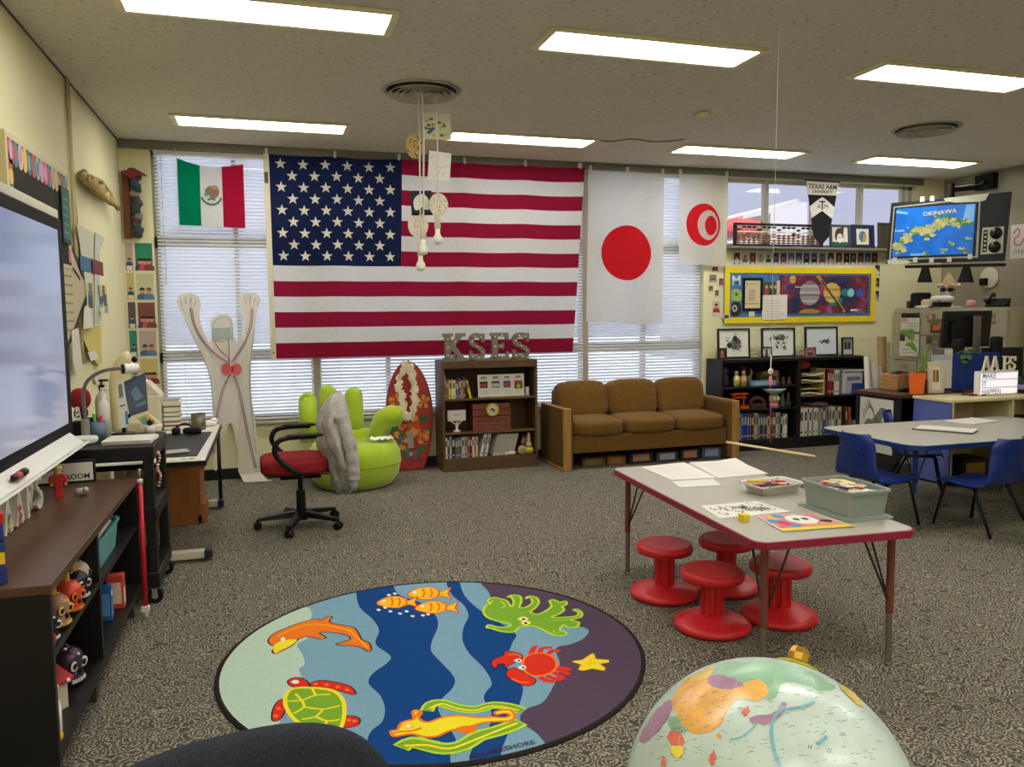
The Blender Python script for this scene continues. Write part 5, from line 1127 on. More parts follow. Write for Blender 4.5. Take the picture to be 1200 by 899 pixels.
for r, (z1, z0) in enumerate(rows):
    ppl = [(.3, (40, 30, 30), (60, 70, 90)), (.52, (50, 36, 30), (200, 70, 100)), (.75, (30, 26, 26), (120, 60, 60))] if r % 2 == 0 else [(.33, (40, 40, 40), (70, 100, 140)), (.68, (120, 70, 50), (90, 120, 160))]
    photo('photo', -1.10, z0, .155, z1 - z0, YB - .003, bgs[r], ppl, '%s class photo in the wide column of the corner collage, %s from the top' % (desc[r], ORD[r]), 'photos in the corner collage', seed=r)
    photo('photo', -1.175, z0, .068, z1 - z0, YB - .003, bgs[(r + 3) % 6], [(.5, (50, 40, 36), (60, 80, 110))], 'narrow photo in the left column of the corner collage, %s from the top' % ORD[r], 'photos in the corner collage', seed=r + 9)
# ================================================================ books and things in the bookcases
BKC = {'white': (218, 214, 204), 'grey': (140, 140, 138), 'black': (34, 32, 34), 'navy': (34, 48, 110), 'blue': (44, 74, 160), 'green': (80, 120, 76), 'teal': (60, 120, 124), 'red': (160, 40, 44), 'maroon': (98, 34, 42), 'brown': (104, 66, 44),
       'tan': (190, 150, 104), 'orange': (206, 100, 50), 'yellow': (214, 186, 60), 'cream': (218, 206, 176), 'purple': (96, 70, 120), 'pink': (206, 140, 150), 'silver': (176, 176, 178), 'slate': (84, 94, 108)}
def book(x, y, z, w, d, h, col, label, group, lean=0., name='book', cat='book'):
    """spine faces -Y at y; x is the left side"""
    c = BKC[col]; m = MB(Matrix.Translation((x, y, z + .001)) @ (Matrix.Translation((w, 0, 0)) @ TR(ry=lean) @ Matrix.Translation((-w, 0, 0)) if lean > 0 else TR(ry=lean)))
    t_ = min(.003, w * .15)
    m.rng((0, 0, 0), (t_, d, h), 0); m.rng((w - t_, 0, 0), (w, d, h), 0); m.rng((t_, 0, 0), (w - t_, t_, h), 0); m.rng((t_, t_, .004), (w - t_, d - .004, h - .004), 1)
    q = (190, 180, 150) if sum(c) < 330 else (90, 84, 80)
    F_ = frame((0, -.0002, 0), (1, 0, 0), (0, 0, 1)); m.rect(w * .2, h * .55, w * .8, h * .85, .0003, 2, F_); m.rect(w * .25, h * .1, w * .75, h * .17, .0003, 2, F_)
    return m.solo(name, [mat('cover ' + col, c, .55), card((224, 214, 194)), card(q)], label, cat, group)
def row(x, y, z, items, where, group, gap=.0015, d=.2):
    for i, (col, w, h, *r) in enumerate(items):
        lean = r[0] if r else 0.
        book(x, y, z, w, d, h, col, '%s book, %s from the left %s' % (col, ORD[i], where), group, lean); x += w * math.cos(lean) + h * abs(math.sin(lean)) * (1 if (i + 1 == len(items) or not (len(items[i + 1]) > 3)) and lean else 0) * .0 + gap
    return x
# brown bookcase, front at y 7.355
yb = 7.40
row(1.585, yb, .70, [('teal', .014, .24), ('red', .012, .20), ('green', .014, .17), ('yellow', .034, .175), ('cream', .028, .175), ('slate', .03, .165), ('purple', .022, .19), ('tan', .018, .17), ('maroon', .024, .20)], 'on the top shelf of the brown bookcase', 'books on the top shelf, brown bookcase', d=.16)
book(1.832, yb, .70, .022, .16, .17, 'yellow', 'yellow book leaning at the end of the top shelf, brown bookcase', 'books on the top shelf, brown bookcase', -.22)
for i, (x, ink, w) in enumerate(((1.925, [(60, 50, 50), (160, 60, 60)], .118), (2.045, [(60, 70, 110), (200, 200, 210)], .118), (2.165, [(90, 80, 90), (170, 90, 110)], .11), (2.277, [(40, 110, 60), (206, 50, 40), (226, 190, 40)], .118))):
    m = MB(wall_frame(x, 7.43, .702) @ TR(rx=-.10)); m.prism([(0, 0), (w, 0), (w, .215), (0, .215)], -.006, 0)
    m.rect(w * .2, .172, w * .8, .178, .0006, 1); m.rect(w * .28, .184, w * .72, .196, .0006, 1)
    if i == 3: m.rect(w * .15, .07, w * .85, .15, .0006, 2); m.flat([(w * .15, .15), (w * .85, .15), (w * .15, .1)], .0009, 3); m.flat([(w * (.5 + .22 * math.sin(k * .628 ) * (1 if k % 2 == 0 else .45)), .095 + .028 * math.cos(k * .628) * (1 if k % 2 == 0 else .45)) for k in range(10)], .0012, 4)
    else:
        m.rect(w * .16, .085, w * .84, .15, .0006, 2); m.rect(w * .2, .094, w * .8, .128, .0009, 3)
    for k in range(3): m.rect(w * .2, .02 + k * .016, w * .8, .024 + k * .016, .0006, 5)
    m.solo('booklet', [card((224, 218, 206)), card((110, 90, 84))] + [card(c) for c in (ink + [(230, 200, 60)])[:3]] + [card((170, 164, 156))],
           'white picture booklet standing on the brown bookcase, %s of four' % ORD[i], 'booklet', 'white booklets on the brown bookcase')
t = thing('small_jar', 'small white jar at the right end of the top bookcase shelf', 'jar', (2.43, 7.45, .70))
MB().cyl((0, 0, 0), (0, 0, .06), .022).build('body', mat('milky jar', (200, 196, 188), .35), t); MB().cyl((0, 0, .06), (0, 0, .085), .023).build('lid', wp, t)
t = thing('trophy', 'white plaque on a white figure stand on the middle bookcase shelf', 'trophy', (1.71, 7.44, .375))
MB().rng((-.09, -.008, .105), (.09, .008, .21), bev=.004).build('plaque', mat('white trophy paint', (222, 216, 206), .45), t); MB(wall_frame(-.03, -.0085, .16)).stroke([(0, 0), (.02, .01), (.04, 0), (.06, .012)], .006, 0).build('inscription', card((120, 110, 106)), t)
MB().lathe([(.0001, 0), (.035, 0), (.036, .012), (.012, .02), (.014, .05), (.02, .07), (.012, .085), (.0001, .1)], n=16).tube([(-.055, 0, .105), (-.03, 0, .085), (0, 0, .07), (.03, 0, .085), (.055, 0, .105)], .007, 6).build('figure_stand', mat('white trophy paint', (222, 216, 206), .45), t)
t = thing('wooden_chest', 'red brown plank chest on the middle shelf of the brown bookcase', 'chest', (2.055, 7.49, .375))
redwood = mat('redwood planks', (124, 64, 44), .6, noise=(9, .25, (.3, 6, 6)))
m = MB(); m.rng((-.19, -.08, 0), (-.15, .12, .14), bev=.003); m.rng((.15, -.08, 0), (.19, .12, .14), bev=.003); m.rng((-.15, -.075, 0), (.15, .115, .05), bev=.003); m.rng((-.15, -.075, .053), (.15, .115, .095), bev=.003); m.rng((-.15, -.075, .098), (.15, .115, .14), bev=.003); m.build('body', redwood, t)
m = MB(); m.rng((-.195, -.085, .143), (.195, .125, .205), bev=.004); m.rng((-.19, -.08, .208), (.19, .12, .262), bev=.004); m.build('lid', redwood, t)
t = thing('medallion', 'round gold rimmed white medallion leaning on the wooden chest', 'medallion', (2.055, 7.395, .525))
m = MB(frame((0, 0, .055), (1, 0, 0), (0, 0, 1))); m.lathe([(.045, 0), (.062, .004), (.066, .012), (.055, .016), (.045, .010)], n=32); m.build('rim', mat('gold yellow rim', (206, 186, 80), .35, .4), t)
m = MB(frame((0, 0, .055), (1, 0, 0), (0, 0, 1))); m.lathe([(.0001, .002), (.05, .002), (.05, .010), (.0001, .0105)], n=28); m.disc(-.006, .004, .02, .016, .0112, 1); m.disc(.012, -.008, .012, .012, .0113, 2); m.build('face', [card((226, 220, 206)), card((120, 110, 100)), card((70, 66, 70))], t)
x = row(1.585, yb, .125, [('white', .022, .20), ('black', .018, .21), ('silver', .02, .215), ('black', .034, .205), ('slate', .022, .19), ('teal', .02, .205), ('maroon', .014, .20), ('silver', .03, .20), ('grey', .03, .205), ('red', .022, .205), ('maroon', .02, .195), ('white', .018, .20), ('red', .014, .195), ('cream', .018, .20)], 'on the bottom shelf of the brown bookcase', 'books on the bottom shelf, brown bookcase')
for k in range(3): book(1.925 + k * .024, yb, .125, .022, .2, .222, ['white', 'grey', 'white'][k], '%s ring binder slanting on the bottom shelf, %s of three' % (['pale', 'grey', 'second pale'][k], ORD[k]), 'leaning binders, brown bookcase', .22)
m = MB()
for k in range(11):
    m.M = Matrix.Translation((2.055 + k * .0195, 7.40, .126)) @ Matrix.Translation((.018, 0, 0)) @ TR(ry=.26) @ Matrix.Translation((-.018, 0, 0)); hh = .215 - .003 * (k % 3)
    m.rng((0, 0, 0), (.018, .2, hh), k % 2); m.rect(.004, .02, .014, .2, .0004, 2, frame((0, 0, 0), (1, 0, 0), (0, 0, 1)))
m.solo('magazine_set', [card((206, 200, 186)), card((180, 176, 164)), card((140, 136, 128))], 'slanting run of pale thin magazines on the bottom bookcase shelf', 'magazines')
for k, c in enumerate(('maroon', 'brown')): book(2.335 + k * .026, yb + .06, .125, .024, .17, .18, c, '%s book slanting beside the figurines on the bottom shelf' % c, 'slanting books, brown bookcase', .28)
MB().ell((2.24, 7.375, .147), (.05, .018, .02), 0, 8, (0, 0, .2)).ell((2.19, 7.375, .143), (.02, .016, .016), 0, 8).solo('seashell', mat('cream shell', (226, 206, 186), .5), 'cream seashell lying on the bottom bookcase shelf', 'shell')
MB().soft((2.345, 7.375, .17), (.085, .03, .09), 2.4, 6).solo('stone', mat('olive stone', (146, 136, 96), .7, noise=(30, .2)), 'rounded olive stone on the bottom bookcase shelf', 'stone')
t = thing('figurine', 'cream and gold figurine at the right end of the bottom shelf', 'figurine', (2.424, 7.40, .126))
MB().soft((0, 0, .035), (.10, .07, .07), 2.6, 6).build('gold_base', mat('gold base', (206, 170, 60), .4, .2), t); MB().lathe([(.0001, .065), (.032, .07), (.03, .1), (.016, .13), (.022, .15), (.012, .18), (.018, .195), (.0001, .215)], n=16).build('body', mat('cream china', (196, 176, 136), .4), t)
# metal letters on the brown bookcase
galv = mat('galvanised metal', (120, 116, 98), .5, .35, noise=(22, .22), bump=(60, .15))
bulb_m = mat('small bulb', (226, 214, 180), .3)
for i, (ch, x, w) in enumerate((('K', 1.575, .235), ('S', 1.822, .19), ('E', 2.045, .20), ('S', 2.255, .21))):
    M_ = wall_frame(x, 7.46, 1.06); t = thing('metal_letter', ['silver metal letter K on the brown bookcase', 'first silver metal letter S, between the K and the E', 'silver metal letter E on the brown bookcase', 'second silver metal letter S, at the right end of the bookcase'][i], 'letter', (x + w / 2, 7.46, 1.06), 0, 'metal letters on the brown bookcase')
    m = MB(M_); letter(m, ch, .262, w, .045, Matrix(), 0, .20); m.build('shell', galv, t, w=True)
    b_ = MB(M_); pts = {'K': [(.24, .2), (.24, .5), (.24, .8), (.55, .7), (.7, .25)], 'S': [(.7, .85), (.4, .88), (.25, .7), (.5, .5), (.75, .3), (.55, .1), (.25, .15)], 'E': [(.26, .15), (.26, .5), (.26, .85), (.6, .92), (.55, .5), (.6, .08)]}[ch]
    for px_, py_ in pts: b_.ell((px_ * w, py_ * .262, .05), (.008, .008, .008), 0, 6)
    b_.build('bulbs', bulb_m, t, w=True)
# boxes stored under the sofa
for i, (x, w, h, c, c2) in enumerate(((2.86, .24, .085, (84, 66, 36), (110, 84, 44)), (3.12, .20, .09, (110, 70, 30), (140, 90, 40)), (3.36, .26, .11, (26, 24, 26), (150, 110, 80)), (3.66, .24, .10, (50, 54, 64), (150, 146, 160)), (3.93, .22, .115, (30, 30, 34), (160, 110, 80)), (4.18, .22, .12, (70, 80, 100), (130, 146, 170)))):
    m = MB(Matrix.Translation((x + .04, 7.16, 0))); m.rng((0, 0, 0), (w, .3, h), 0, .003); m.rect(w * .15, h * .2, w * .85, h * .85, .0006, 1, frame((0, 0, 0), (1, 0, 0), (0, 0, 1)))
    m.solo('flat_box', [card(c), card(c2)], '%s flat box pushed under the sofa, %s from the left' % (['olive', 'brown', 'black', 'grey', 'dark', 'blue grey'][i], ORD[i]), 'box', 'flat boxes under the sofa')
# ---- black bookcases, front at y 7.40
yb = 7.435
g = 'figures on the black bookcase, top shelf'
def lath(name, prof, p, m_, label, cat, group=None, n=20, extra=None):
    t = thing(name, label, cat, p, 0, group); MB().lathe(prof, n=n).build('body', m_, t)
    if extra: extra(t)
    return t
for i, (x, c, lab) in enumerate(((4.685, (52, 40, 46), 'dark kokeshi-like wooden doll at the left of the top black shelf'), (4.945, (74, 28, 32), 'dark red wooden doll behind the cream salt bottles'))):
    lath('wooden_doll', [(.0001, 0), (.035, 0), (.042, .05), (.03, .11), (.022, .125), (.038, .16), (.03, .2), (.0001, .215)], (x, 7.56 if i else 7.50, .70), mat('doll %d' % i, c, .45), lab, 'doll', g)
for i, x in enumerate((4.80, 4.885)):
    lath('ceramic_bottle', [(.0001, 0), (.034, 0), (.036, .09), (.026, .115), (.014, .125), (.0001, .128)], (x, 7.46, .70), mat('cream ceramic %d' % i, ((214, 192, 120), (190, 156, 100))[i], .4), ['cream ceramic bottle on the top black shelf, left of two', 'tan ceramic bottle on the top black shelf, right of two'][i], 'bottle', 'ceramic bottles on the black shelf', 20,
         lambda t: MB().soft((0, 0, .148), (.036, .036, .045), 2.4, 5).build('stopper', mat('cream stopper', (216, 200, 160), .5), t))
m = MB(Matrix.Translation((5.03, 7.60, .70))); m.soft((0, 0, .05), (.10, .06, .10), 2.6, 6); m.tube([(.02, 0, .08), (.05, 0, .14), (.03, 0, .18)], [.02, .014, .006], 8); m.tube([(-.02, 0, .08), (-.04, 0, .13), (-.015, 0, .16)], [.018, .012, .006], 8); m.solo('dragon_figurine', mat('olive glaze', (150, 138, 84), .45), 'olive green figurine with raised wings on the top black shelf', 'figurine', g)
m = MB(Matrix.Translation((4.97, 7.43, .70))); m.rng((0, 0, 0), (.31, .12, .055), 0, .004); m.rect(.04, .012, .27, .044, .0006, 1, frame((0, 0, 0), (1, 0, 0), (0, 0, 1))); m.solo('pencil_box', [mat('pale blue box', (110, 140, 180), .5), card((150, 176, 206))], 'long pale blue box lying on the top black shelf', 'box')
m = MB(Matrix.Translation((5.17, 7.56, .70))); m.rng((0, 0, 0), (.24, .1, .13), 0, .004); m.rng((.02, -.004, .10), (.1, .0, .145), 1); m.rng((.13, -.004, .09), (.22, .0, .15), 1); m.solo('wooden_box', [mat('dark olive wood', (80, 70, 40), .6), mat('brass plate', (150, 130, 70), .5, .3)], 'dark box with brass plates at the back of the top black shelf', 'box')
for i, (x, c) in enumerate(((5.32, (120, 90, 60)), (5.40, (70, 60, 56)), (5.475, (90, 50, 40)))):
    lath('small_figurine', [(.0001, 0), (.03, 0), (.026, .03), (.016, .05), (.022, .07), (.0001, .09)], (x, 7.48, .70), mat('figurine %d' % i, c, .5), '%s small dark figurine at the right of the top black shelf, %s of three' % (['tan', 'grey', 'brown'][i], ORD[i]), 'figurine', g)
t = thing('torii_gate', 'orange torii gate ornament on the middle black shelf', 'ornament', (4.86, 7.50, .455))
og = mat('torii orange', (196, 76, 36), .5)
m = MB(); m.rng((-.10, -.03, .15), (.10, .03, .172), bev=.004); m.rng((-.085, -.02, .115), (.085, .02, .13)); m.build('lintel', og, t)
for s in (-1, 1): MB().cyl((s * .06, 0, .035), (s * .06, 0, .155), .011, n=12).build('post', og, t)
MB().rng((-.10, -.045, 0), (.10, .045, .018), bev=.003).rng((.0, -.04, .018), (.10, .04, .036), bev=.003).build('base', og, t)
m = MB(Matrix.Translation((5.10, 7.50, .455))); m.add([(-.12, -.03, .05), (.10, -.03, .05), (.10, .03, .05), (-.12, .03, .05), (-.09, -.022, 0), (.08, -.022, 0), (.08, .022, 0), (-.09, .022, 0)], [(0, 1, 5, 4), (1, 2, 6, 5), (2, 3, 7, 6), (3, 0, 4, 7), (0, 3, 2, 1), (4, 5, 6, 7)]); m.tube(arc(-.01, .05, .085, 0, 180, 10) and [(-.01 + .085 * math.cos(a * PI / 10), 0, .05 + .06 * math.sin(a * PI / 10)) for a in range(11)], .02, 8); m.solo('model_boat', mat('dark boat wood', (96, 62, 44), .6), 'dark wooden model boat with curved cover on the middle black shelf', 'model boat')
t = thing('hat_figurine', 'figurine with wide pale blue hat on the middle black shelf', 'figurine', (5.275, 7.46, .455))
MB().lathe([(.0001, 0), (.05, 0), (.052, .03), (.045, .05)], n=20).build('base', mat('pink base', (200, 120, 130), .5), t); MB().soft((0, 0, .095), (.12, .09, .10), 2.4, 6).build('head', mat('figurine cream', (170, 150, 100), .5), t)
m = MB(); m.ell((-.025, -.045, .10), (.02, .01, .022), 0, 8); m.ell((.025, -.045, .10), (.02, .01, .022), 0, 8); m.build('eyes', wp, t)
MB().lathe([(.0001, .148), (.05, .15), (.10, .175), (.145, .205), (.14, .211), (.095, .185), (.05, .17), (.0001, .168)], n=28, sy=.7).build('hat', mat('pale blue hat', (168, 204, 206), .4), t)
for i, x in enumerate((5.41, 5.485)): lath('stone_figurine', [(.0001, 0), (.032, 0), (.034, .03), (.02, .09), (.014, .14), (.0001, .165)], (x, 7.50, .455), mat('grey stone %d' % i, ((96, 96, 90), (70, 66, 64))[i], .7), ['tall grey stone figurine on the middle black shelf', 'darker stone figurine at the right end of the middle shelf'][i], 'figurine')
row(4.795, yb, .12, [('grey', .055, .29), ('blue', .032, .29), ('navy', .034, .295), ('blue', .034, .285), ('brown', .02, .28), ('black', .03, .28), ('tan', .03, .29), ('grey', .022, .285), ('slate', .026, .27), ('black', .026, .28), ('slate', .03, .265), ('black', .024, .27), ('tan', .034, .245), ('black', .022, .25), ('brown', .05, .27), ('silver', .024, .275),
                      ('grey', .03, .28), ('black', .03, .27), ('white', .024, .235), ('cream', .03, .255)], 'on the bottom shelf beside the sofa', 'books on the bottom shelf beside the sofa')
# right black bookcase
t = thing('letter_tray', 'pale wooden four-tier letter tray with papers on the black bookcase', 'letter tray', (5.755, 7.56, .565))
pine = mat('pale pine', (206, 180, 110), .55)
for s in (-1, 1): MB().rng((s * .165, -.11, 0), (s * .153, .13, .30), bev=.002).build('side', pine, t)
for k, z in enumerate((.0, .072, .144, .216)): MB().rng((-.153, -.11, z), (.153, .13, z + .01)).build('tray', pine, t)
for k, z in enumerate((.012, .156, .228)): m = MB(); m.surf(lambda u, v: (-.145 + .28 * u, -.13 + .23 * v, z + .012 + .012 * math.sin(u * 5 + k) * (1 - v)), 10, 4); m.build('paper', paper, t, solid=.014)
MB().soft((5.69, 7.54, .915), (.17, .13, .10), 2.5, 7).solo('red_pouch', mat('red pouch', (170, 44, 38), .6), 'rounded red pouch on top of the wooden letter tray', 'pouch')
row(5.945, yb, .565, [('maroon', .028, .29), ('red', .026, .285), ('maroon', .03, .28), ('cream', .022, .28), ('white', .022, .285), ('cream', .022, .28)], 'beside the letter tray', 'books beside the letter tray')
t = thing('file_box', 'grey plastic file box with papers at the right of the black bookcase', 'box', (6.29, 7.56, .565))
MB().box((0, 0, .13), (.26, .26, .26), bev=.015).build('body', mat('light grey plastic', (190, 192, 194), .5), t); MB().box((0, 0, .268), (.275, .275, .02), bev=.006).build('lid', mat('light grey plastic', (190, 192, 194), .5), t); MB().rng((-.09, -.135, .16), (.09, -.13, .20), bev=.003).build('handle', mat('grey handle', (120, 124, 130), .5), t)
boxy('small_bin', (6.33, 7.408, .567), (.14, .03, .125), ((40, 56, 140), (60, 80, 170), (60, 80, 170)), 'small blue box in front of the grey file box', art=False)
row(5.585, yb, .12, [('white', .06, .31), ('cream', .05, .315), ('black', .014, .30), ('white', .04, .31), ('maroon', .014, .30), ('white', .036, .31), ('cream', .03, .31), ('green', .02, .305), ('silver', .026, .30), ('slate', .05, .32), ('grey', .04, .315), ('silver', .03, .31), ('white', .04, .31), ('green', .04, .31), ('cream', .044, .305)], 'on the bottom shelf of the right black bookcase', 'binders on the bottom shelf, right bookcase')
book(6.215, yb, .12, .026, .2, .30, 'brown', 'brown book near the right end of the bottom shelf', 'binders on the bottom shelf, right bookcase', -.08); book(6.26, yb, .12, .03, .2, .295, 'orange', 'orange book at the right end of the bottom shelf', 'binders on the bottom shelf, right bookcase', -.08)
for k, (c, lab) in enumerate((('red', 'red folder lying flat on the binders of the right bookcase'), ('grey', 'grey folder lying on the red folder in the right bookcase'), ('slate', 'topmost slate folder lying on the folders in the right bookcase'))):
    MB().rng((5.74 + k * .02, 7.44, .442 + k * .018), (6.0 - .03 * k, 7.66, .456 + k * .018), 0, .003).solo('folder', mat('folder ' + c, BKC[c], .6), lab, 'folder', 'folders in the right bookcase')
boxy('card_box', (6.375, 7.52, .12), (.10, .2, .13), ((150, 160, 176), (110, 130, 160), (210, 210, 216)), 'pale blue grey box at the right end of the bottom shelf')

# ---- frames standing on the black bookcases
def frame_thing(name, x0, x1, z0, h, Y, border, mat_c, fr_c, label, art, lean=.06, depth=.022, cat='picture frame', group=None):
    t = thing(name, label, cat, ((x0 + x1) / 2, Y, z0), 0, group); w = (x1 - x0) / 2; A = TR(rx=-lean)
    fm = mat('frame %d %d %d' % fr_c, fr_c, .4); m = MB(A @ wall_frame(0, 0, 0))
    for a, b_, c, d in ((-w, 0, w, border), (-w, h - border, w, h), (-w, border, -w + border, h - border), (w - border, border, w, h - border)): m.prism([(a, b_), (c, b_), (c, d), (a, d)], -depth * .5, depth * .5)
    m.build('frame', fm, t); m = MB(A @ wall_frame(0, 0, 0)); m.prism([(-w + border * .9, border * .9), (w - border * .9, border * .9), (w - border * .9, h - border * .9), (-w + border * .9, h - border * .9)], -depth * .4, 0, 0)
    mats = [card(mat_c)]
    if art: mats += [card(c) for c in art(m, w - border, h, border)]
    m.build('picture', mats, t); return t
def ink(seed, pts):
    def f(m, w, h, b_):
        rr = random.Random(seed)
        for k, (x, y, r) in enumerate(pts):
            n = 9; m.flat(smooth_pts([(x * w + r * w * (.6 + .5 * rr.random()) * math.cos(i * 2 * PI / n), h * y + r * w * (.5 + .4 * rr.random()) * math.sin(i * 2 * PI / n)) for i in range(n)], 2), .001 + k * .0002, 1 + k % 3)
        for k in range(26):
            x, y, r = pts[k % len(pts)]; a = rr.random() * 6.28; p = (x * w + r * w * math.cos(a), y * h + r * w * math.sin(a)); q = (p[0] + rr.uniform(-.2, .2) * w, p[1] + rr.uniform(-.12, .12) * h); m.stroke([p, ((p[0] + q[0]) / 2 + .01, (p[1] + q[1]) / 2), q], .005, .004 + k * .0001, mi=3)
        m.rect(-w * .92, h * .1, -w * .5, h * .12, .0012, 3); return [(132, 134, 124), (96, 98, 92), (44, 46, 44)]
    return f
BT = .9965
frame_thing('picture_frame', 4.655, 5.055, BT, .325, 7.60, .018, (226, 224, 212), (26, 24, 24), 'large black frame with a rounded ink sketch, leftmost on the black bookcase', ink(3, [(0, .5, .32), (.25, .55, .3), (-.3, .45, .22), (.3, .38, .25), (.05, .36, .25), (.1, .66, .22), (-.45, .6, .1)]), group='framed ink sketches')
frame_thing('picture_frame', 5.205, 5.635, BT, .325, 7.60, .018, (222, 224, 218), (26, 24, 24), 'large black frame with a tall ink sketch, middle of the three', ink(8, [(.15, .68, .26), (.3, .66, .22), (-.1, .64, .12), (-.25, .66, .12), (.0, .48, .10), (-.08, .34, .10), (.33, .48, .11), (.38, .32, .12), (-.5, .62, .08)]), group='framed ink sketches')
frame_thing('picture_frame', 5.77, 6.205, BT, .33, 7.60, .018, (214, 224, 226), (26, 24, 24), 'large black frame with a small ink sketch, rightmost of the three', ink(5, [(.22, .5, .10), (.12, .5, .07), (.34, .5, .07), (-.05, .5, .06), (.48, .5, .05)]), group='framed ink sketches')
def pic(c1, c2, c3): return lambda m, w, h, b_: (m.rect(-w * .9, b_ * 1.2, w * .9, h - b_ * 1.2, .001, 1), m.flat(smooth_pts([(-w * .5, h * .15), (w * .5, h * .15), (w * .3, h * .5), (w * .25, h * .7), (0, h * .8), (-w * .25, h * .7), (-w * .3, h * .5)], 3), .0014, 2), m.disc(0, h * .62, w * .22, h * .12, .002, 3), [c1, c2, c3])[-1]
frame_thing('framed_photo', 4.592, 4.70, BT, .12, 7.50, .012, (60, 40, 36), (30, 26, 26), 'small dark photo frame at the left end of the black bookcase top', pic((90, 60, 50), (150, 100, 80), (206, 160, 130)), cat='photo frame', group='small frames on the black bookcase')
frame_thing('framed_photo', 5.135, 5.262, BT, .122, 7.50, .014, (214, 210, 200), (26, 24, 24), 'small black photo frame between the left and middle sketches', pic((214, 210, 200), (90, 90, 86), (60, 60, 60)), cat='photo frame', group='small frames on the black bookcase')
frame_thing('framed_photo', 5.69, 5.83, BT, .105, 7.50, .002, (150, 100, 96), (120, 80, 76), 'frameless pink photo standing in front of the rightmost sketch', pic((160, 110, 106), (96, 64, 64), (214, 160, 140)), cat='photo frame', group='small frames on the black bookcase')
frame_thing('framed_photo', 6.225, 6.375, BT, .205, 7.55, .012, (200, 200, 200), (26, 24, 24), 'upright black and white photo frame right of the rightmost sketch', lambda m, w, h, b_: (m.rect(-w * .85, h * .32, w * .85, h * .88, .001, 1), m.flat([(-w * .6, h * .36), (-w * .1, h * .36), (-w * .1, h * .7), (-w * .5, h * .74)], .0014, 2), m.flat([(w * .1, h * .36), (w * .6, h * .36), (w * .5, h * .76), (w * .1, h * .7)], .0014, 2), [(120, 124, 124), (36, 38, 40)])[-1], cat='photo frame', group='small frames on the black bookcase')

# ---- yellow edged board
BX0, BX1, BZ0, BZ1, BYW = 4.80, 6.81, 1.375, 1.995, YB
t = thing('bulletin_board', 'wide bulletin board with yellow border and planets poster above the black bookcases', 'bulletin board', ((BX0 + BX1) / 2, YB - .01, BZ0))
F_ = wall_frame(BX0, YB - .018, BZ0); W_, H_ = BX1 - BX0, BZ1 - BZ0
MB().rng((BX0, YB - .018, BZ0), (BX1, YB - .001, BZ1)).build('backing', mat('blue backing paper', (70, 116, 164), .85, noise=(6, .12)), t, w=True)
m = MB(F_)
def scal(x0, y0, x1, y1, side):
    n = max(3, int(max(abs(x1 - x0), abs(y1 - y0)) / .036)); pts = []
    hor = side in 'tb'; L_ = (x1 - x0) if hor else (y1 - y0)
    for k in range(n):
        for q in range(4):
            s_ = (k + q / 4) / n * L_; d = .008 * abs(math.sin(q / 4 * PI)); pts.append((x0 + s_, (y0 - d) if side == 't' else (y1 + d)) if hor else ((x1 + d) if side == 'l' else (x0 - d), y0 + s_))
    if side == 't': pts += [(x1, y1), (x0, y1)]
    if side == 'b': pts += [(x1, y0), (x0, y0)]
    if side == 'l': pts += [(x0, y1), (x0, y0)]
    if side == 'r': pts += [(x1, y1), (x1, y0)]
    m.flat(pts, .006 if side in 'tb' else .0055)
B_ = .062
scal(0, H_ - B_, W_, H_, 't'); scal(0, 0, W_, B_, 'b'); scal(0, 0, B_, H_, 'l'); scal(W_ - B_, 0, W_, H_, 'r')
m.build('border', mat('yellow border', (232, 204, 20), .7), t, w=True)
m = MB(F_); m.text('M', .15, TR(.145, .42, .004), 0, bold=.02); m.build('white_letter', card((206, 220, 226)), t, w=True)
m = MB(F_); m.flat(smooth_pts([(.09, .25), (.2, .24), (.21, .36), (.1, .37)], 2), .003, 0); m.disc(.15, .32, .018, z=.004, mi=1); m.flat(smooth_pts([(.09, .09), (.19, .09), (.21, .18), (.17, .24), (.1, .23)], 3), .003, 2); m.disc(.13, .165, .034, .038, .004, 3); m.disc(.13, .165, .016, z=.005, mi=2); m.build('cutouts', [card((150, 180, 90)), card((60, 90, 70)), card((36, 36, 40)), card((180, 176, 170))], t, w=True)
px0, px1, py0, py1 = .70, W_ - .10, .10, H_ - .09
neb = mat('nebula print', (60, 40, 70), .6); nt = neb.node_tree; nz = nt.nodes.new('ShaderNodeTexNoise'); nz.inputs['Scale'].default_value = 4.2; nz.inputs['Detail'].default_value = 5; nz.inputs['Distortion'].default_value = .8
tc = nt.nodes.new('ShaderNodeTexCoord'); nt.links.new(tc.outputs['Object'], nz.inputs['Vector']); cr = nt.nodes.new('ShaderNodeValToRGB'); e = cr.color_ramp.elements; e[0].position = .32; e[0].color = lin((26, 24, 40)) + (1,); e[1].position = .72; e[1].color = lin((190, 80, 130)) + (1,)
for p_, c_ in ((.42, (44, 50, 92)), (.50, (92, 34, 46)), (.58, (140, 40, 60)), (.65, (70, 90, 130))): k = e.new(p_); k.color = lin(c_) + (1,)
nt.links.new(nz.outputs[0], cr.inputs[0]); nt.links.new(cr.outputs[0], nt.nodes['Principled BSDF'].inputs['Base Color'])
m = MB(F_); m.prism([(px0, py0), (px1, py0), (px1, py1), (px0, py1)], .001, .004, 0); rr = random.Random(12)
for k in range(9):
    c = rr.choice([1, 2, 3, 4]); x, y, r = rr.uniform(px0 + .12, px1 - .12), rr.uniform(py0 + .09, py1 - .09), rr.uniform(.04, .09)
    m.flat(smooth_pts([(x + r * rr.uniform(.6, 1.2) * math.cos(i * .785), y + r * rr.uniform(.5, .9) * math.sin(i * .785)) for i in range(8)], 3), .0044 + k * .00008, c)
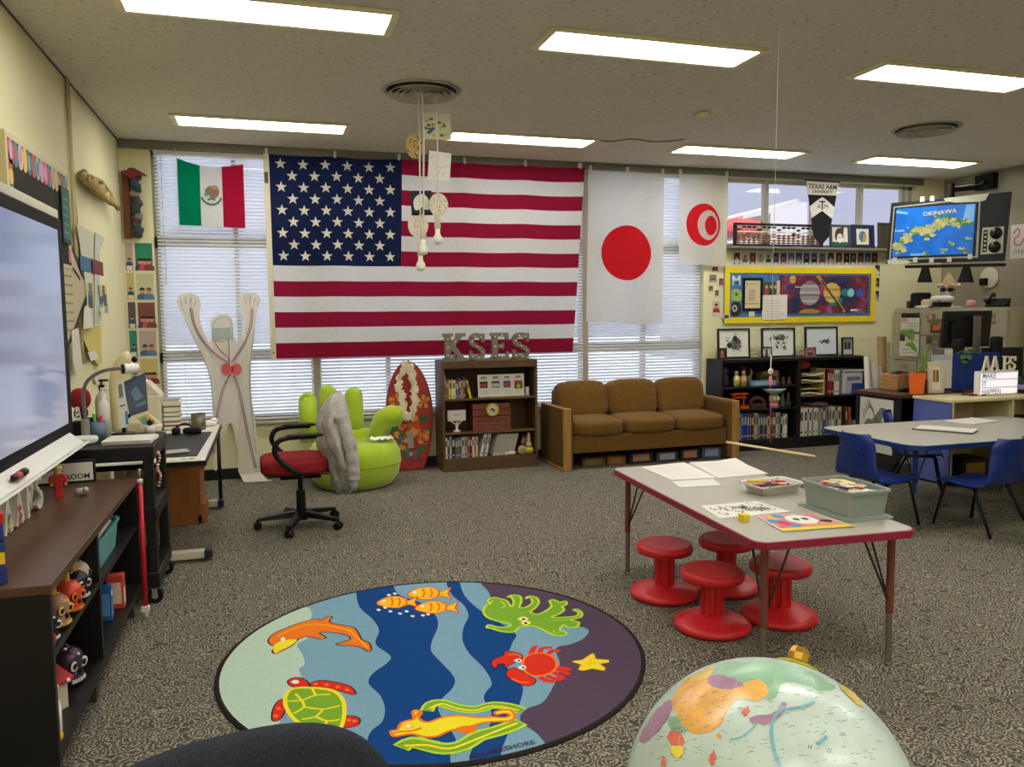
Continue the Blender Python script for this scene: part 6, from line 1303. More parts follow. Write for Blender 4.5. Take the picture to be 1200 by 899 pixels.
def planet(x, y, r, cs, z):
    n = len(cs)
    m.disc(x, y, r, z=z, mi=cs[0], n=36)
    for k in range(1, n):
        y0 = -1 + 2 * k / n; y1 = -1 + 2 * (k + .6) / n; pts = []
        for s_ in range(9): yy = y0 + (y1 - y0) * s_ / 8; pts.append((x + r * math.sqrt(max(0, 1 - yy * yy)), y + r * yy))
        for s_ in range(8, -1, -1): yy = y0 + (y1 - y0) * s_ / 8; pts.append((x - r * math.sqrt(max(0, 1 - yy * yy)), y + r * yy))
        m.flat(pts, z + .0003, cs[k])
planet(1.10, .33, .135, [5, 6, 5, 7, 6, 5, 6, 7], .0065); 
m.flat([(1.18, .52), (1.22, .535), (1.60, .12), (1.57, .105)], .0062, 9); planet(1.40, .335, .115, [8, 9, 8, 9, 8], .007); m.flat([(1.24, .47), (1.265, .475), (1.56, .14), (1.545, .125)], .0078, 12)
planet(1.66, .335, .048, [10, 10], .0066); planet(1.78, .335, .045, [11, 11], .0066); planet(.87, .485, .042, [8, 9, 8], .0066)
m.flat(smooth_pts([(.98, .105), (1.2, .105), (1.24, .13), (1.10, .155), (.98, .13)], 3), .007, 9); m.rect(1.66, .125, 1.76, .145, .007, 13); m.rect(.90, .395, 1.0, .405, .007, 13)
for k in range(8): m.disc(rr.uniform(px0, px1), rr.uniform(py0, py1), .004, z=.0075, mi=13, n=6)
m.build('planet_poster', [neb] + [card(c) for c in ((120, 30, 60), (60, 50, 110), (170, 50, 90), (50, 120, 120), (150, 148, 150), (186, 184, 182), (130, 104, 100), (206, 180, 96), (176, 140, 70), (130, 206, 206), (60, 84, 190), (70, 50, 40), (220, 220, 216))], t, w=True)
t = thing('framed_certificate', 'cream certificate in a black frame pinned on the yellow-edged board', 'certificate', (BX0 + .34, YB - .022, BZ0 + .14))
m = MB(F_)
for a, b_, c, d in ((.225, .14, .475, .165), (.225, .475, .475, .50), (.225, .165, .25, .475), (.45, .165, .475, .475)): m.prism([(a, b_), (c, b_), (c, d), (a, d)], .002, .018)
m.build('frame', blk, t, w=True)
m = MB(F_); m.prism([(.248, .163), (.452, .163), (.452, .477), (.248, .477)], .003, .009, 0); m.disc(.285, .435, .01, z=.0095, mi=1)
for k in range(8): m.rect(.30, .25 + k * .016, .385, .256 + k * .016, .0095, 1)
m.rect(.31, .43, .40, .437, .0095, 1); m.rect(.26, .21, .43, .222, .0095, 2); m.build('certificate_sheet', [card((216, 200, 160)), card((130, 116, 90)), card((160, 146, 110))], t, w=True)
m = MB(F_); m.prism([(.31, .075), (.38, .075), (.38, .13), (.31, .13)], .007, .010, 0); m.rect(.325, .09, .365, .094, .0105, 1); m.rect(.325, .105, .365, .109, .0105, 1); m.solo('name_card', [card((226, 222, 204)), card((120, 116, 110))], 'tiny white card under the framed certificate', 'card')
m = MB(F_); m.prism([(.49, .30), (.658, .30), (.658, .455), (.49, .455)], .0055, .008, 0)
for k, (cx, c) in enumerate(((.53, 1), (.59, 2), (.64, 3))): m.disc(cx, .40, .016, .02, .0085, 4); m.flat([(cx - .03, .302), (cx + .03, .302), (cx + .025, .36), (cx, .38), (cx - .025, .36)], .0085, c)
m.solo('pinned_photo', [card((70, 84, 64)), card((180, 50, 50)), card((40, 40, 44)), card((90, 80, 60)), card((206, 160, 130))], 'colour photo of people pinned above the white letter', 'photo')
m = MB(F_); m.prism([(.66, .30), (.70, .30), (.70, .47), (.66, .47)], .009, .011); m.solo('paper_strip', card((206, 200, 176)), 'narrow cream paper strip beside the pinned photo', 'paper')
m = MB(F_ @ TR(rz=.01)); m.prism([(.475, .03), (.80, .03), (.80, .305), (.475, .305)], .011, .014, 0)
for k in range(7): m.rect(.52, .06 + k * .03, .52 + .2 + .04 * math.sin(k * 2), .064 + k * .03, .0146, 1)
m.solo('white_letter', [card((230, 222, 212)), card((170, 160, 154))], 'white typed letter pinned over the bottom yellow border', 'letter')
m = MB(F_ @ TR(rz=.0)); m.prism([(-.03, .055), (.07, .055), (.07, .10), (-.03, .10)], .0075, .010, 0); m.flat(smooth_pts([(.0, .06), (.05, .065), (.045, .09), (.0, .092)], 3), .0105, 1); m.solo('paper_clip_note', [card((190, 184, 180)), card((70, 64, 66))], 'tiny grey paper at the lower left corner of the yellow border', 'paper')
# portraits
shirts = [(216, 214, 210), (110, 112, 120), (170, 60, 60), (150, 152, 150), (60, 70, 66), (80, 60, 130), (190, 60, 60), (200, 200, 206), (150, 160, 190), (36, 36, 44), (60, 50, 80), (170, 70, 80), (200, 206, 216), (160, 90, 80), (50, 60, 70), (80, 100, 110), (150, 90, 84), (90, 130, 180), (60, 60, 66)]
bgp = [(70, 54, 56), (206, 196, 170), (80, 50, 46), (180, 180, 176), (190, 186, 176), (60, 64, 130), (70, 76, 140), (90, 110, 170), (60, 80, 140), (60, 70, 150), (90, 96, 190), (90, 110, 170), (50, 50, 60), (60, 44, 44), (50, 60, 60), (70, 60, 54), (60, 50, 60), (60, 80, 120), (44, 40, 40)]
hairs = [(40, 30, 26), (90, 80, 70), (60, 30, 26), (120, 112, 100), (50, 44, 40), (30, 24, 24)]
xs = [217, 265, 310, 357, 402, 445, 490, 535, 580, 625, 670, 718, 767, 815, 860, 898, 942, 984, 1024]
gp = 'small portraits under the upper window'
for i, x in enumerate(xs):
    px = 820 + x / 5; a, c = at_y(px - 3.9, 310.5 - .0 * i, YB - .004), at_y(px + 3.9, 296, YB - .004)
    nm = 'small portrait photo, %s from the left in the row under the abacus window' % ORD[i]
    photo('portrait_photo', a.x, a.z, c.x - a.x, c.z - a.z, YB - .004, bgp[i], [(.5, hairs[i % 6], shirts[i])], nm, gp, border=(214, 206, 186), cat='portrait', seed=i)
for i, (x, y) in enumerate(((1028, 317), (1027.5, 332), (1027, 347))):
    a, c = at_y(x - 3.2, y + 6.5, YB - .004), at_y(x + 3.2, y - 6.5, YB - .004)
    photo('portrait_photo', a.x, a.z, c.x - a.x, c.z - a.z, YB - .004, (40, 32, 34), [(.5, hairs[i], shirts[i * 4])], 'dark portrait photo right of the yellow border, %s from the top' % ORD[i], 'portraits right of the yellow board', border=(206, 196, 170), cat='portrait')
for i, (x, y, w, h, c, d) in enumerate(((838, 315.5, 7, 6, (60, 56, 60), 'topmost grey'), (835.5, 326, 9, 9, (110, 116, 104), 'grey green'), (845, 331, 5.5, 10, (130, 60, 50), 'red brown'), (833, 338.5, 5, 7, (70, 40, 36), 'small dark'), (840, 344, 4.5, 8, (80, 70, 54), 'small olive'), (839.3, 361, 10, 18, (206, 186, 160), 'large pale'))):
    a, c_ = at_y(x - w / 2, y + h / 2, YB - .004), at_y(x + w / 2, y - h / 2, YB - .004)
    photo('portrait_photo', a.x, a.z, c_.x - a.x, c_.z - a.z, YB - .004, c, [(.5, (50, 30, 30), (150, 50, 60))], '%s portrait photo left of the yellow board' % d, 'portraits left of the yellow board', border=(216, 206, 180), cat='portrait')

# ---- on the sill under the upper window
SZ = 2.2145
t = thing('abacus', 'large black framed abacus with brown and dark beads on the window sill', 'abacus', (5.44, 7.655, SZ))
A0, A1 = -.575, .565; abk = mat('black abacus frame', (28, 25, 24), .4)
m = MB(); m.rng((A0, -.02, 0), (A1, .02, .025), bev=.003); m.rng((A0, -.02, .225), (A1, .02, .25), bev=.003); m.rng((A0, -.02, .025), (A0 + .03, .02, .225), bev=.003); m.rng((A1 - .03, -.02, .025), (A1, .02, .225), bev=.003); m.build('frame', abk, t)
MB().rng((A0 + .03, -.012, .152), (A1 - .03, .012, .164)).build('beam', mat('white beam', (222, 216, 200), .4), t)
bd_b = mat('brown bead', (150, 96, 36), .4); bd_d = mat('dark bead', (58, 36, 28), .4); bead = [(.004, -.013), (.021, -.003), (.021, .003), (.004, .013)]
for k in range(17):
    x = A0 + .065 + k * (A1 - A0 - .13) / 16; m = MB(); m.cyl((x, 0, .025), (x, 0, .225), .003, n=6, mi=2)
    up = 2 if k == 11 else 0
    for q in range(4): m.lathe([(r * 1.35, z * .95) for r, z in bead], (x, 0, .041 + q * .026 + (.014 if q > 1 and k % 5 == 2 else 0)), 0, 10)
    m.lathe([(r * 1.35, z) for r, z in bead], (x, 0, .208 if k % 4 else .182), 1, 10)
    if k == 11: m.lathe([(r * 1.35, z) for r, z in bead], (x, 0, .137), 1, 10)
    m.build('bead_column', [bd_b, bd_d, mat('bamboo rod', (206, 186, 140), .5)], t)
def art_face(m, w, h, b_):
    m.rect(-w, b_ * .95, w, h * .26, .0009, 1); m.flat(smooth_pts([(-w * .5, h * .35), (-w * .6, h * .6), (-w * .35, h * .82), (0, h * .86), (w * .5, h * .9), (w * .45, h * .62), (w * .4, h * .4)], 4), .0012, 2); m.disc(-.0, h * .42, w * .38, h * .2, .0016, 3); m.disc(-w * .16, h * .47, w * .13, h * .05, .002, 2); m.disc(w * .18, h * .47, w * .13, h * .05, .002, 2); m.disc(-w * .16, h * .47, w * .09, h * .035, .0022, 3); m.disc(w * .18, h * .47, w * .09, h * .035, .0022, 3); return [(30, 90, 64), (76, 36, 44), (224, 220, 210)]
frame_thing('framed_print', 6.115, 6.385, SZ, .262, 7.66, .026, (214, 210, 196), (36, 60, 56), 'green framed print of a dark-haired face with glasses on the sill', art_face, .08, cat='picture frame')
def art_globe(m, w, h, b_):
    m.rect(-w * .72, h * .16, w * .72, h * .84, .001, 1); m.disc(.0, h * .5, w * .44, h * .24, .0014, 2); m.flat(smooth_pts([(0, h * .28), (w * .42, h * .34), (w * .46, h * .56), (w * .1, h * .6)], 3), .0018, 3); m.flat(smooth_pts([(-w * .12, h * .46), (w * .05, h * .46), (w * .05, h * .62), (-w * .1, h * .62)], 3), .0022, 4); return [(206, 206, 176), (60, 116, 150), (166, 146, 84), (150, 60, 90)]
frame_thing('framed_print', 6.405, 6.72, SZ, .268, 7.66, .04, (30, 34, 66), (26, 32, 60), 'navy framed print of a blue and tan round shape on the sill', art_globe, .08, cat='picture frame')
frame_thing('framed_print', 6.785, 7.0, SZ, .30, 7.67, .025, (60, 54, 40), (70, 62, 44), 'dark brown framed picture on the sill half hidden by the television', None, .06, cat='picture frame')

# ================================================================ right corner
fc_m = mat('putty cabinet metal', (172, 164, 140), .5, .1)
def filing_cabinet(y0, label, proto_=[]):
    if proto_: return dup(proto_[0], (7.425, y0 + .19, 0), 0, label)
    t = thing('filing_cabinet', label, 'filing cabinet', (7.425, y0 + .19, 0), 0, 'putty filing cabinets')
    MB().rng((-.32, -.188, 0), (.34, .188, 1.525), bev=.004).build('body', fc_m, t)
    for k in range(5):
        z = .05 + k * .293; d = MB().rng((-.342, -.178, z), (-.32, .178, z + .28), bev=.004).build('drawer', fc_m, t)
        MB().rng((-.362, -.05, z + .14), (-.342, .05, z + .165), bev=.005).build('handle', mat('drawer chrome', (150, 146, 136), .35, .7), d)
        MB().rng((-.346, -.045, z + .19), (-.342, .045, z + .235)).build('label_holder', mat('drawer chrome', (150, 146, 136), .35, .7), d)
    proto_.append(t); return t
for k, lab in enumerate(('putty filing cabinet furthest back in the right corner', 'second putty filing cabinet, covered with a food photo', 'third putty filing cabinet, behind the computer monitor', 'nearest putty filing cabinet, right of the computer monitor')): filing_cabinet(7.345 - k * .384, lab)
XF = 7.0805
def cab_paper(name, px, cols, label, art=(), cat='paper', off=0):
    (x0, y0), (x1, y1) = px; a, c = at_x(x0, y1, XF - off - .021), at_x(x1, y0, XF - off - .021); F_ = frame((XF - off - .021, a.y, a.z), (0, -1, 0), (0, 0, 1)); w, h = a.y - c.y, c.z - a.z
    m = MB(F_); m.prism([(0, 0), (w, 0), (w, h), (0, h)], 0, .0015, 0)
    for k, (u0, v0, u1, v1, mi) in enumerate(art): m.rect(u0 * w, v0 * h, u1 * w, v1 * h, .002 + k * .0002, mi)
    return m.solo(name, [card(c_) for c_ in cols], label, cat)
cab_paper('notice', ((1056, 367), (1078, 388)), ((214, 210, 196), (30, 30, 32), (206, 150, 150), (160, 156, 150)), 'white notice with black heading on the furthest filing cabinet', [(0, .74, 1, 1, 1), (.02, .5, .35, .72, 2), (.3, .25, .9, .29, 3), (.3, .4, .9, .44, 3), (.3, .1, .9, .14, 3)])
cab_paper('notice', ((1054, 392), (1077, 417)), ((216, 212, 198), (60, 50, 60), (170, 166, 160)), 'white notice with a dark corner picture, lower on the furthest cabinet', [(0, .68, .28, .98, 1), (.35, .7, .9, .76, 2), (.1, .3, .9, .34, 2), (.1, .15, .9, .19, 2)], off=.002)
cab_paper('food_photo', ((1090, 374), (1107, 390)), ((120, 70, 40), (90, 120, 50), (190, 110, 60), (60, 40, 30)), 'food photo stuck on the second filing cabinet', [(.0, .7, 1, 1, 1), (.2, .2, .6, .6, 2), (.6, .3, .9, .7, 2), (0, 0, 1, .15, 3)], 'photo')
cab_paper('notice', ((1085, 369), (1093, 374)), ((200, 170, 164), (170, 80, 84)), 'small pink notice above the food photo', [(.1, .2, .5, .8, 1)])
cab_paper('photo_strip', ((1085, 394), (1100, 404)), ((110, 100, 84), (80, 74, 64), (140, 124, 100)), 'brown photo strip below the food photo', [(.05, .1, .5, .9, 1), (.55, .1, .95, .6, 2)], 'photo')
ZC2 = 1.5265
def on_cab(x): return at_x(x, 360, 7.3).y
t = thing('speaker', 'black speaker box on the furthest filing cabinet', 'speaker', (7.34, on_cab(1075.5), ZC2)); MB().soft((0, 0, .09), (.16, .18, .18), 7, 8).build('cabinet', blk2, t); MB().rng((-.086, -.065, .02), (-.078, .065, .16), bev=.003).build('grille', mat('dark grille', (16, 16, 18), .9), t)
MB().rng((7.28, on_cab(1064) - .03, ZC2), (7.34, on_cab(1064) + .02, ZC2 + .085), 0, .003).solo('small_box', card((84, 60, 50)), 'small brown box at the far left of the cabinet tops', 'box')
MB(Matrix.Translation((7.24, on_cab(1092), ZC2)) @ TR(rz=.1)).soft((0, 0, .05), (.10, .13, .10), 4, 6).solo('paper_bag', mat('tan paper bag', (206, 190, 150), .8), 'crumpled tan paper bag behind the mannequin head', 'paper bag')
MB(Matrix.Translation((7.14, on_cab(1094), ZC2))).soft((0, 0, .0145), (.06, .20, .028), 4, 5).solo('white_case', wp, 'long white case lying at the front of the cabinet tops', 'case')
t = thing('mannequin_head', 'white mannequin head with sunglasses, shell lei and pointed straw hat', 'mannequin head', (7.40, on_cab(1102.5), ZC2), -1.0)
foam = mat('white foam', (214, 204, 190), .7)
MB().lathe([(.0001, 0), (.07, 0), (.065, .02), (.042, .05), (.04, .10), (.062, .13)], n=24).soft((0, 0, .19), (.14, .17, .20), 2.3, 8).soft((0, -.09, .17), (.022, .03, .04), 2.3, 4).build('head', foam, t)
m = MB()
for s in (-1, 1): m.ell((s * .037, -.083, .20), (.032, .010, .024), 0, 10); m.tube([(s * .06, -.075, .205), (s * .073, .0, .205)], .004, 6)
m.tube([(-.012, -.09, .205), (.012, -.09, .205)], .004, 6).build('sunglasses', blk, t)
MB().lathe([(.10, .245), (.105, .25), (.06, .30), (.02, .38), (.0001, .395)], n=24).build('straw_hat', mat('straw', (180, 156, 116), .8, noise=(40, .2)), t)
m = MB()
for k in range(20): a = k * 2 * PI / 20; m.soft((.105 * math.cos(a), .105 * math.sin(a), .25 + .008 * math.sin(k * 2)), (.036, .036, .03), 2.2, 4, k % 2)
m.build('shell_lei', [mat('pink shell', (206, 170, 150), .6), mat('cream shell', (226, 206, 186), .5)], t)
t = thing('captain_hat', 'white captain hat with black band and gold badge on the cabinets', 'hat', (7.22, on_cab(1110.5), ZC2), -1.05)
MB().lathe([(.0001, .06), (.095, .06), (.125, .10), (.11, .125), (.06, .135), (.0001, .13)], n=32).build('crown', mat('white hat cloth', (222, 220, 216), .8), t); MB().lathe([(.094, .02), (.096, .062), (.09, .062), (.09, .02)], n=32).build('band', blk2, t)
m = MB(); m.surf(lambda u, v: ((.095 + .05 * v) * math.cos(-PI * (.15 + .7 * u)), (.095 + .05 * v) * math.sin(-PI * (.15 + .7 * u)), .03 - .022 * v), 14, 3); m.build('visor', blk, t, solid=.004)
m = MB(frame((0, -.105, .09), (1, 0, 0), (0, -.5, 1))); m.disc(0, 0, .024, .022, .008); m.disc(0, 0, .01, .012, .010, 1); m.build('badge', [mat('gold badge', (190, 150, 60), .35, .6), blk], t)
MB().rng((7.2, on_cab(1130) - .06, ZC2), (7.32, on_cab(1130) + .1, ZC2 + .018), 0, .002).solo('notepad', card((190, 186, 176)), 'grey notepad lying on the filing cabinets', 'notepad')
MB().soft((7.25, on_cab(1142), ZC2 + .04), (.09, .10, .08), 2.5, 6).solo('pink_ball', mat('pink foam', (214, 150, 164), .7), 'pink squishy ball in front of the black bowl', 'ball')
MB().lathe([(.0001, 0), (.06, 0), (.11, .05), (.135, .09), (.128, .09), (.10, .05), (.055, .008), (.0001, .008)], (7.52, on_cab(1149), ZC2), n=32).solo('black_bowl', blk, 'shiny black bowl on the filing cabinets', 'bowl')
t = thing('telephone', 'black desk telephone on the nearest filing cabinet', 'telephone', (7.30, on_cab(1169), ZC2), -1.1); m = MB(); m.add([(-.09, -.1, 0), (.09, -.1, 0), (.09, .1, 0), (-.09, .1, 0), (-.09, -.1, .02), (.09, -.1, .02), (.09, .1, .09), (-.09, .1, .09)], [(3, 2, 1, 0), (4, 5, 6, 7), (0, 1, 5, 4), (1, 2, 6, 5), (2, 3, 7, 6), (3, 0, 4, 7)]); m.build('base', blk2, t)
MB().tube([(-.07, -.09, .06), (-.07, -.03, .085), (-.07, .06, .125), (-.07, .1, .13)], [.024, .014, .016, .026], 10).build('handset', blk, t)
# wall fittings
t = thing('wall_fitting', 'round cream wall fitting with a black plug on the right wall', 'wall fitting', (XR - .02, at_x(1160, 325, XR).y, at_x(1160, 326, XR).z)); MB(frame((.018, 0, 0), (0, -1, 0), (0, 0, 1))).lathe([(.0001, 0), (.12, 0), (.12, .012), (.10, .02), (.0001, .022)], n=32).build('plate', mat('cream fitting', (200, 192, 166), .6), t); MB().rng((-.05, .0, -.08), (.0, .08, .0), bev=.006).build('plug', blk2, t)
# television with painted cover
TQ = [at_y(1044.5, 238, 7.22), at_y(1186, 224.5, 6.02), at_y(1177.5, 306, 6.02), at_y(1038, 309.5, 7.22)]
t_c = sum(TQ, Vector()) / 4; t = thing('television', 'wall television dressed as an old set with an island map on its screen', 'television', tuple(t_c))
uT = (TQ[1] + TQ[2] - TQ[0] - TQ[3]).normalized(); FT = frame(t_c, uT, (0, 0, 1)); nT = FT.col[2].xyz
def tv(x, y, off=0): d = ray(x, y); k = (t_c + nT * off - EYE).dot(nT) / d.dot(nT); q = FT.inverted() @ (EYE + d * k); return (q.x, q.y)
def tvp(mb, pts, z, mi, th=.0): 
    P_ = [tv(*p) for p in pts][::-1]
    ar = sum(P_[i][0] * P_[(i + 1) % len(P_)][1] - P_[(i + 1) % len(P_)][0] * P_[i][1] for i in range(len(P_)))
    if ar < 0: P_ = P_[::-1]
    mb.prism(P_, z - .003, z, mi)
m = MB(FT); tvp(m, [(1044.5, 238), (1186, 224.5), (1177.5, 306), (1038, 309.5)], 0, 0); m.build('cover_board', mat('black cover card', (34, 34, 38), .7, noise=(30, .2)), t, w=True)
cx0 = tv(1041, 275)[0]; cx1 = tv(1182, 265)[0]; cy0 = tv(1110, 305)[1]; cy1 = tv(1110, 236)[1]
MB(FT).prism([(cx0 + .03, cy0 + .03), (cx1 - .08, cy0 + .03), (cx1 - .08, cy1 - .01), (cx0 + .03, cy1 - .01)], -.06, -.004).build('body', blk, t, w=True)
m = MB(FT); tvp(m, [(1047.5, 242.5), (1149.5, 231), (1146, 302), (1042, 305)], .004, 0); tvp(m, [(1049, 243.5), (1147.5, 233), (1143.5, 300), (1044, 303.5)], .0055, 1); m.build('bezel', [mat('pale trim', (170, 172, 160), .6), mat('black cover card', (34, 34, 38), .7)], t, w=True)
def scr(x, y): return (1000 + x / 6, 190 + y / 6)
m = MB(FT); tvp(m, [scr(310, 330), scr(865, 290), scr(838, 645), scr(275, 665)], .008, 0)
rr = random.Random(31)
spine = smooth_pts([(320, 620), (345, 570), (385, 525), (430, 490), (480, 478), (530, 475), (580, 455), (620, 430), (680, 420), (740, 425), (800, 415)], 3, False); kk = 0
def isle(x, y, r, mi):
    global kk; kk += 1
    tvp(m, [scr(x + r * rr.uniform(.6, 1.3) * math.cos(i * .7), y + r * .62 * rr.uniform(.5, 1.3) * math.sin(i * .7)) for i in range(9)], .010 + kk * .00002, mi)
for i, (x, y) in enumerate(spine):
    for q in range(3): isle(x + rr.uniform(-26, 26), y + rr.uniform(-22, 22), rr.uniform(14, 34), rr.choice([1, 1, 6, 2]))
for i in range(34): x, y = rr.choice(spine); isle(x + rr.uniform(-50, 60), y + rr.uniform(-40, 40), rr.uniform(5, 13), rr.choice([1, 2, 6, 6]))
for x, y, r in ((690, 570, 30), (770, 612, 40), (805, 540, 30), (630, 625, 30), (520, 640, 26), (545, 530, 36), (640, 395, 30), (580, 400, 34), (700, 400, 28)):
    for q in range(4): isle(x + rr.uniform(-r, r) * .7, y + rr.uniform(-r, r) * .5, r * rr.uniform(.3, .7), rr.choice([1, 2, 2, 6]))
for k, p in enumerate([[(310, 340), (390, 355), (380, 368), (305, 360)], [(400, 645), (520, 640), (520, 655), (410, 660)], [(800, 300), (860, 296), (850, 420), (770, 420)]]): tvp(m, [scr(*q) for q in p], .0115, 3)
ct = tv(*scr(610, 368)); m.text('OKINAWA', .058, TR(ct[0], ct[1], .0126, rz=.03), 4, sx=1.25, bold=.02)
ct = tv(*scr(330, 490)); m.text('Taiwan', .04, TR(ct[0], ct[1], .0126), 5)
m.build('map_picture', [mat('map blue', (16, 100, 190), .35, noise=(7, .25), emit=.3), mat('map land', (166, 170, 110), .5, noise=(60, .3), emit=.12), mat('map green', (60, 128, 66), .5, emit=.12), mat('map pale sea', (110, 170, 214), .4, emit=.3), mat('map title', (196, 200, 140), .5, emit=.2), mat('map label white', (226, 230, 230), .5, emit=.3), mat('map sand', (196, 186, 130), .5, emit=.12)], t, w=True)
m = MB(FT); tvp(m, [scr(910, 462), scr(1062, 452), scr(1052, 640), scr(896, 650)], .004, 0); tvp(m, [scr(918, 478), scr(948, 476), scr(940, 632), scr(908, 636)], .006, 1)
for k in range(5): tvp(m, [scr(926 - k * 2, 490 + k * 30), scr(940 - k * 2, 489 + k * 30), scr(940 - k * 2, 502 + k * 30), scr(926 - k * 2, 503 + k * 30)], .0075, 0)
m.build('control_plate', [mat('cream control card', (196, 192, 166), .6), blk], t, w=True)
for (x, y) in ((1007, 500), (995, 597)):
    c = tv(*scr(x, y)); kb = MB(FT); kb.lathe([(.0001, .03), (.05, .028), (.058, .004)], (c[0], c[1], 0), 0, 28); kb.box((c[0], c[1], .032), (.09, .014, .02), 0, .003, rot=(0, 0, .8 if y < 550 else .2)); kb.build('knob', blk, t, w=True)
tape_m = mat('masking tape', (206, 204, 186), .5)
m = MB(FT); tvp(m, [scr(640, 255), scr(960, 218), scr(930, 270), scr(880, 280), scr(720, 285), scr(650, 275)], .009, 0); m.build('tape_strip', tape_m, t, w=True)
for x, y in ((490, 262), (560, 258), (440, 690), (555, 690), (680, 685), (825, 665), (295, 690)): m = MB(FT); tvp(m, [scr(x - 16, y - 18), scr(x + 14, y - 20), scr(x + 14, y + 16), scr(x - 18, y + 18)], .011, 0); m.build('tape_strip', tape_m, t, w=True)
m = MB(FT); tvp(m, [scr(240, 690), scr(380, 690), scr(420, 705), scr(360, 720), scr(250, 720)], .012, 0)
m.build('tape_strip', tape_m, t, w=True)
m = MB(FT); a, c = tv(1060, 311), tv(1176, 309.5); m.box(((a[0] + c[0]) / 2, (a[1] + c[1]) / 2 - .01, -.03), (c[0] - a[0], .03, .05), 0, .006)
for x in (1083, 1131):
    p, q = tv(x, 312), tv(x - 1, 331); m.prism([(p[0] - .02, p[1]), (q[0] - .07, q[1]), (q[0] + .07, q[1]), (p[0] + .02, p[1])], -.05, .0, 0)
m.build('stand_feet', blk2, t, w=True)
wb = at_x(1159, 214, XR); m = MB(); m.rng((XR - .08, wb.y - .12, wb.z - .08), (XR - .001, wb.y + .12, wb.z + .09), bev=.008); e = FT @ Vector((tv(1112, 225)[0], 0, -.07)); z = at_y(1112, 222, e.y).z
m.tube([(XR - .07, wb.y, wb.z), (e.x + .25, e.y - .1, z + .02), (e.x, e.y, z)], .028, 8); m.cyl((e.x, e.y, z - .35), (e.x, e.y, z + .06), .03, n=12); m.build('wall_arm', blk2, t, w=True)
# pier poster
c = at_x(1193, 283, 7.27); F_ = frame((7.269, c.y + .085, c.z - .17), (0, -1, 0), (0, 0, 1)); m = MB(F_); m.prism([(0, 0), (.26, 0), (.26, .34), (0, .34)], 0, .002, 0)
m.stroke(smooth_pts([(.03, .25), (.08, .30), (.10, .24), (.05, .20), (.06, .14), (.12, .14), (.16, .2), (.22, .18)], 4, False), .018, .003, mi=1); m.stroke([(.04, .05), (.06, .09), (.08, .05)], .008, .003, mi=2); m.stroke([(.10, .05), (.10, .09)], .008, .003, mi=2); m.stroke(arc(.14, .065, .015, 0, 330, 8), .007, .003, mi=2); m.solo('drawing', [card((226, 218, 212)), card((206, 130, 130)), card((80, 70, 76))], 'white drawing with a pink curl taped to the wall pier at right', 'drawing')

# ---- desk behind the cream shelf
DK = .75
t = thing('teacher_desk', 'dark brown desk behind the cream shelf at the right', 'desk', (6.2, 6.02, 0))
MB().rng((5.36, 5.735, DK - .035), (7.05, 6.33, DK - .001), bev=.004).build('desktop', mat('dark walnut top', (72, 46, 34), .4, noise=(6, .2, (.1, 1, 1))), t, w=True)
dkm = mat('black desk panel', (24, 22, 22), .5)
for x in (5.375, 7.02): MB().rng((x, 5.75, 0), (x + .022, 6.31, DK - .035)).build('side_panel', dkm, t, w=True)
MB().rng((5.40, 6.26, .2), (7.02, 6.28, DK - .035)).build('back_panel', dkm, t, w=True)
F_ = frame((5.374, 6.245, .19), (0, -1, 0), (0, 0, 1)); m = MB(F_); m.prism([(0, 0), (.42, 0), (.42, .50), (0, .50)], 0, .003, 0)
rr = random.Random(6)
m.flat(smooth_pts([(.05, .22), (.10, .30), (.16, .30), (.22, .36), (.27, .42), (.33, .41), (.39, .33), (.35, .31), (.31, .34), (.28, .30), (.30, .22), (.22, .2), (.20, .27), (.14, .22), (.10, .20)], 3), .0036, 1)
for k in range(16): x = .06 + .30 * k / 16; y = .30 + .1 * math.sin(k * .4); m.stroke([(x, y), (x - .02 + .01 * rr.random(), y + .05), (x - .035, y + .08 * rr.random() + .03)], [.014, .009, .002], .0042 + k * .00005, mi=2)
m.solo('dragon_drawing', [card((196, 192, 180)), card((110, 106, 96)), card((84, 80, 72))], 'grey ink dragon drawing hung on the side of the dark desk', 'drawing')
t = thing('monitor', 'black computer monitor seen from behind on the dark desk', 'monitor', (6.36, 6.02, DK)); MC = [at_y(x, y, 6.05) for x, y in ((1107.5, 365), (1163, 364), (1159, 406), (1103.5, 408))]
mo = sum(MC, Vector()) / 4; FM = frame(mo, MC[1] - MC[0], MC[0] - MC[3]); l4 = [FM.inverted() @ q for q in MC]
MB(FM).prism([(q.x, q.y) for q in l4][::-1], -.03, .0).build('panel', blk, t, w=True)
MB(FM).soft((-.06, -.02, .012), (.30, .22, .045), 5, 7).build('rear_housing', blk2, t, w=True)
a, c = at_y(1145, 370, 6.0), at_y(1143.5, 418, 6.0); m = MB(); m.rng((a.x - .042, 5.985, DK + .01), (a.x + .042, 6.005, a.z), bev=.006); m.rng((a.x - .11, 5.95, DK), (a.x + .11, 6.12, DK + .012), bev=.004); m.build('stand', mat('dark silver', (118, 112, 104), .4, .4), t, w=True)
for i, (x, y0, Yq) in enumerate(((1123, 397, 5.91), (1168, 394, 5.90))):
    q = at_y(x, y0, Yq); t = thing('desk_speaker', ['black cylinder speaker left of the monitor stand', 'black cylinder speaker right of the monitor stand'][i], 'speaker', (q.x, Yq, DK), 0, 'desk speakers')
    MB().lathe([(.0001, 0), (.05, 0), (.052, q.z - DK - .02), (.046, q.z - DK - .005), (.0001, q.z - DK)], n=24).build('cabinet', blk2, t); MB().lathe([(.0525, .04), (.0535, .05), (.0535, q.z - DK - .06), (.0525, q.z - DK - .05)], n=24).build('grille', mat('dark grille', (16, 16, 18), .9), t)
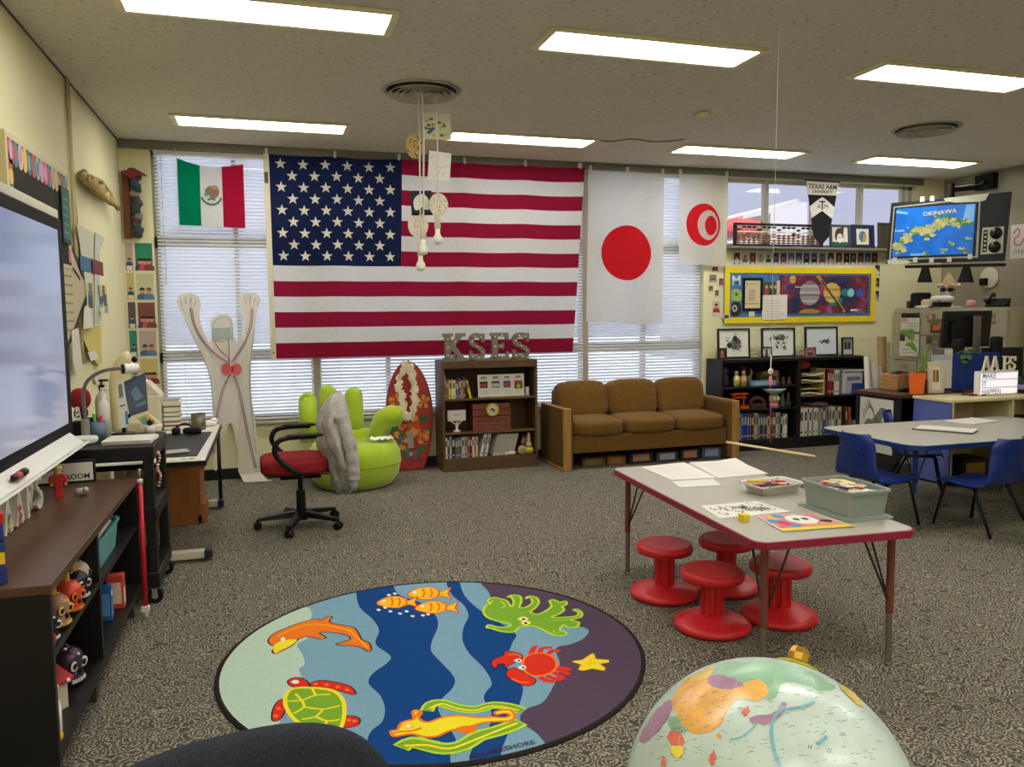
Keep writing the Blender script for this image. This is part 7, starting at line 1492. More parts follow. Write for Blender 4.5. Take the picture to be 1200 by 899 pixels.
t = thing('desk_divider', 'dark blue fabric divider panel standing on the desk', 'divider', (6.17, 5.80, DK)); q0, q1 = at_y(1094, 415, 5.79), at_y(1172, 415, 5.79)
MB().rng((q0.x, 5.785, DK + .012), (q1.x, 5.805, q0.z), bev=.006).build('panel', mat('navy divider fabric', (24, 50, 122), .9, noise=(5, .15)), t, w=True)
for x in (q0.x + .26, q1.x - .1): MB().rng((x, 5.755, DK), (x + .05, 5.835, DK + .014)).build('foot', blk2, t, w=True)
a, c = at_y(1091, 456, 5.775), at_y(1117, 409, 5.775); m = MB(wall_frame(a.x, 5.779, a.z)); W_, H_ = c.x - a.x, c.z - a.z; m.prism([(0, 0), (W_, 0), (W_, H_), (0, H_)], -.003, 0, 0); m.rect(W_ * .03, H_ * .72, W_ * .97, H_ * .86, .0006, 1); m.rect(0, H_ * .86, W_ * .6, H_, .0008, 2); m.solo('paper_pocket', [card((206, 200, 190)), card((170, 184, 190)), card((120, 100, 96))], 'grey paper pocket pinned to the blue divider', 'paper')
a, c = at_y(1092, 450, 5.72), at_y(1110.5, 424, 5.72); frame_thing('rainbow_picture', a.x, c.x, DK + .0, c.z - DK, 5.755, .032, (226, 218, 200), (206, 196, 176), 'cream framed rainbow picture leaning on the blue divider', lambda m, w, h, b_: [m.rect(-w * .62 + k * w * .248, h * .36, -w * .62 + (k + 1) * w * .248, h * .74, .001, 1 + k) for k in range(5)] and [(150, 60, 60), (206, 120, 60), (190, 180, 60), (80, 130, 70), (90, 80, 120)], .05, .02)
t = thing('pothos_plant', 'trailing green plant in a clear jar above the blue divider', 'plant', (6.20, 5.875, DK))
zt = at_y(1130, 415, 5.86).z
MB().lathe([(.0001, 0), (.04, 0), (.044, .02), (.044, zt - DK - .08), (.03, zt - DK - .03), (.028, zt - DK), (.026, zt - DK), (.026, zt - DK - .03), (.040, zt - DK - .085), (.040, .02), (.0001, .01)], n=20).build('jar', glass, t)
m = MB(); rr = random.Random(2)
for px, py, Yq, s_ in ((1128, 418, 5.775, .07), (1133, 414, 5.82, .07), (1138, 412, 5.86, .075), (1124, 416, 5.80, .06), (1142, 416, 5.83, .06), (1130, 424, 5.77, .055), (1135, 418, 5.775, .07), (1119, 417, 5.82, .05)):
    p = at_y(px, py, Yq); d = Vector((rr.uniform(-1, 1), -.5, rr.uniform(-.8, .1))).normalized(); n_ = Vector((rr.uniform(-.3, .3), -.7, .6)).cross(d).normalized(); m.add([p - d * s_ * .5, p - d * s_ * .2 + n_ * s_ * .42, p + d * s_ * .25 + n_ * s_ * .3, p + d * s_ * .65, p + d * s_ * .25 - n_ * s_ * .3, p - d * s_ * .2 - n_ * s_ * .42], [(0, 1, 2, 3), (0, 3, 4, 5)])
    m.tube([p - d * s_ * .5, (p.x * .7 + 6.20 * .3, 5.80, zt + .035), (6.20, 5.868, zt + .025), (6.20, 5.875, zt - .1)], .003, 5)
m.build('leaves', mat('pothos leaf', (76, 118, 52), .45), t, w=True)
t = thing('corn_plant', 'young plant with long stem in an orange pot on the desk corner', 'plant', (5.60, 5.80, DK))
PZ = .185; MB(TR(rz=-.72)).add([(-.055, -.055, 0), (.055, -.055, 0), (.055, .055, 0), (-.055, .055, 0), (-.068, -.068, PZ), (.068, -.068, PZ), (.068, .068, PZ), (-.068, .068, PZ), (-.06, -.06, PZ), (.06, -.06, PZ), (.06, .06, PZ), (-.06, .06, PZ), (-.06, -.06, PZ - .02), (.06, -.06, PZ - .02), (.06, .06, PZ - .02), (-.06, .06, PZ - .02)],
    [(3, 2, 1, 0), (0, 1, 5, 4), (1, 2, 6, 5), (2, 3, 7, 6), (3, 0, 4, 7), (4, 5, 9, 8), (5, 6, 10, 9), (6, 7, 11, 10), (7, 4, 8, 11), (8, 9, 13, 12), (9, 10, 14, 13), (10, 11, 15, 14), (11, 8, 12, 15)]).build('pot', mat('orange pot', (226, 100, 20), .45), t)
MB(TR(rz=-.72)).rect(-.06, -.06, .06, .06, PZ - .019).build('soil', mat('dark soil', (46, 36, 28), .95), t)
lf_m = mat('fresh leaf', (104, 140, 56), .5); m = MB()
def blade(pts, w):
    P_ = [Vector(p) for p in smooth_pts([tuple(p) for p in pts], 4, False)]; n = len(P_)
    for i in range(n - 1):
        d = (P_[i + 1] - P_[i]).normalized(); s_ = d.cross(Vector((.3, 1, .2))).normalized(); w0, w1 = w * math.sin(PI * (i / n * .85 + .15)), w * math.sin(PI * min(1, ((i + 1) / n * .85 + .15)))
        m.add([P_[i] - s_ * w0, P_[i] + s_ * w0, P_[i + 1] + s_ * w1, P_[i + 1] - s_ * w1], [(0, 1, 2, 3)], 0, True)
o = Vector((5.60, 5.80, DK + .17)); ap = lambda x, y: at_y(x, y, 5.80)
blade([o, ap(1084, 425), ap(1087, 412), ap(1091, 402)], .014); blade([o, ap(1082, 428), ap(1081, 415), ap(1082, 405)], .012); blade([o, ap(1085, 430), ap(1089, 424), ap(1091, 418)], .010)
m.tube(smooth_pts([tuple(o), tuple(ap(1079, 425)), tuple(ap(1072, 408)), tuple(ap(1067, 397)), tuple(ap(1063, 391))], 3, False), .004, 6)
blade([ap(1067, 397), ap(1062, 389), ap(1054, 391)], .030); blade([ap(1068, 398), ap(1070, 391), ap(1066, 387)], .026); blade([ap(1074, 412), ap(1068, 404), ap(1061, 404)], .022)
m.build('leaves', lf_m, t, w=True)
t = thing('wicker_basket', 'brown wicker basket with dark things inside on the desk', 'basket', (5.82, 6.16, DK))
wk = mat('wicker', (170, 128, 76), .8, noise=(60, .35), bump=(70, .6))
m = MB(); m.prism(round_rect(-.21, -.10, .21, .10, .03), 0, .01)
for k in range(9): r = .0095; m.tube([(x, y, .012 + k * .0165) for x, y in round_rect(-.21 - .002 * (k % 2), -.10, .21 + .002 * (k % 2), .10, .03, 4)], r, 6, closed=True)
m.build('weave', wk, t); m = MB(); rr = random.Random(8)
for k in range(9): m.soft((rr.uniform(-.15, .15), rr.uniform(-.05, .05), .12 + rr.uniform(0, .03)), (.12, .07, .07), 2.6, 4, k % 3)
m.build('contents', [mat('black cloth', (30, 28, 34), .9), mat('purple cloth', (70, 40, 60), .9), mat('dark red cloth', (90, 36, 34), .9)], t)
MB().soft((5.62, 5.96, DK + .02), (.14, .06, .04), 3, 5).solo('stapler', blk, 'black stapler lying on the desk in front of the basket', 'stapler')
MB().rng((5.735, 5.80, DK), (5.775, 5.86, DK + .12), 0, .004).solo('pen_block', mat('dark wood block', (70, 46, 34), .5), 'small dark wooden block beside the orange pot', 'block')
for i, (x0, y0, x1, y1, c, r) in enumerate(((1023, 457, 1022.5, 418, (222, 216, 204), .030), (1033, 457, 1031.5, 424, (222, 216, 204), .034), (1039, 452, 1038, 430, (206, 196, 170), .02), (1038, 448, 1040, 395, (160, 128, 84), .045), (1047, 452, 1048.5, 402, (196, 190, 170), .015))):
    Yr = 6.50 + .06 * (i > 2); a, c_ = at_y(x0, y0, Yr), at_y(x1, y1, Yr); m = MB(); m.cyl((a.x, Yr, 0), (c_.x, Yr + .08, c_.z), r, n=18); m.cyl((c_.x, Yr + .08, c_.z - .003), (c_.x, Yr + .08, c_.z + .001), r * .7, n=14, mi=1)
    m.solo('paper_roll', [card(c), card((120, 110, 96))], ['white paper roll standing behind the desk, leftmost', 'thicker white paper roll beside the leftmost roll', 'short cream paper roll in front of the cardboard tube', 'tall brown cardboard tube behind the desk', 'thin grey roll right of the cardboard tube'][i], 'paper roll', 'rolls behind the desk')
boxy('black_case', (6.86, 6.05, DK), (.40, .12, .38), ((18, 18, 20), (24, 24, 26), (30, 30, 32)), 'large black case behind the letters at the right picture edge', 'case', art=False)

# ---- cream shelf unit
t = thing('shelf_unit', 'cream low shelf unit with a blue side panel at the right', 'shelf unit', (6.35, 5.5, 0))
cr_m = mat('cream shelf laminate', (214, 198, 150), .5)
MB().rng((5.475, 5.29, .72), (7.25, 5.715, .744), bev=.004).build('top_panel', cr_m, t, w=True)
MB().rng((5.50, 5.30, .03), (5.52, 5.71, .72)).build('side_panel', cr_m, t, w=True); MB().rng((7.22, 5.30, .03), (7.24, 5.71, .72)).build('side_panel', cr_m, t, w=True)
MB().prism([(x, y) for x, y in round_rect(-.205, 0, .205, .70, .03)], 0, .012, M=frame((5.486, 5.505, .02), (0, 1, 0), (0, 0, 1)) @ TR(0, 0, 0)).build('blue_panel', mat('blue grey panel', (84, 96, 160), .7), t, w=True)
MB().rng((6.15, 5.30, .05), (6.175, 5.70, .72)).build('divider', cr_m, t, w=True); MB().rng((6.72, 5.30, .05), (6.745, 5.70, .72)).build('divider', cr_m, t, w=True)
for z in (.03, .37): MB().rng((5.52, 5.30, z), (7.22, 5.70, z + .019)).build('shelf', cr_m, t, w=True)
MB().rng((5.52, 5.70, .03), (7.22, 5.712, .72)).build('back_panel', cr_m, t, w=True)
boxy('game_box', (5.86, 5.47, .39), (.30, .22, .11), ((30, 26, 30), (170, 140, 60), (120, 90, 40)), 'dark game box with yellow label in the upper cream compartment', 'game box')
boxy('game_box', (6.08, 5.50, .39), (.11, .24, .09), ((36, 50, 120), (60, 80, 150), (80, 100, 160)), 'blue game box at the right of the upper cream compartment', 'game box')
boxy('game_box', (5.84, 5.48, .05), (.28, .24, .16), ((40, 34, 34), (150, 120, 50), (90, 70, 40)), 'dark game box with gold label in the lower cream compartment', 'game box')
boxy('paper_tray', (5.72, 5.333, .05), (.30, .05, .03), ((216, 212, 200), (200, 196, 186), (200, 196, 186)), 'white papers at the front of the lower cream compartment', 'papers', art=False)
boxy('game_box', (6.43, 5.48, .39), (.32, .24, .15), ((40, 40, 44), (160, 150, 130), (90, 84, 80)), 'grey game box with pale label in the right cream compartment', 'game box')
boxy('storage_tub', (6.45, 5.48, .05), (.40, .28, .22), ((30, 50, 130), (50, 76, 160), (50, 76, 160)), 'blue storage tub in the lower right cream compartment', 'tub', art=False)
t = thing('light_box', 'white letter light box reading MAKE IT HAPPEN on the cream shelf', 'light box', (6.17, 5.47, .745)); a, c = at_y(1146.5, 463, 5.46), at_y(1193.5, 434, 5.46); hw_ = (c.x - a.x) / 2; Hh = c.z - .745
MB().rng((-hw_, -.012, 0), (hw_, .045, Hh), bev=.005).build('housing', wp, t)
MB().rng((-hw_ + .014, -.0135, .014), (hw_ - .014, -.012, Hh - .014)).build('panel', mat('lit white panel', (244, 242, 250), .5, emit=.55), t)
m = MB()
for k in (1, 2): m.rng((-hw_ + .01, -.018, Hh * k / 3 - .003), (hw_ - .01, -.0125, Hh * k / 3 + .003))
m.build('rail', mat('clear rail', (206, 206, 212), .4), t)
lt = Hh / 3 * .62
for k, tx in enumerate(('HAPPEN', 'IT', 'MAKE')): m = MB(wall_frame(-hw_ + .03, -.0145, 0)); m.text(tx, lt * 1.45, TR(0, Hh / 3 * k + Hh / 3 * .17, .0005), 0, align='LEFT', sx=.92, bold=.02); m.build('word', card((146, 142, 150)), t)
for i, (ch, x0, x1) in enumerate((('A', 1149, 1161), ('A', 1160, 1171.5), ('P', 1173, 1185), ('S', 1181, 1191.5))):
    a, c = at_y(x0, 433.5, 5.49), at_y(x1, 417, 5.49); m = MB(wall_frame(a.x, 5.49 + .008 * (i % 2), .745 + Hh)); letter(m, ch, c.z - .745 - Hh, c.x - a.x, .018, Matrix(), 0, .13)
    m.solo('wooden_letter', mat('cream wooden letter', (226, 216, 186), .55), ['cream wooden letter A, leftmost on top of the light box', 'cream wooden letter A, second on top of the light box', 'cream wooden letter P on top of the light box', 'cream wooden letter S on top of the light box'][i], 'letter', 'wooden letters on the light box')
for i, (x, y, rz, c) in enumerate(((5.91, 5.55, -.5, (120, 34, 50)), (5.95, 5.525, -.45, (140, 60, 80)), (5.92, 5.485, -.3, (96, 30, 44)))): MB(Matrix.Translation((x, y, .7455)) @ TR(rz=rz)).cyl((-.04, 0, .008), (.09, 0, .008), .008, n=8).cyl((.09, 0, .008), (.11, 0, .008), .008, .002, n=8, mi=1).solo('marker_pen', [paint(c), blk], '%s marker lying left of the light box on the cream shelf' % ['maroon', 'pink red', 'dark red'][i], 'pen', 'markers on the cream shelf')
t = thing('dark_mug', 'dark mug with purple band at the right picture edge on the cream shelf', 'mug', (6.53, 5.52, .745)); MB().lathe([(.0001, 0), (.05, 0), (.062, .04), (.06, .15), (.054, .15), (.05, .02), (.0001, .02)], n=24).build('cup', blk, t); MB().lathe([(.0625, .035), (.0645, .045), (.0635, .075), (.061, .08)], n=24).build('band', mat('purple band', (150, 130, 200), .4), t)
# on the blue table
m = MB(Matrix.Translation((4.83, 4.72, .6006)) @ TR(rz=-.98)); m.box((0, 0, .006), (.40, .22, .010), 0, .001); m.box((.01, .004, .0135), (.39, .21, .004), 1, .001); m.solo('paper_stack', [card((90, 90, 96)), mat('white paper', (232, 228, 216), .8)], 'white papers on a dark folder lying on the blue-edged table', 'papers')
MB(Matrix.Translation((5.42, 5.02, .6006)) @ TR(rz=.2)).box((0, 0, .004), (.36, .24, .008), 0, .001).solo('paper_stack', mat('white paper', (232, 228, 216), .8), 'white paper sheets at the far side of the blue-edged table', 'papers')
# ================================================================ rug
RC, RR = Vector((.666, 3.391, 0)), .91
RZ = .009
def rp(x, y): q = at_z(240 + x / 2.3077, 670 + y / 2.3077, RZ); return (q.x, q.y)
t = thing('rug', 'round sea life rug with blue bands on the grey carpet', 'rug', RC)
def rugmat(name, c): return mat('rug ' + name, c, .95, noise=(260, .12), spec=.05)
MB().lathe([(.0001, 0), (RR + .014, 0), (RR + .016, .006), (RR + .008, .011), (RR - .004, .0095), (RR - .004, RZ - .0012), (.0001, RZ - .0012)], n=96, smooth=False).build('binding', rugmat('binding', (44, 38, 36)), t)
m = MB(); LV = [RZ]
def lay(): LV[0] += .000016; return LV[0]
rim = [(RC.x + RR * math.cos(a * PI / 60), RC.y + RR * math.sin(a * PI / 60)) for a in range(120)]
m.flat(rim, lay(), 0)
def band(pts, mi):
    P_ = [rp(*p) for p in smooth_pts(pts, 5, False)]; P_ = [((x - RC.x) / RR, (y - RC.y) / RR) for x, y in P_]
    ins = [p for p in P_ if p[0] ** 2 + p[1] ** 2 < .9995]
    n0, n1 = math.atan2(ins[0][1], ins[0][0]), math.atan2(ins[-1][1], ins[-1][0])
    arc_ = []; a = n1
    while a < n0 - .03: arc_.append((math.cos(a), math.sin(a))); a += .04
    arc_.append((math.cos(n0), math.sin(n0)))
    m.flat([(RC.x + x * RR, RC.y + y * RR) for x, y in [(math.cos(n0), math.sin(n0))] + ins + arc_[:-1]][::-1], lay(), mi)
band([(270, 80), (290, 115), (276, 150), (280, 178), (250, 197), (263, 222), (270, 250), (255, 264), (262, 290), (245, 320), (232, 360), (205, 400), (195, 450), (205, 480), (190, 530)], 1)
band([(408, 50), (418, 95), (455, 130), (471, 160), (462, 196), (501, 227), (494, 246), (455, 275), (443, 302), (475, 336), (487, 372), (479, 406), (450, 431), (440, 461), (458, 500), (470, 540), (480, 600)], 2)
band([(508, 30), (525, 62), (588, 86), (625, 120), (630, 150), (615, 186), (613, 216), (640, 246), (675, 287), (669, 316), (640, 346), (632, 376), (660, 420), (680, 460), (664, 492), (670, 540)], 1)
band([(648, 20), (668, 62), (700, 90), (713, 120), (700, 150), (697, 186), (716, 222), (755, 262), (776, 302), (760, 326), (755, 346), (775, 382), (764, 430), (722, 482), (714, 520), (716, 545)], 2)
band([(688, 24), (700, 60), (722, 86), (760, 115), (838, 165), (832, 192), (815, 242), (830, 280), (860, 312), (850, 362), (832, 402), (815, 452), (803, 482), (799, 520)], 1)
band([(735, 22), (768, 56), (774, 85), (790, 112), (850, 130), (960, 140), (1034, 155), (1025, 180), (990, 196), (950, 208), (960, 250), (947, 300), (915, 352), (870, 372), (853, 402), (900, 440), (928, 476), (940, 500)], 3)
PAL = [('mint', (176, 196, 176)), ('sky', (118, 154, 172)), ('navy', (24, 66, 122)), ('plum', (82, 66, 84)), ('orange', (226, 116, 34)), ('lemon', (232, 212, 44)), ('green', (118, 162, 48)), ('red', (208, 48, 34)), ('white', (222, 222, 212)), ('black', (40, 30, 36)), ('lime', (176, 206, 56)), ('gold', (240, 180, 40)), ('text', (60, 40, 60))]
def ap_(pts, mi, edge=None, ew=.012, sm=3):
    P_ = [rp(*p) for p in (smooth_pts(pts, sm) if sm else pts)]
    if edge is not None:
        z = lay(); n = len(P_)
        for i in range(n):
            m.flat(ribbon([P_[i], P_[(i + 1) % n]], ew), z + .000002 * (i % 3), edge)
    m.flat(P_, LV[0] - .000004 if edge is not None else lay(), mi)
def line(pts, w, mi): m.flat(ribbon([rp(*p) for p in smooth_pts(pts, 3, False)], w), lay(), mi)
# dolphin
ap_([(171, 186), (186, 168), (214, 155), (252, 140), (300, 128), (316, 131), (330, 122), (345, 122), (338, 137), (380, 146), (404, 152), (417, 168), (425, 184), (444, 192), (451, 210), (442, 216), (424, 206), (398, 200), (370, 200), (354, 196), (376, 190), (394, 182), (384, 172), (350, 165), (310, 165), (328, 178), (312, 182), (280, 176), (255, 182), (236, 200), (214, 212), (190, 222), (182, 214), (192, 204), (178, 198)], 4, 9, .007)
ap_([(186, 200), (212, 186), (248, 184), (236, 198), (212, 210), (190, 220)], 5); ap_([(206, 180), (216, 178), (216, 187), (207, 188)], 8, None); line([(196, 176), (240, 154), (300, 142), (380, 156), (410, 176), (440, 206)], .007, 11)
# turtle
ap_([(224, 296), (240, 287), (262, 288), (280, 300), (282, 312), (262, 316), (240, 312), (228, 306)], 7, 9, .006); ap_([(283, 306), (310, 294), (360, 300), (396, 312), (409, 330), (396, 332), (360, 322), (310, 318)], 7, 9, .006); ap_([(215, 346), (196, 352), (183, 376), (182, 402), (200, 402), (216, 380)], 7, 9, .006); ap_([(366, 395), (400, 390), (420, 400), (412, 416), (380, 422), (362, 414)], 7, 9, .006); ap_([(340, 428), (366, 424), (370, 440), (350, 444)], 7, 9, .006)
ap_([(222, 330), (240, 316), (280, 314), (330, 318), (360, 330), (376, 356), (376, 396), (364, 428), (340, 434), (290, 424), (250, 406), (226, 378), (217, 352)], 6, 5, .016)
for L_ in ([(222, 350), (262, 348), (300, 334), (340, 332)], [(300, 334), (290, 316)], [(262, 348), (268, 366), (240, 384)], [(268, 366), (320, 372), (366, 362)], [(320, 372), (300, 392), (262, 400)], [(300, 392), (330, 404), (366, 400)], [(330, 404), (322, 428)], [(262, 348), (245, 330)]): line(L_, .010, 5)
ap_([(233, 298), (246, 293), (256, 298), (246, 304)], 8); 
for x, y in ((300, 304), (330, 306), (360, 312), (385, 320), (200, 370), (192, 390), (390, 402), (405, 404), (350, 434)): ap_([(x - 5, y - 3), (x + 5, y - 2), (x + 5, y + 3), (x - 5, y + 3)], 4)
# fish group
def fish(cx, cy, s_):
    ap_([(cx - 62 * s_, cy + 4 * s_), (cx - 30 * s_, cy - 14 * s_), (cx + 10 * s_, cy - 16 * s_), (cx + 34 * s_, cy - 4 * s_), (cx + 62 * s_, cy - 16 * s_), (cx + 54 * s_, cy + 2 * s_), (cx + 64 * s_, cy + 16 * s_), (cx + 34 * s_, cy + 8 * s_), (cx + 4 * s_, cy + 18 * s_), (cx - 34 * s_, cy + 15 * s_)], 11, 7, .007)
    for k in (-18, 4, 24): line([(cx + k * s_, cy - 12 * s_), (cx + (k + 5) * s_, cy), (cx + k * s_, cy + 12 * s_)], .012, 4)
    ap_([(cx - 44 * s_, cy - 4 * s_), (cx - 36 * s_, cy - 6 * s_), (cx - 36 * s_, cy + 1 * s_), (cx - 44 * s_, cy + 1 * s_)], 8)
fish(606, 58, .95); fish(520, 82, .9); fish(626, 96, .95)
for x, y in ((470, 104), (488, 98), (502, 108), (498, 64), (514, 60), (528, 114), (562, 121), (590, 119), (604, 116), (546, 108)): ap_([(x - 6, y - 1), (x, y - 3), (x + 6, y), (x, y + 3)], 8)
# octopus
ap_([(753, 108), (760, 92), (774, 86), (764, 80), (778, 70), (800, 74), (818, 80), (828, 96), (836, 84), (828, 68), (818, 70), (830, 64), (852, 66), (856, 82), (850, 96), (864, 98), (886, 86), (880, 70), (868, 74), (876, 66), (896, 70), (904, 84), (892, 100), (880, 110), (900, 116), (920, 108), (938, 94), (932, 80), (944, 76), (960, 84), (976, 80), (978, 90), (966, 94), (972, 104), (956, 116), (936, 124), (970, 124), (1006, 120), (1010, 110), (996, 104), (1008, 102), (1020, 112), (1016, 124), (990, 130), (1000, 134), (1012, 138), (1006, 150), (984, 152), (970, 144), (960, 158), (976, 164), (974, 172), (944, 172), (916, 158), (892, 148), (870, 148), (850, 150), (836, 164), (800, 162), (776, 154), (762, 152), (768, 144), (790, 150), (820, 150), (826, 142), (790, 134), (764, 124)], 6, 10, .013, 2)
ap_([(848, 128), (862, 123), (874, 128), (862, 134)], 8, 5, .008); ap_([(856, 139), (870, 134), (880, 139), (868, 145)], 8, 5, .008); ap_([(858, 127), (866, 127), (866, 131), (858, 131)], 9); ap_([(864, 138), (872, 138), (872, 142), (864, 142)], 9)
line([(800, 80), (812, 92), (800, 100)], .008, 10); line([(780, 78), (770, 90)], .008, 10); line([(938, 132), (970, 132), (1000, 128)], .006, 10); line([(972, 160), (950, 166), (942, 158)], .006, 10)
# crab
for L_ in ([(880, 230), (890, 206), (900, 204)], [(905, 226), (912, 208), (940, 206)], [(925, 228), (940, 214), (962, 216)], [(945, 258), (970, 262), (990, 266)], [(950, 264), (975, 274), (985, 280)], [(942, 272), (962, 284), (970, 292)], [(925, 282), (945, 290), (965, 294)], [(905, 286), (925, 296), (945, 298)]): line(L_, .026, 7)
ap_([(858, 226), (836, 218), (812, 216), (806, 228), (780, 238), (775, 252), (786, 262), (796, 250), (812, 252), (802, 262), (820, 256), (840, 246), (856, 240)], 7, 9, .005); ap_([(862, 272), (838, 260), (818, 268), (816, 284), (836, 296), (858, 308), (884, 308), (896, 294), (880, 284)], 7, 9, .005)
ap_([(860, 250), (866, 232), (890, 222), (920, 222), (944, 234), (952, 250), (944, 268), (920, 280), (890, 282), (868, 272)], 7, 4, .012)
line([(822, 226), (842, 224), (856, 232)], .012, 4); line([(830, 290), (852, 300), (876, 300)], .012, 4); ap_([(836, 240), (850, 236), (858, 242), (846, 246)], 8); ap_([(846, 260), (860, 254), (870, 260), (858, 266)], 8); ap_([(846, 240), (852, 239), (852, 243), (846, 243)], 9); ap_([(858, 259), (864, 258), (864, 262), (858, 262)], 9)
# starfish
ap_([(995, 244), (1022, 240), (1040, 228), (1050, 222), (1054, 232), (1056, 238), (1090, 240), (1092, 246), (1066, 250), (1082, 262), (1078, 268), (1048, 262), (1024, 268), (1012, 266), (1020, 252)], 5, 11, .008, 0)
line([(1030, 246), (1046, 250), (1060, 246)], .008, 11); line([(1040, 236), (1044, 250), (1030, 260)], .008, 11)
# seahorse and weed
line([(600, 378), (612, 360), (640, 356), (680, 368), (730, 374), (780, 362), (830, 368), (856, 378)], .056, 10); line([(600, 378), (612, 360), (640, 356), (680, 368), (730, 374), (780, 362), (830, 368), (856, 378)], .034, 6); line([(606, 372), (640, 358), (680, 370), (730, 376), (780, 364), (850, 376)], .010, 5)
line([(530, 478), (560, 462), (600, 470), (650, 480), (700, 470), (740, 446), (790, 432), (830, 418), (852, 406)], .074, 10); line([(530, 476), (560, 464), (600, 472), (650, 480), (700, 470), (740, 446), (790, 432), (830, 418), (850, 408)], .048, 6); line([(540, 472), (600, 470), (660, 480), (720, 460), (790, 432), (846, 410)], .012, 5)
ap_([(503, 432), (520, 430), (530, 412), (548, 404), (566, 400), (562, 380), (572, 376), (586, 382), (578, 396), (590, 406), (608, 408), (640, 396), (690, 390), (740, 396), (780, 394), (800, 396), (820, 394), (824, 386), (806, 384), (790, 388), (784, 382), (800, 376), (826, 376), (838, 390), (828, 404), (800, 406), (760, 408), (730, 416), (700, 424), (660, 432), (630, 446), (596, 448), (560, 440), (530, 444), (510, 446)], 5, 4, .012)
ap_([(676, 428), (700, 418), (736, 422), (728, 436), (700, 438)], 4); ap_([(536, 414), (556, 412), (566, 420), (548, 428)], 11); ap_([(544, 416), (556, 415), (556, 422), (546, 422)], 8); line([(506, 440), (530, 434), (560, 432), (586, 424)], .012, 4); line([(566, 398), (574, 388), (580, 380)], .010, 4)
a, c = Vector(rp(722, 505) + (0,)), Vector(rp(890, 468) + (0,)); d = (c - a); ang = math.atan2(d.y, d.x)
m.text('\u00a9 LAKESHORE', d.length * .165, TR(a.x, a.y, lay(), rz=ang), 12, align='LEFT', sx=.98, bold=.015)
m.build('pile', [rugmat(n_, c_) for n_, c_ in PAL], t, w=True)

# ================================================================ on the red-edged table
TZ = .6008
def tq(px, z=TZ): return [at_z(700 + x / 3, 520 + y / 3, z) for x, y in px]
def tsheet(name, px, cols, label, art=None, cat='paper', z=TZ, th=.0012, curl=0.):
    q = tq(px, z); o = q[3]
    def B2(u, v): return (q[3] * (1 - u) + q[2] * u) * (1 - v) + (q[0] * (1 - u) + q[1] * u) * v
    m = MB(); m.surf(lambda u, v: B2(u, v) + Vector((0, 0, th + curl * (max(0, u - .6) * max(0, v - .6)) * 6)), 8, 8)
    for k in range(4): p, r = q[k], q[(k + 1) % 4]; m.add([p, r, r + Vector((0, 0, th)), p + Vector((0, 0, th))], [(0, 1, 2, 3), (3, 2, 1, 0)])
    if art:
        def U(pts, mi, k=[0]): k[0] += 1; m.poly([B2(*p) + Vector((0, 0, th + .0003 + .00004 * k[0])) for p in pts], mi)
        art(U)
    return m.solo(name, [card(c) for c in cols], label, cat)
def typed(U):
    for k in range(9): U([(.12, .12 + k * .085), (.12 + .6 + .1 * math.sin(k * 2.3), .12 + k * .085), (.12 + .6 + .1 * math.sin(k * 2.3), .14 + k * .085), (.12, .14 + k * .085)], 1)
wh = (224, 220, 208)
tsheet('paper_sheet', [(152, 82), (305, 66), (418, 120), (262, 129)], (wh, (206, 202, 190)), 'white paper sheet at the far left corner of the maroon table', typed)
tsheet('paper_sheet', [(322, 66), (486, 58), (602, 106), (424, 121)], (wh, (206, 202, 190)), 'white paper sheet with one curled corner at the far end of the maroon table', typed, curl=.014)
tsheet('paper_sheet', [(262, 133), (408, 124), (436, 147), (288, 155)], ((218, 216, 206), (200, 196, 186)), 'small white paper nearest the camera at the far end of the maroon table')
def doodle(U):
    rr = random.Random(3)
    for k in range(44):
        x, y = .12 + .78 * rr.random(), .2 + .6 * rr.random(); a0 = rr.random() * 6; pts = [(x + .05 * math.cos(a0 + i * .6), y + .12 * math.sin(a0 + i * .6)) for i in range(6)]
        U(ribbon(pts, .014), 1)
tsheet('colouring_page', [(362, 219), (560, 203), (682, 240), (428, 263)], (wh, (44, 42, 44)), 'white colouring page with black swirls in the middle of the maroon table', doodle)
def mag(U):
    rr = random.Random(11); cs = [2, 3, 4, 5, 6]
    U([(.02, .1), (.98, .1), (.98, .98), (.02, .98)], 7)
    for k in range(46):
        x, y, r = rr.random() * .84 + .08, .2 + rr.random() * .7, rr.uniform(.05, .11); U([(x + r * math.cos(i * .785) * rr.uniform(.7, 1.1), y + r * 1.2 * math.sin(i * .785) * rr.uniform(.7, 1.1)) for i in range(8)], cs[k % 5])
    U([(.55 + .22 * math.cos(i * .4), .6 + .3 * math.sin(i * .4)) for i in range(16)], 0)
    for cx in (.48, .62): U([(cx + .05 * math.cos(i * .6), .62 + .08 * math.sin(i * .6)) for i in range(10)], 6)
    U([(.0, .0), (1, 0), (1, .14), (.0, .14)], 1)
tsheet('magazine', [(560, 257), (758, 246), (905, 295), (652, 312)], ((226, 220, 206), (226, 196, 40), (206, 50, 60), (230, 180, 60), (70, 140, 190), (220, 120, 150), (40, 36, 44), (214, 140, 130)), 'colourful skull magazine with a yellow edge at the front of the maroon table', mag, 'magazine', th=.004)
q = at_z(874, 612, TZ); MB(Matrix.Translation((q.x, q.y + .015, TZ)) @ TR(rz=.3)).box((0, 0, .0165), (.036, .036, .033), 0, .003).solo('counting_block', mat('yellow cube', (226, 192, 40), .5), 'small yellow cube at the edge of the maroon table', 'block')
A, Bq, Cq = tq([(697, 214), (880, 279), (1050, 263)]); uq = (Cq - Bq); vq = (A - Bq); cen = (A + Cq) / 2; ang = math.atan2(vq.y, vq.x) - PI / 2; wl, ll = uq.length * .46, vq.length * .47
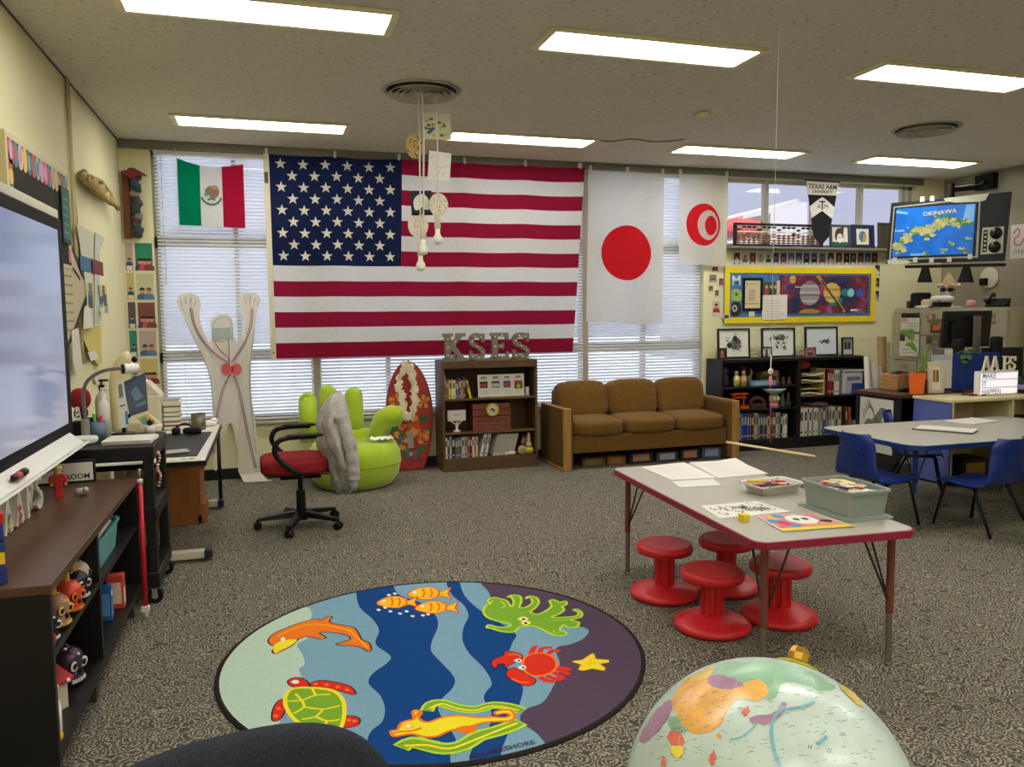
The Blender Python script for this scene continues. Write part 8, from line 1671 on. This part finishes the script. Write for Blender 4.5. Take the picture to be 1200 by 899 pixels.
t = thing('storage_bin', 'grey plastic bin full of picture cards on the maroon table', 'bin', (cen.x, cen.y, TZ), ang)
gb_ = mat('grey green plastic', (136, 146, 138), .45)
O = round_rect(-wl * 1.08, -ll * 1.06, wl * 1.08, ll * 1.06, .02, 4); MB().prism(O, 0, .006).prism(round_rect(-wl * 1.0, -ll * .99, wl * 1.0, ll * .99, .02, 4), .006, .011).build('lid_underneath', gb_, t)
bin_mesh(MB(Matrix.Translation((0, 0, .0115))), wl * .98, ll * .98, .115, .006, .025, .90).build('tub', gb_, t)
m = MB(); rr = random.Random(21); cs = [(226, 200, 120), (218, 210, 196), (206, 150, 130), (140, 176, 190), (214, 166, 90), (204, 196, 180), (196, 100, 90), (70, 60, 70)]
for k in range(90): m.box((rr.uniform(-1, 1) * (wl * .9 - .045), rr.uniform(-1, 1) * (ll * .9 - .05), .098 + k * .0003), (.038, .055, .0012), rr.choice([0, 0, 1, 1, 2, 3, 4, 5, 5, 6, 7]), 0, rot=(rr.uniform(-.15, .15), rr.uniform(-.15, .15), rr.uniform(-1, 1)))
m.box((0, 0, .062), (wl * 1.62, ll * 1.66, .06), 1); m.build('cards', [card(c) for c in cs], t)
q = at_z(700 + 640 / 3, 520 + 178 / 3, TZ); t = thing('foil_tray', 'crinkled foil tray of crayons beside the grey bin', 'tray', (q.x, q.y + .06, TZ), .12)
O = round_rect(-.13, -.085, .13, .085, .03, 6); n = len(O); m = MB(); V = []
for sc_, z in ((.78, .0), (1.0, .048), (1.1, .052), (1.12, .046)): V += [(x * sc_ * (1 + .02 * math.sin(i * 2.1)), y * sc_ * (1 + .02 * math.sin(i * 2.1)), z + .002 * math.sin(i * 2.7) * (z > 0)) for i, (x, y) in enumerate(O)]
m.add(V, [(k * n + i, k * n + (i + 1) % n, (k + 1) * n + (i + 1) % n, (k + 1) * n + i) for k in range(3) for i in range(n)] + [tuple(range(n))]); m.build('foil', mat('crinkled foil', (206, 202, 192), .35, .35, bump=(90, .4)), t)
rr = random.Random(17); cs = [(226, 190, 40), (190, 40, 44), (60, 50, 60), (226, 120, 50), (80, 60, 130), (206, 200, 190), (200, 60, 110), (60, 120, 80)]
for k in range(30):
    x, y, a, z = rr.uniform(-.07, .07), rr.uniform(-.038, .038), rr.uniform(-.9, .9), .009 + .0013 * k
    d = Vector((math.cos(a), math.sin(a), 0)) * (.036 if k != 29 else .045); c_ = Vector((x, y, z)) if k != 29 else Vector((-.075, .03, .055))
    MB().cyl(c_ - d, c_ + d * .8, .0045 if k != 29 else .007, n=8).cyl(c_ + d * .8, c_ + d, .0045, .0015, n=8).build('crayon', paint(cs[k % 8] if k != 29 else cs[0]), t)

# ================================================================ foreground
# ---- globe
GR = .151; GC = Vector((.492, .692, .975))
t = thing('globe', 'large pale globe with orange and purple countries in the foreground', 'globe', (GC.x, GC.y, 0))
oc = mat('globe ocean', (192, 208, 198), .28, noise=(26, .10), coat=.12)
MB().ell(GC, (GR,) * 3, 0, 48).build('sphere', oc, t, w=True)
def on_globe(x, y, off):
    d = ray(x, y).normalized(); o = EYE - GC; b_ = o.dot(d); c_ = o.dot(o) - GR * GR; k = b_ * b_ - c_
    if k <= 0: p = EYE + d * (-b_); return GC + (p - GC).normalized() * (GR + off)
    p = EYE + d * (-b_ - math.sqrt(k)); return GC + (p - GC).normalized() * (GR + off)
m = MB(); gl = [.0003]
def gpoly(pts, mi, sm=3):
    j_ = 3.5 if sm else 0; rg = random.Random(len(pts)); P_ = [(700 + (x + rg.uniform(-j_, j_)) / 3, 740 + (y + rg.uniform(-j_, j_)) / 3) for x, y in (smooth_pts(pts, sm + 1) if sm else pts)]; bm = bmesh.new(); f = bm.faces.new([bm.verts.new((x, y, 0)) for x, y in P_]); bmesh.ops.triangulate(bm, faces=[f])
    for _ in range(4):
        e = [e for e in bm.edges if e.calc_length() > 7]
        if not e: break
        bmesh.ops.subdivide_edges(bm, edges=e, cuts=1); bmesh.ops.triangulate(bm, faces=[f for f in bm.faces if len(f.verts) > 3])
    gl[0] += .00006
    for v in bm.verts: v.co = on_globe(v.co.x, v.co.y, gl[0])
    m.bmesh(bm, mi, True)
gpoly([(400, 140), (440, 115), (520, 104), (620, 108), (720, 130), (800, 170), (836, 202), (780, 212), (740, 190), (650, 186), (626, 236), (592, 242), (580, 190), (515, 195), (470, 170), (410, 165)], 2)
gpoly([(262, 240), (290, 195), (330, 162), (385, 165), (402, 195), (470, 202), (510, 185), (570, 170), (602, 215), (560, 246), (520, 240), (480, 250), (452, 290), (430, 332), (395, 356), (340, 362), (295, 332), (285, 300), (268, 272)], 0, 1)
gpoly([(385, 167), (420, 150), (470, 165), (515, 190), (470, 204), (408, 196)], 1); gpoly([(326, 168), (362, 140), (402, 128), (404, 148), (386, 167), (340, 172)], 4)
gpoly([(150, 385), (184, 310), (220, 270), (250, 242), (262, 250), (256, 292), (230, 332), (182, 382)], 1); gpoly([(254, 312), (284, 300), (302, 334), (322, 350), (300, 352), (288, 362), (258, 350)], 2); gpoly([(250, 362), (276, 346), (302, 370), (301, 406), (270, 402), (252, 386)], 3); gpoly([(262, 402), (301, 406), (296, 442), (275, 446), (262, 426)], 5)
gpoly([(540, 302), (590, 296), (630, 284), (650, 250), (667, 260), (642, 300), (602, 322), (545, 320)], 1); gpoly([(508, 288), (528, 264), (537, 284), (520, 296)], 3); gpoly([(846, 184), (890, 210), (938, 268), (922, 264), (880, 226)], 4); gpoly([(394, 458), (408, 418), (419, 440), (406, 474)], 3); gpoly([(420, 372), (430, 354), (436, 366), (428, 380)], 0); gpoly([(226, 470), (236, 440), (240, 474)], 3)
def gline(pts, w, mi): gpoly(ribbon(smooth_pts(pts, 3, False), w), mi, 0)
gline([(655, 268), (625, 300), (612, 350), (622, 420), (642, 476)], 12, 6); gline([(762, 250), (708, 270), (655, 276)], 8, 6); gline([(560, 330), (510, 372), (470, 382)], 6, 6); gline([(770, 400), (790, 385), (806, 372)], 14, 6)
rr = random.Random(14)
for k in range(210):
    x, y = rr.uniform(190, 960), rr.uniform(230, 470)
    if (x - 615) ** 2 + (y - 603) ** 2 < 470 ** 2: L_ = rr.uniform(5, 20); gline([(x, y), (x + L_ * .5, y + rr.uniform(-2, 2)), (x + L_, y + rr.uniform(-6, 4))], rr.choice([1.2, 1.6, 2.0]), 7)
for k in range(4): gline([(300 + 190 * k, 480), (330 + 160 * k, 330), (380 + 120 * k, 200)], 1.0, 8)
for ch, x, y in (('N', 730, 432), ('O', 790, 444)):
    pts = {'N': [[(0, 0), (0, -12)], [(0, -12), (9, 0)], [(9, 0), (9, -12)]], 'O': [arc(5, -6, 6, 0, 350, 10)]}[ch]
    for s_ in pts: gline([(x + a, y + b_) for a, b_ in s_], 2.2, 7)
m.build('countries', [mat('globe paint %d' % i, c, .3, noise=(45, .16), coat=.1) for i, c in enumerate(((226, 168, 84), (166, 126, 156), (140, 180, 148), (216, 112, 92), (224, 196, 100), (226, 206, 70), (120, 172, 190), (96, 96, 110), (196, 206, 190)))], t, w=True)
up_i = (UP * math.cos(.20) + RIGHT * math.sin(.20)); vd = (GC - EYE).normalized(); pole = (up_i - vd * up_i.dot(vd)).normalized(); pole = (pole * math.cos(.12) + vd * math.sin(.12)).normalized()
brass = mat('gold brass', (190, 146, 60), .3, .75); FP = frame(GC, pole.orthogonal(), Vector((0, 0, 1)) if False else pole.cross(pole.orthogonal()))
MP = Matrix.Translation(GC) @ pole.to_track_quat('Z', 'Y').to_matrix().to_4x4()
MB(MP).lathe([(.0001, GR + .001), (.024, GR - .001), (.024, GR + .003), (.0001, GR + .0045)], n=32).build('pole_disc', mat('olive gold disc', (170, 166, 40), .35, .4), t, w=True)
MB(MP).lathe([(.005, GR + .003), (.012, GR + .008), (.013, GR + .016), (.009, GR + .024), (.0001, GR + .026)], n=9, smooth=False).build('finial', brass, t, w=True)
q = (pole.cross(vd)).normalized(); back = vd
pts = []
for k in range(25): a = PI * k / 24; pts.append(GC + (pole * math.cos(a) + (back * .95 + q * .1).normalized() * math.sin(a)) * (GR + .014))
MB().tube(pts, .006, 8).build('meridian_arm', brass, t, w=True)
e_ = GC - pole * (GR + .014)
MB().tube([e_, Vector((GC.x, GC.y, GC.z - GR - .06)), Vector((GC.x, GC.y, .06))], .016, 12).lathe([(.0001, 0), (.17, 0), (.17, .015), (.10, .035), (.03, .06), (.0001, .07)], (GC.x, GC.y, 0), n=32).build('floor_stand', mat('dark stand wood', (70, 46, 34), .45), t, w=True)

# ---- charcoal chair in the foreground
char = mat('charcoal chair fabric', (52, 54, 62), .95, noise=(420, .45), bump=(500, .3), spec=.1)
t = thing('task_chair', 'charcoal fabric chair whose rounded back tops the bottom picture edge', 'chair', (-.068, 1.10, 0), .18)
MB().soft((0, .06, .653), (.52, .085, .52), 2.7, 16, rot=(.06, 0, 0)).build('backrest', char, t)
MB().soft((0, -.22, .46), (.48, .46, .10), 3.6, 10).build('seat', char, t)
MB().tube(smooth_pts([(0, -.1, .40), (0, .08, .41), (0, .12, .50), (0, .10, .62)], 4, False), .022, 10).build('back_support', blk, t)
MB().cyl((0, -.2, .10), (0, -.2, .41), .026).build('gas_column', blk, t)
m = MB()
for k in range(5): a = k * 2 * PI / 5; m.tube([(0, -.2, .10), (.28 * math.cos(a), -.2 + .28 * math.sin(a), .07)], [.028, .016], 8); m.ell((.28 * math.cos(a), -.2 + .28 * math.sin(a), .03), (.03, .03, .03), 0, 8)
m.build('star_base', blk, t)
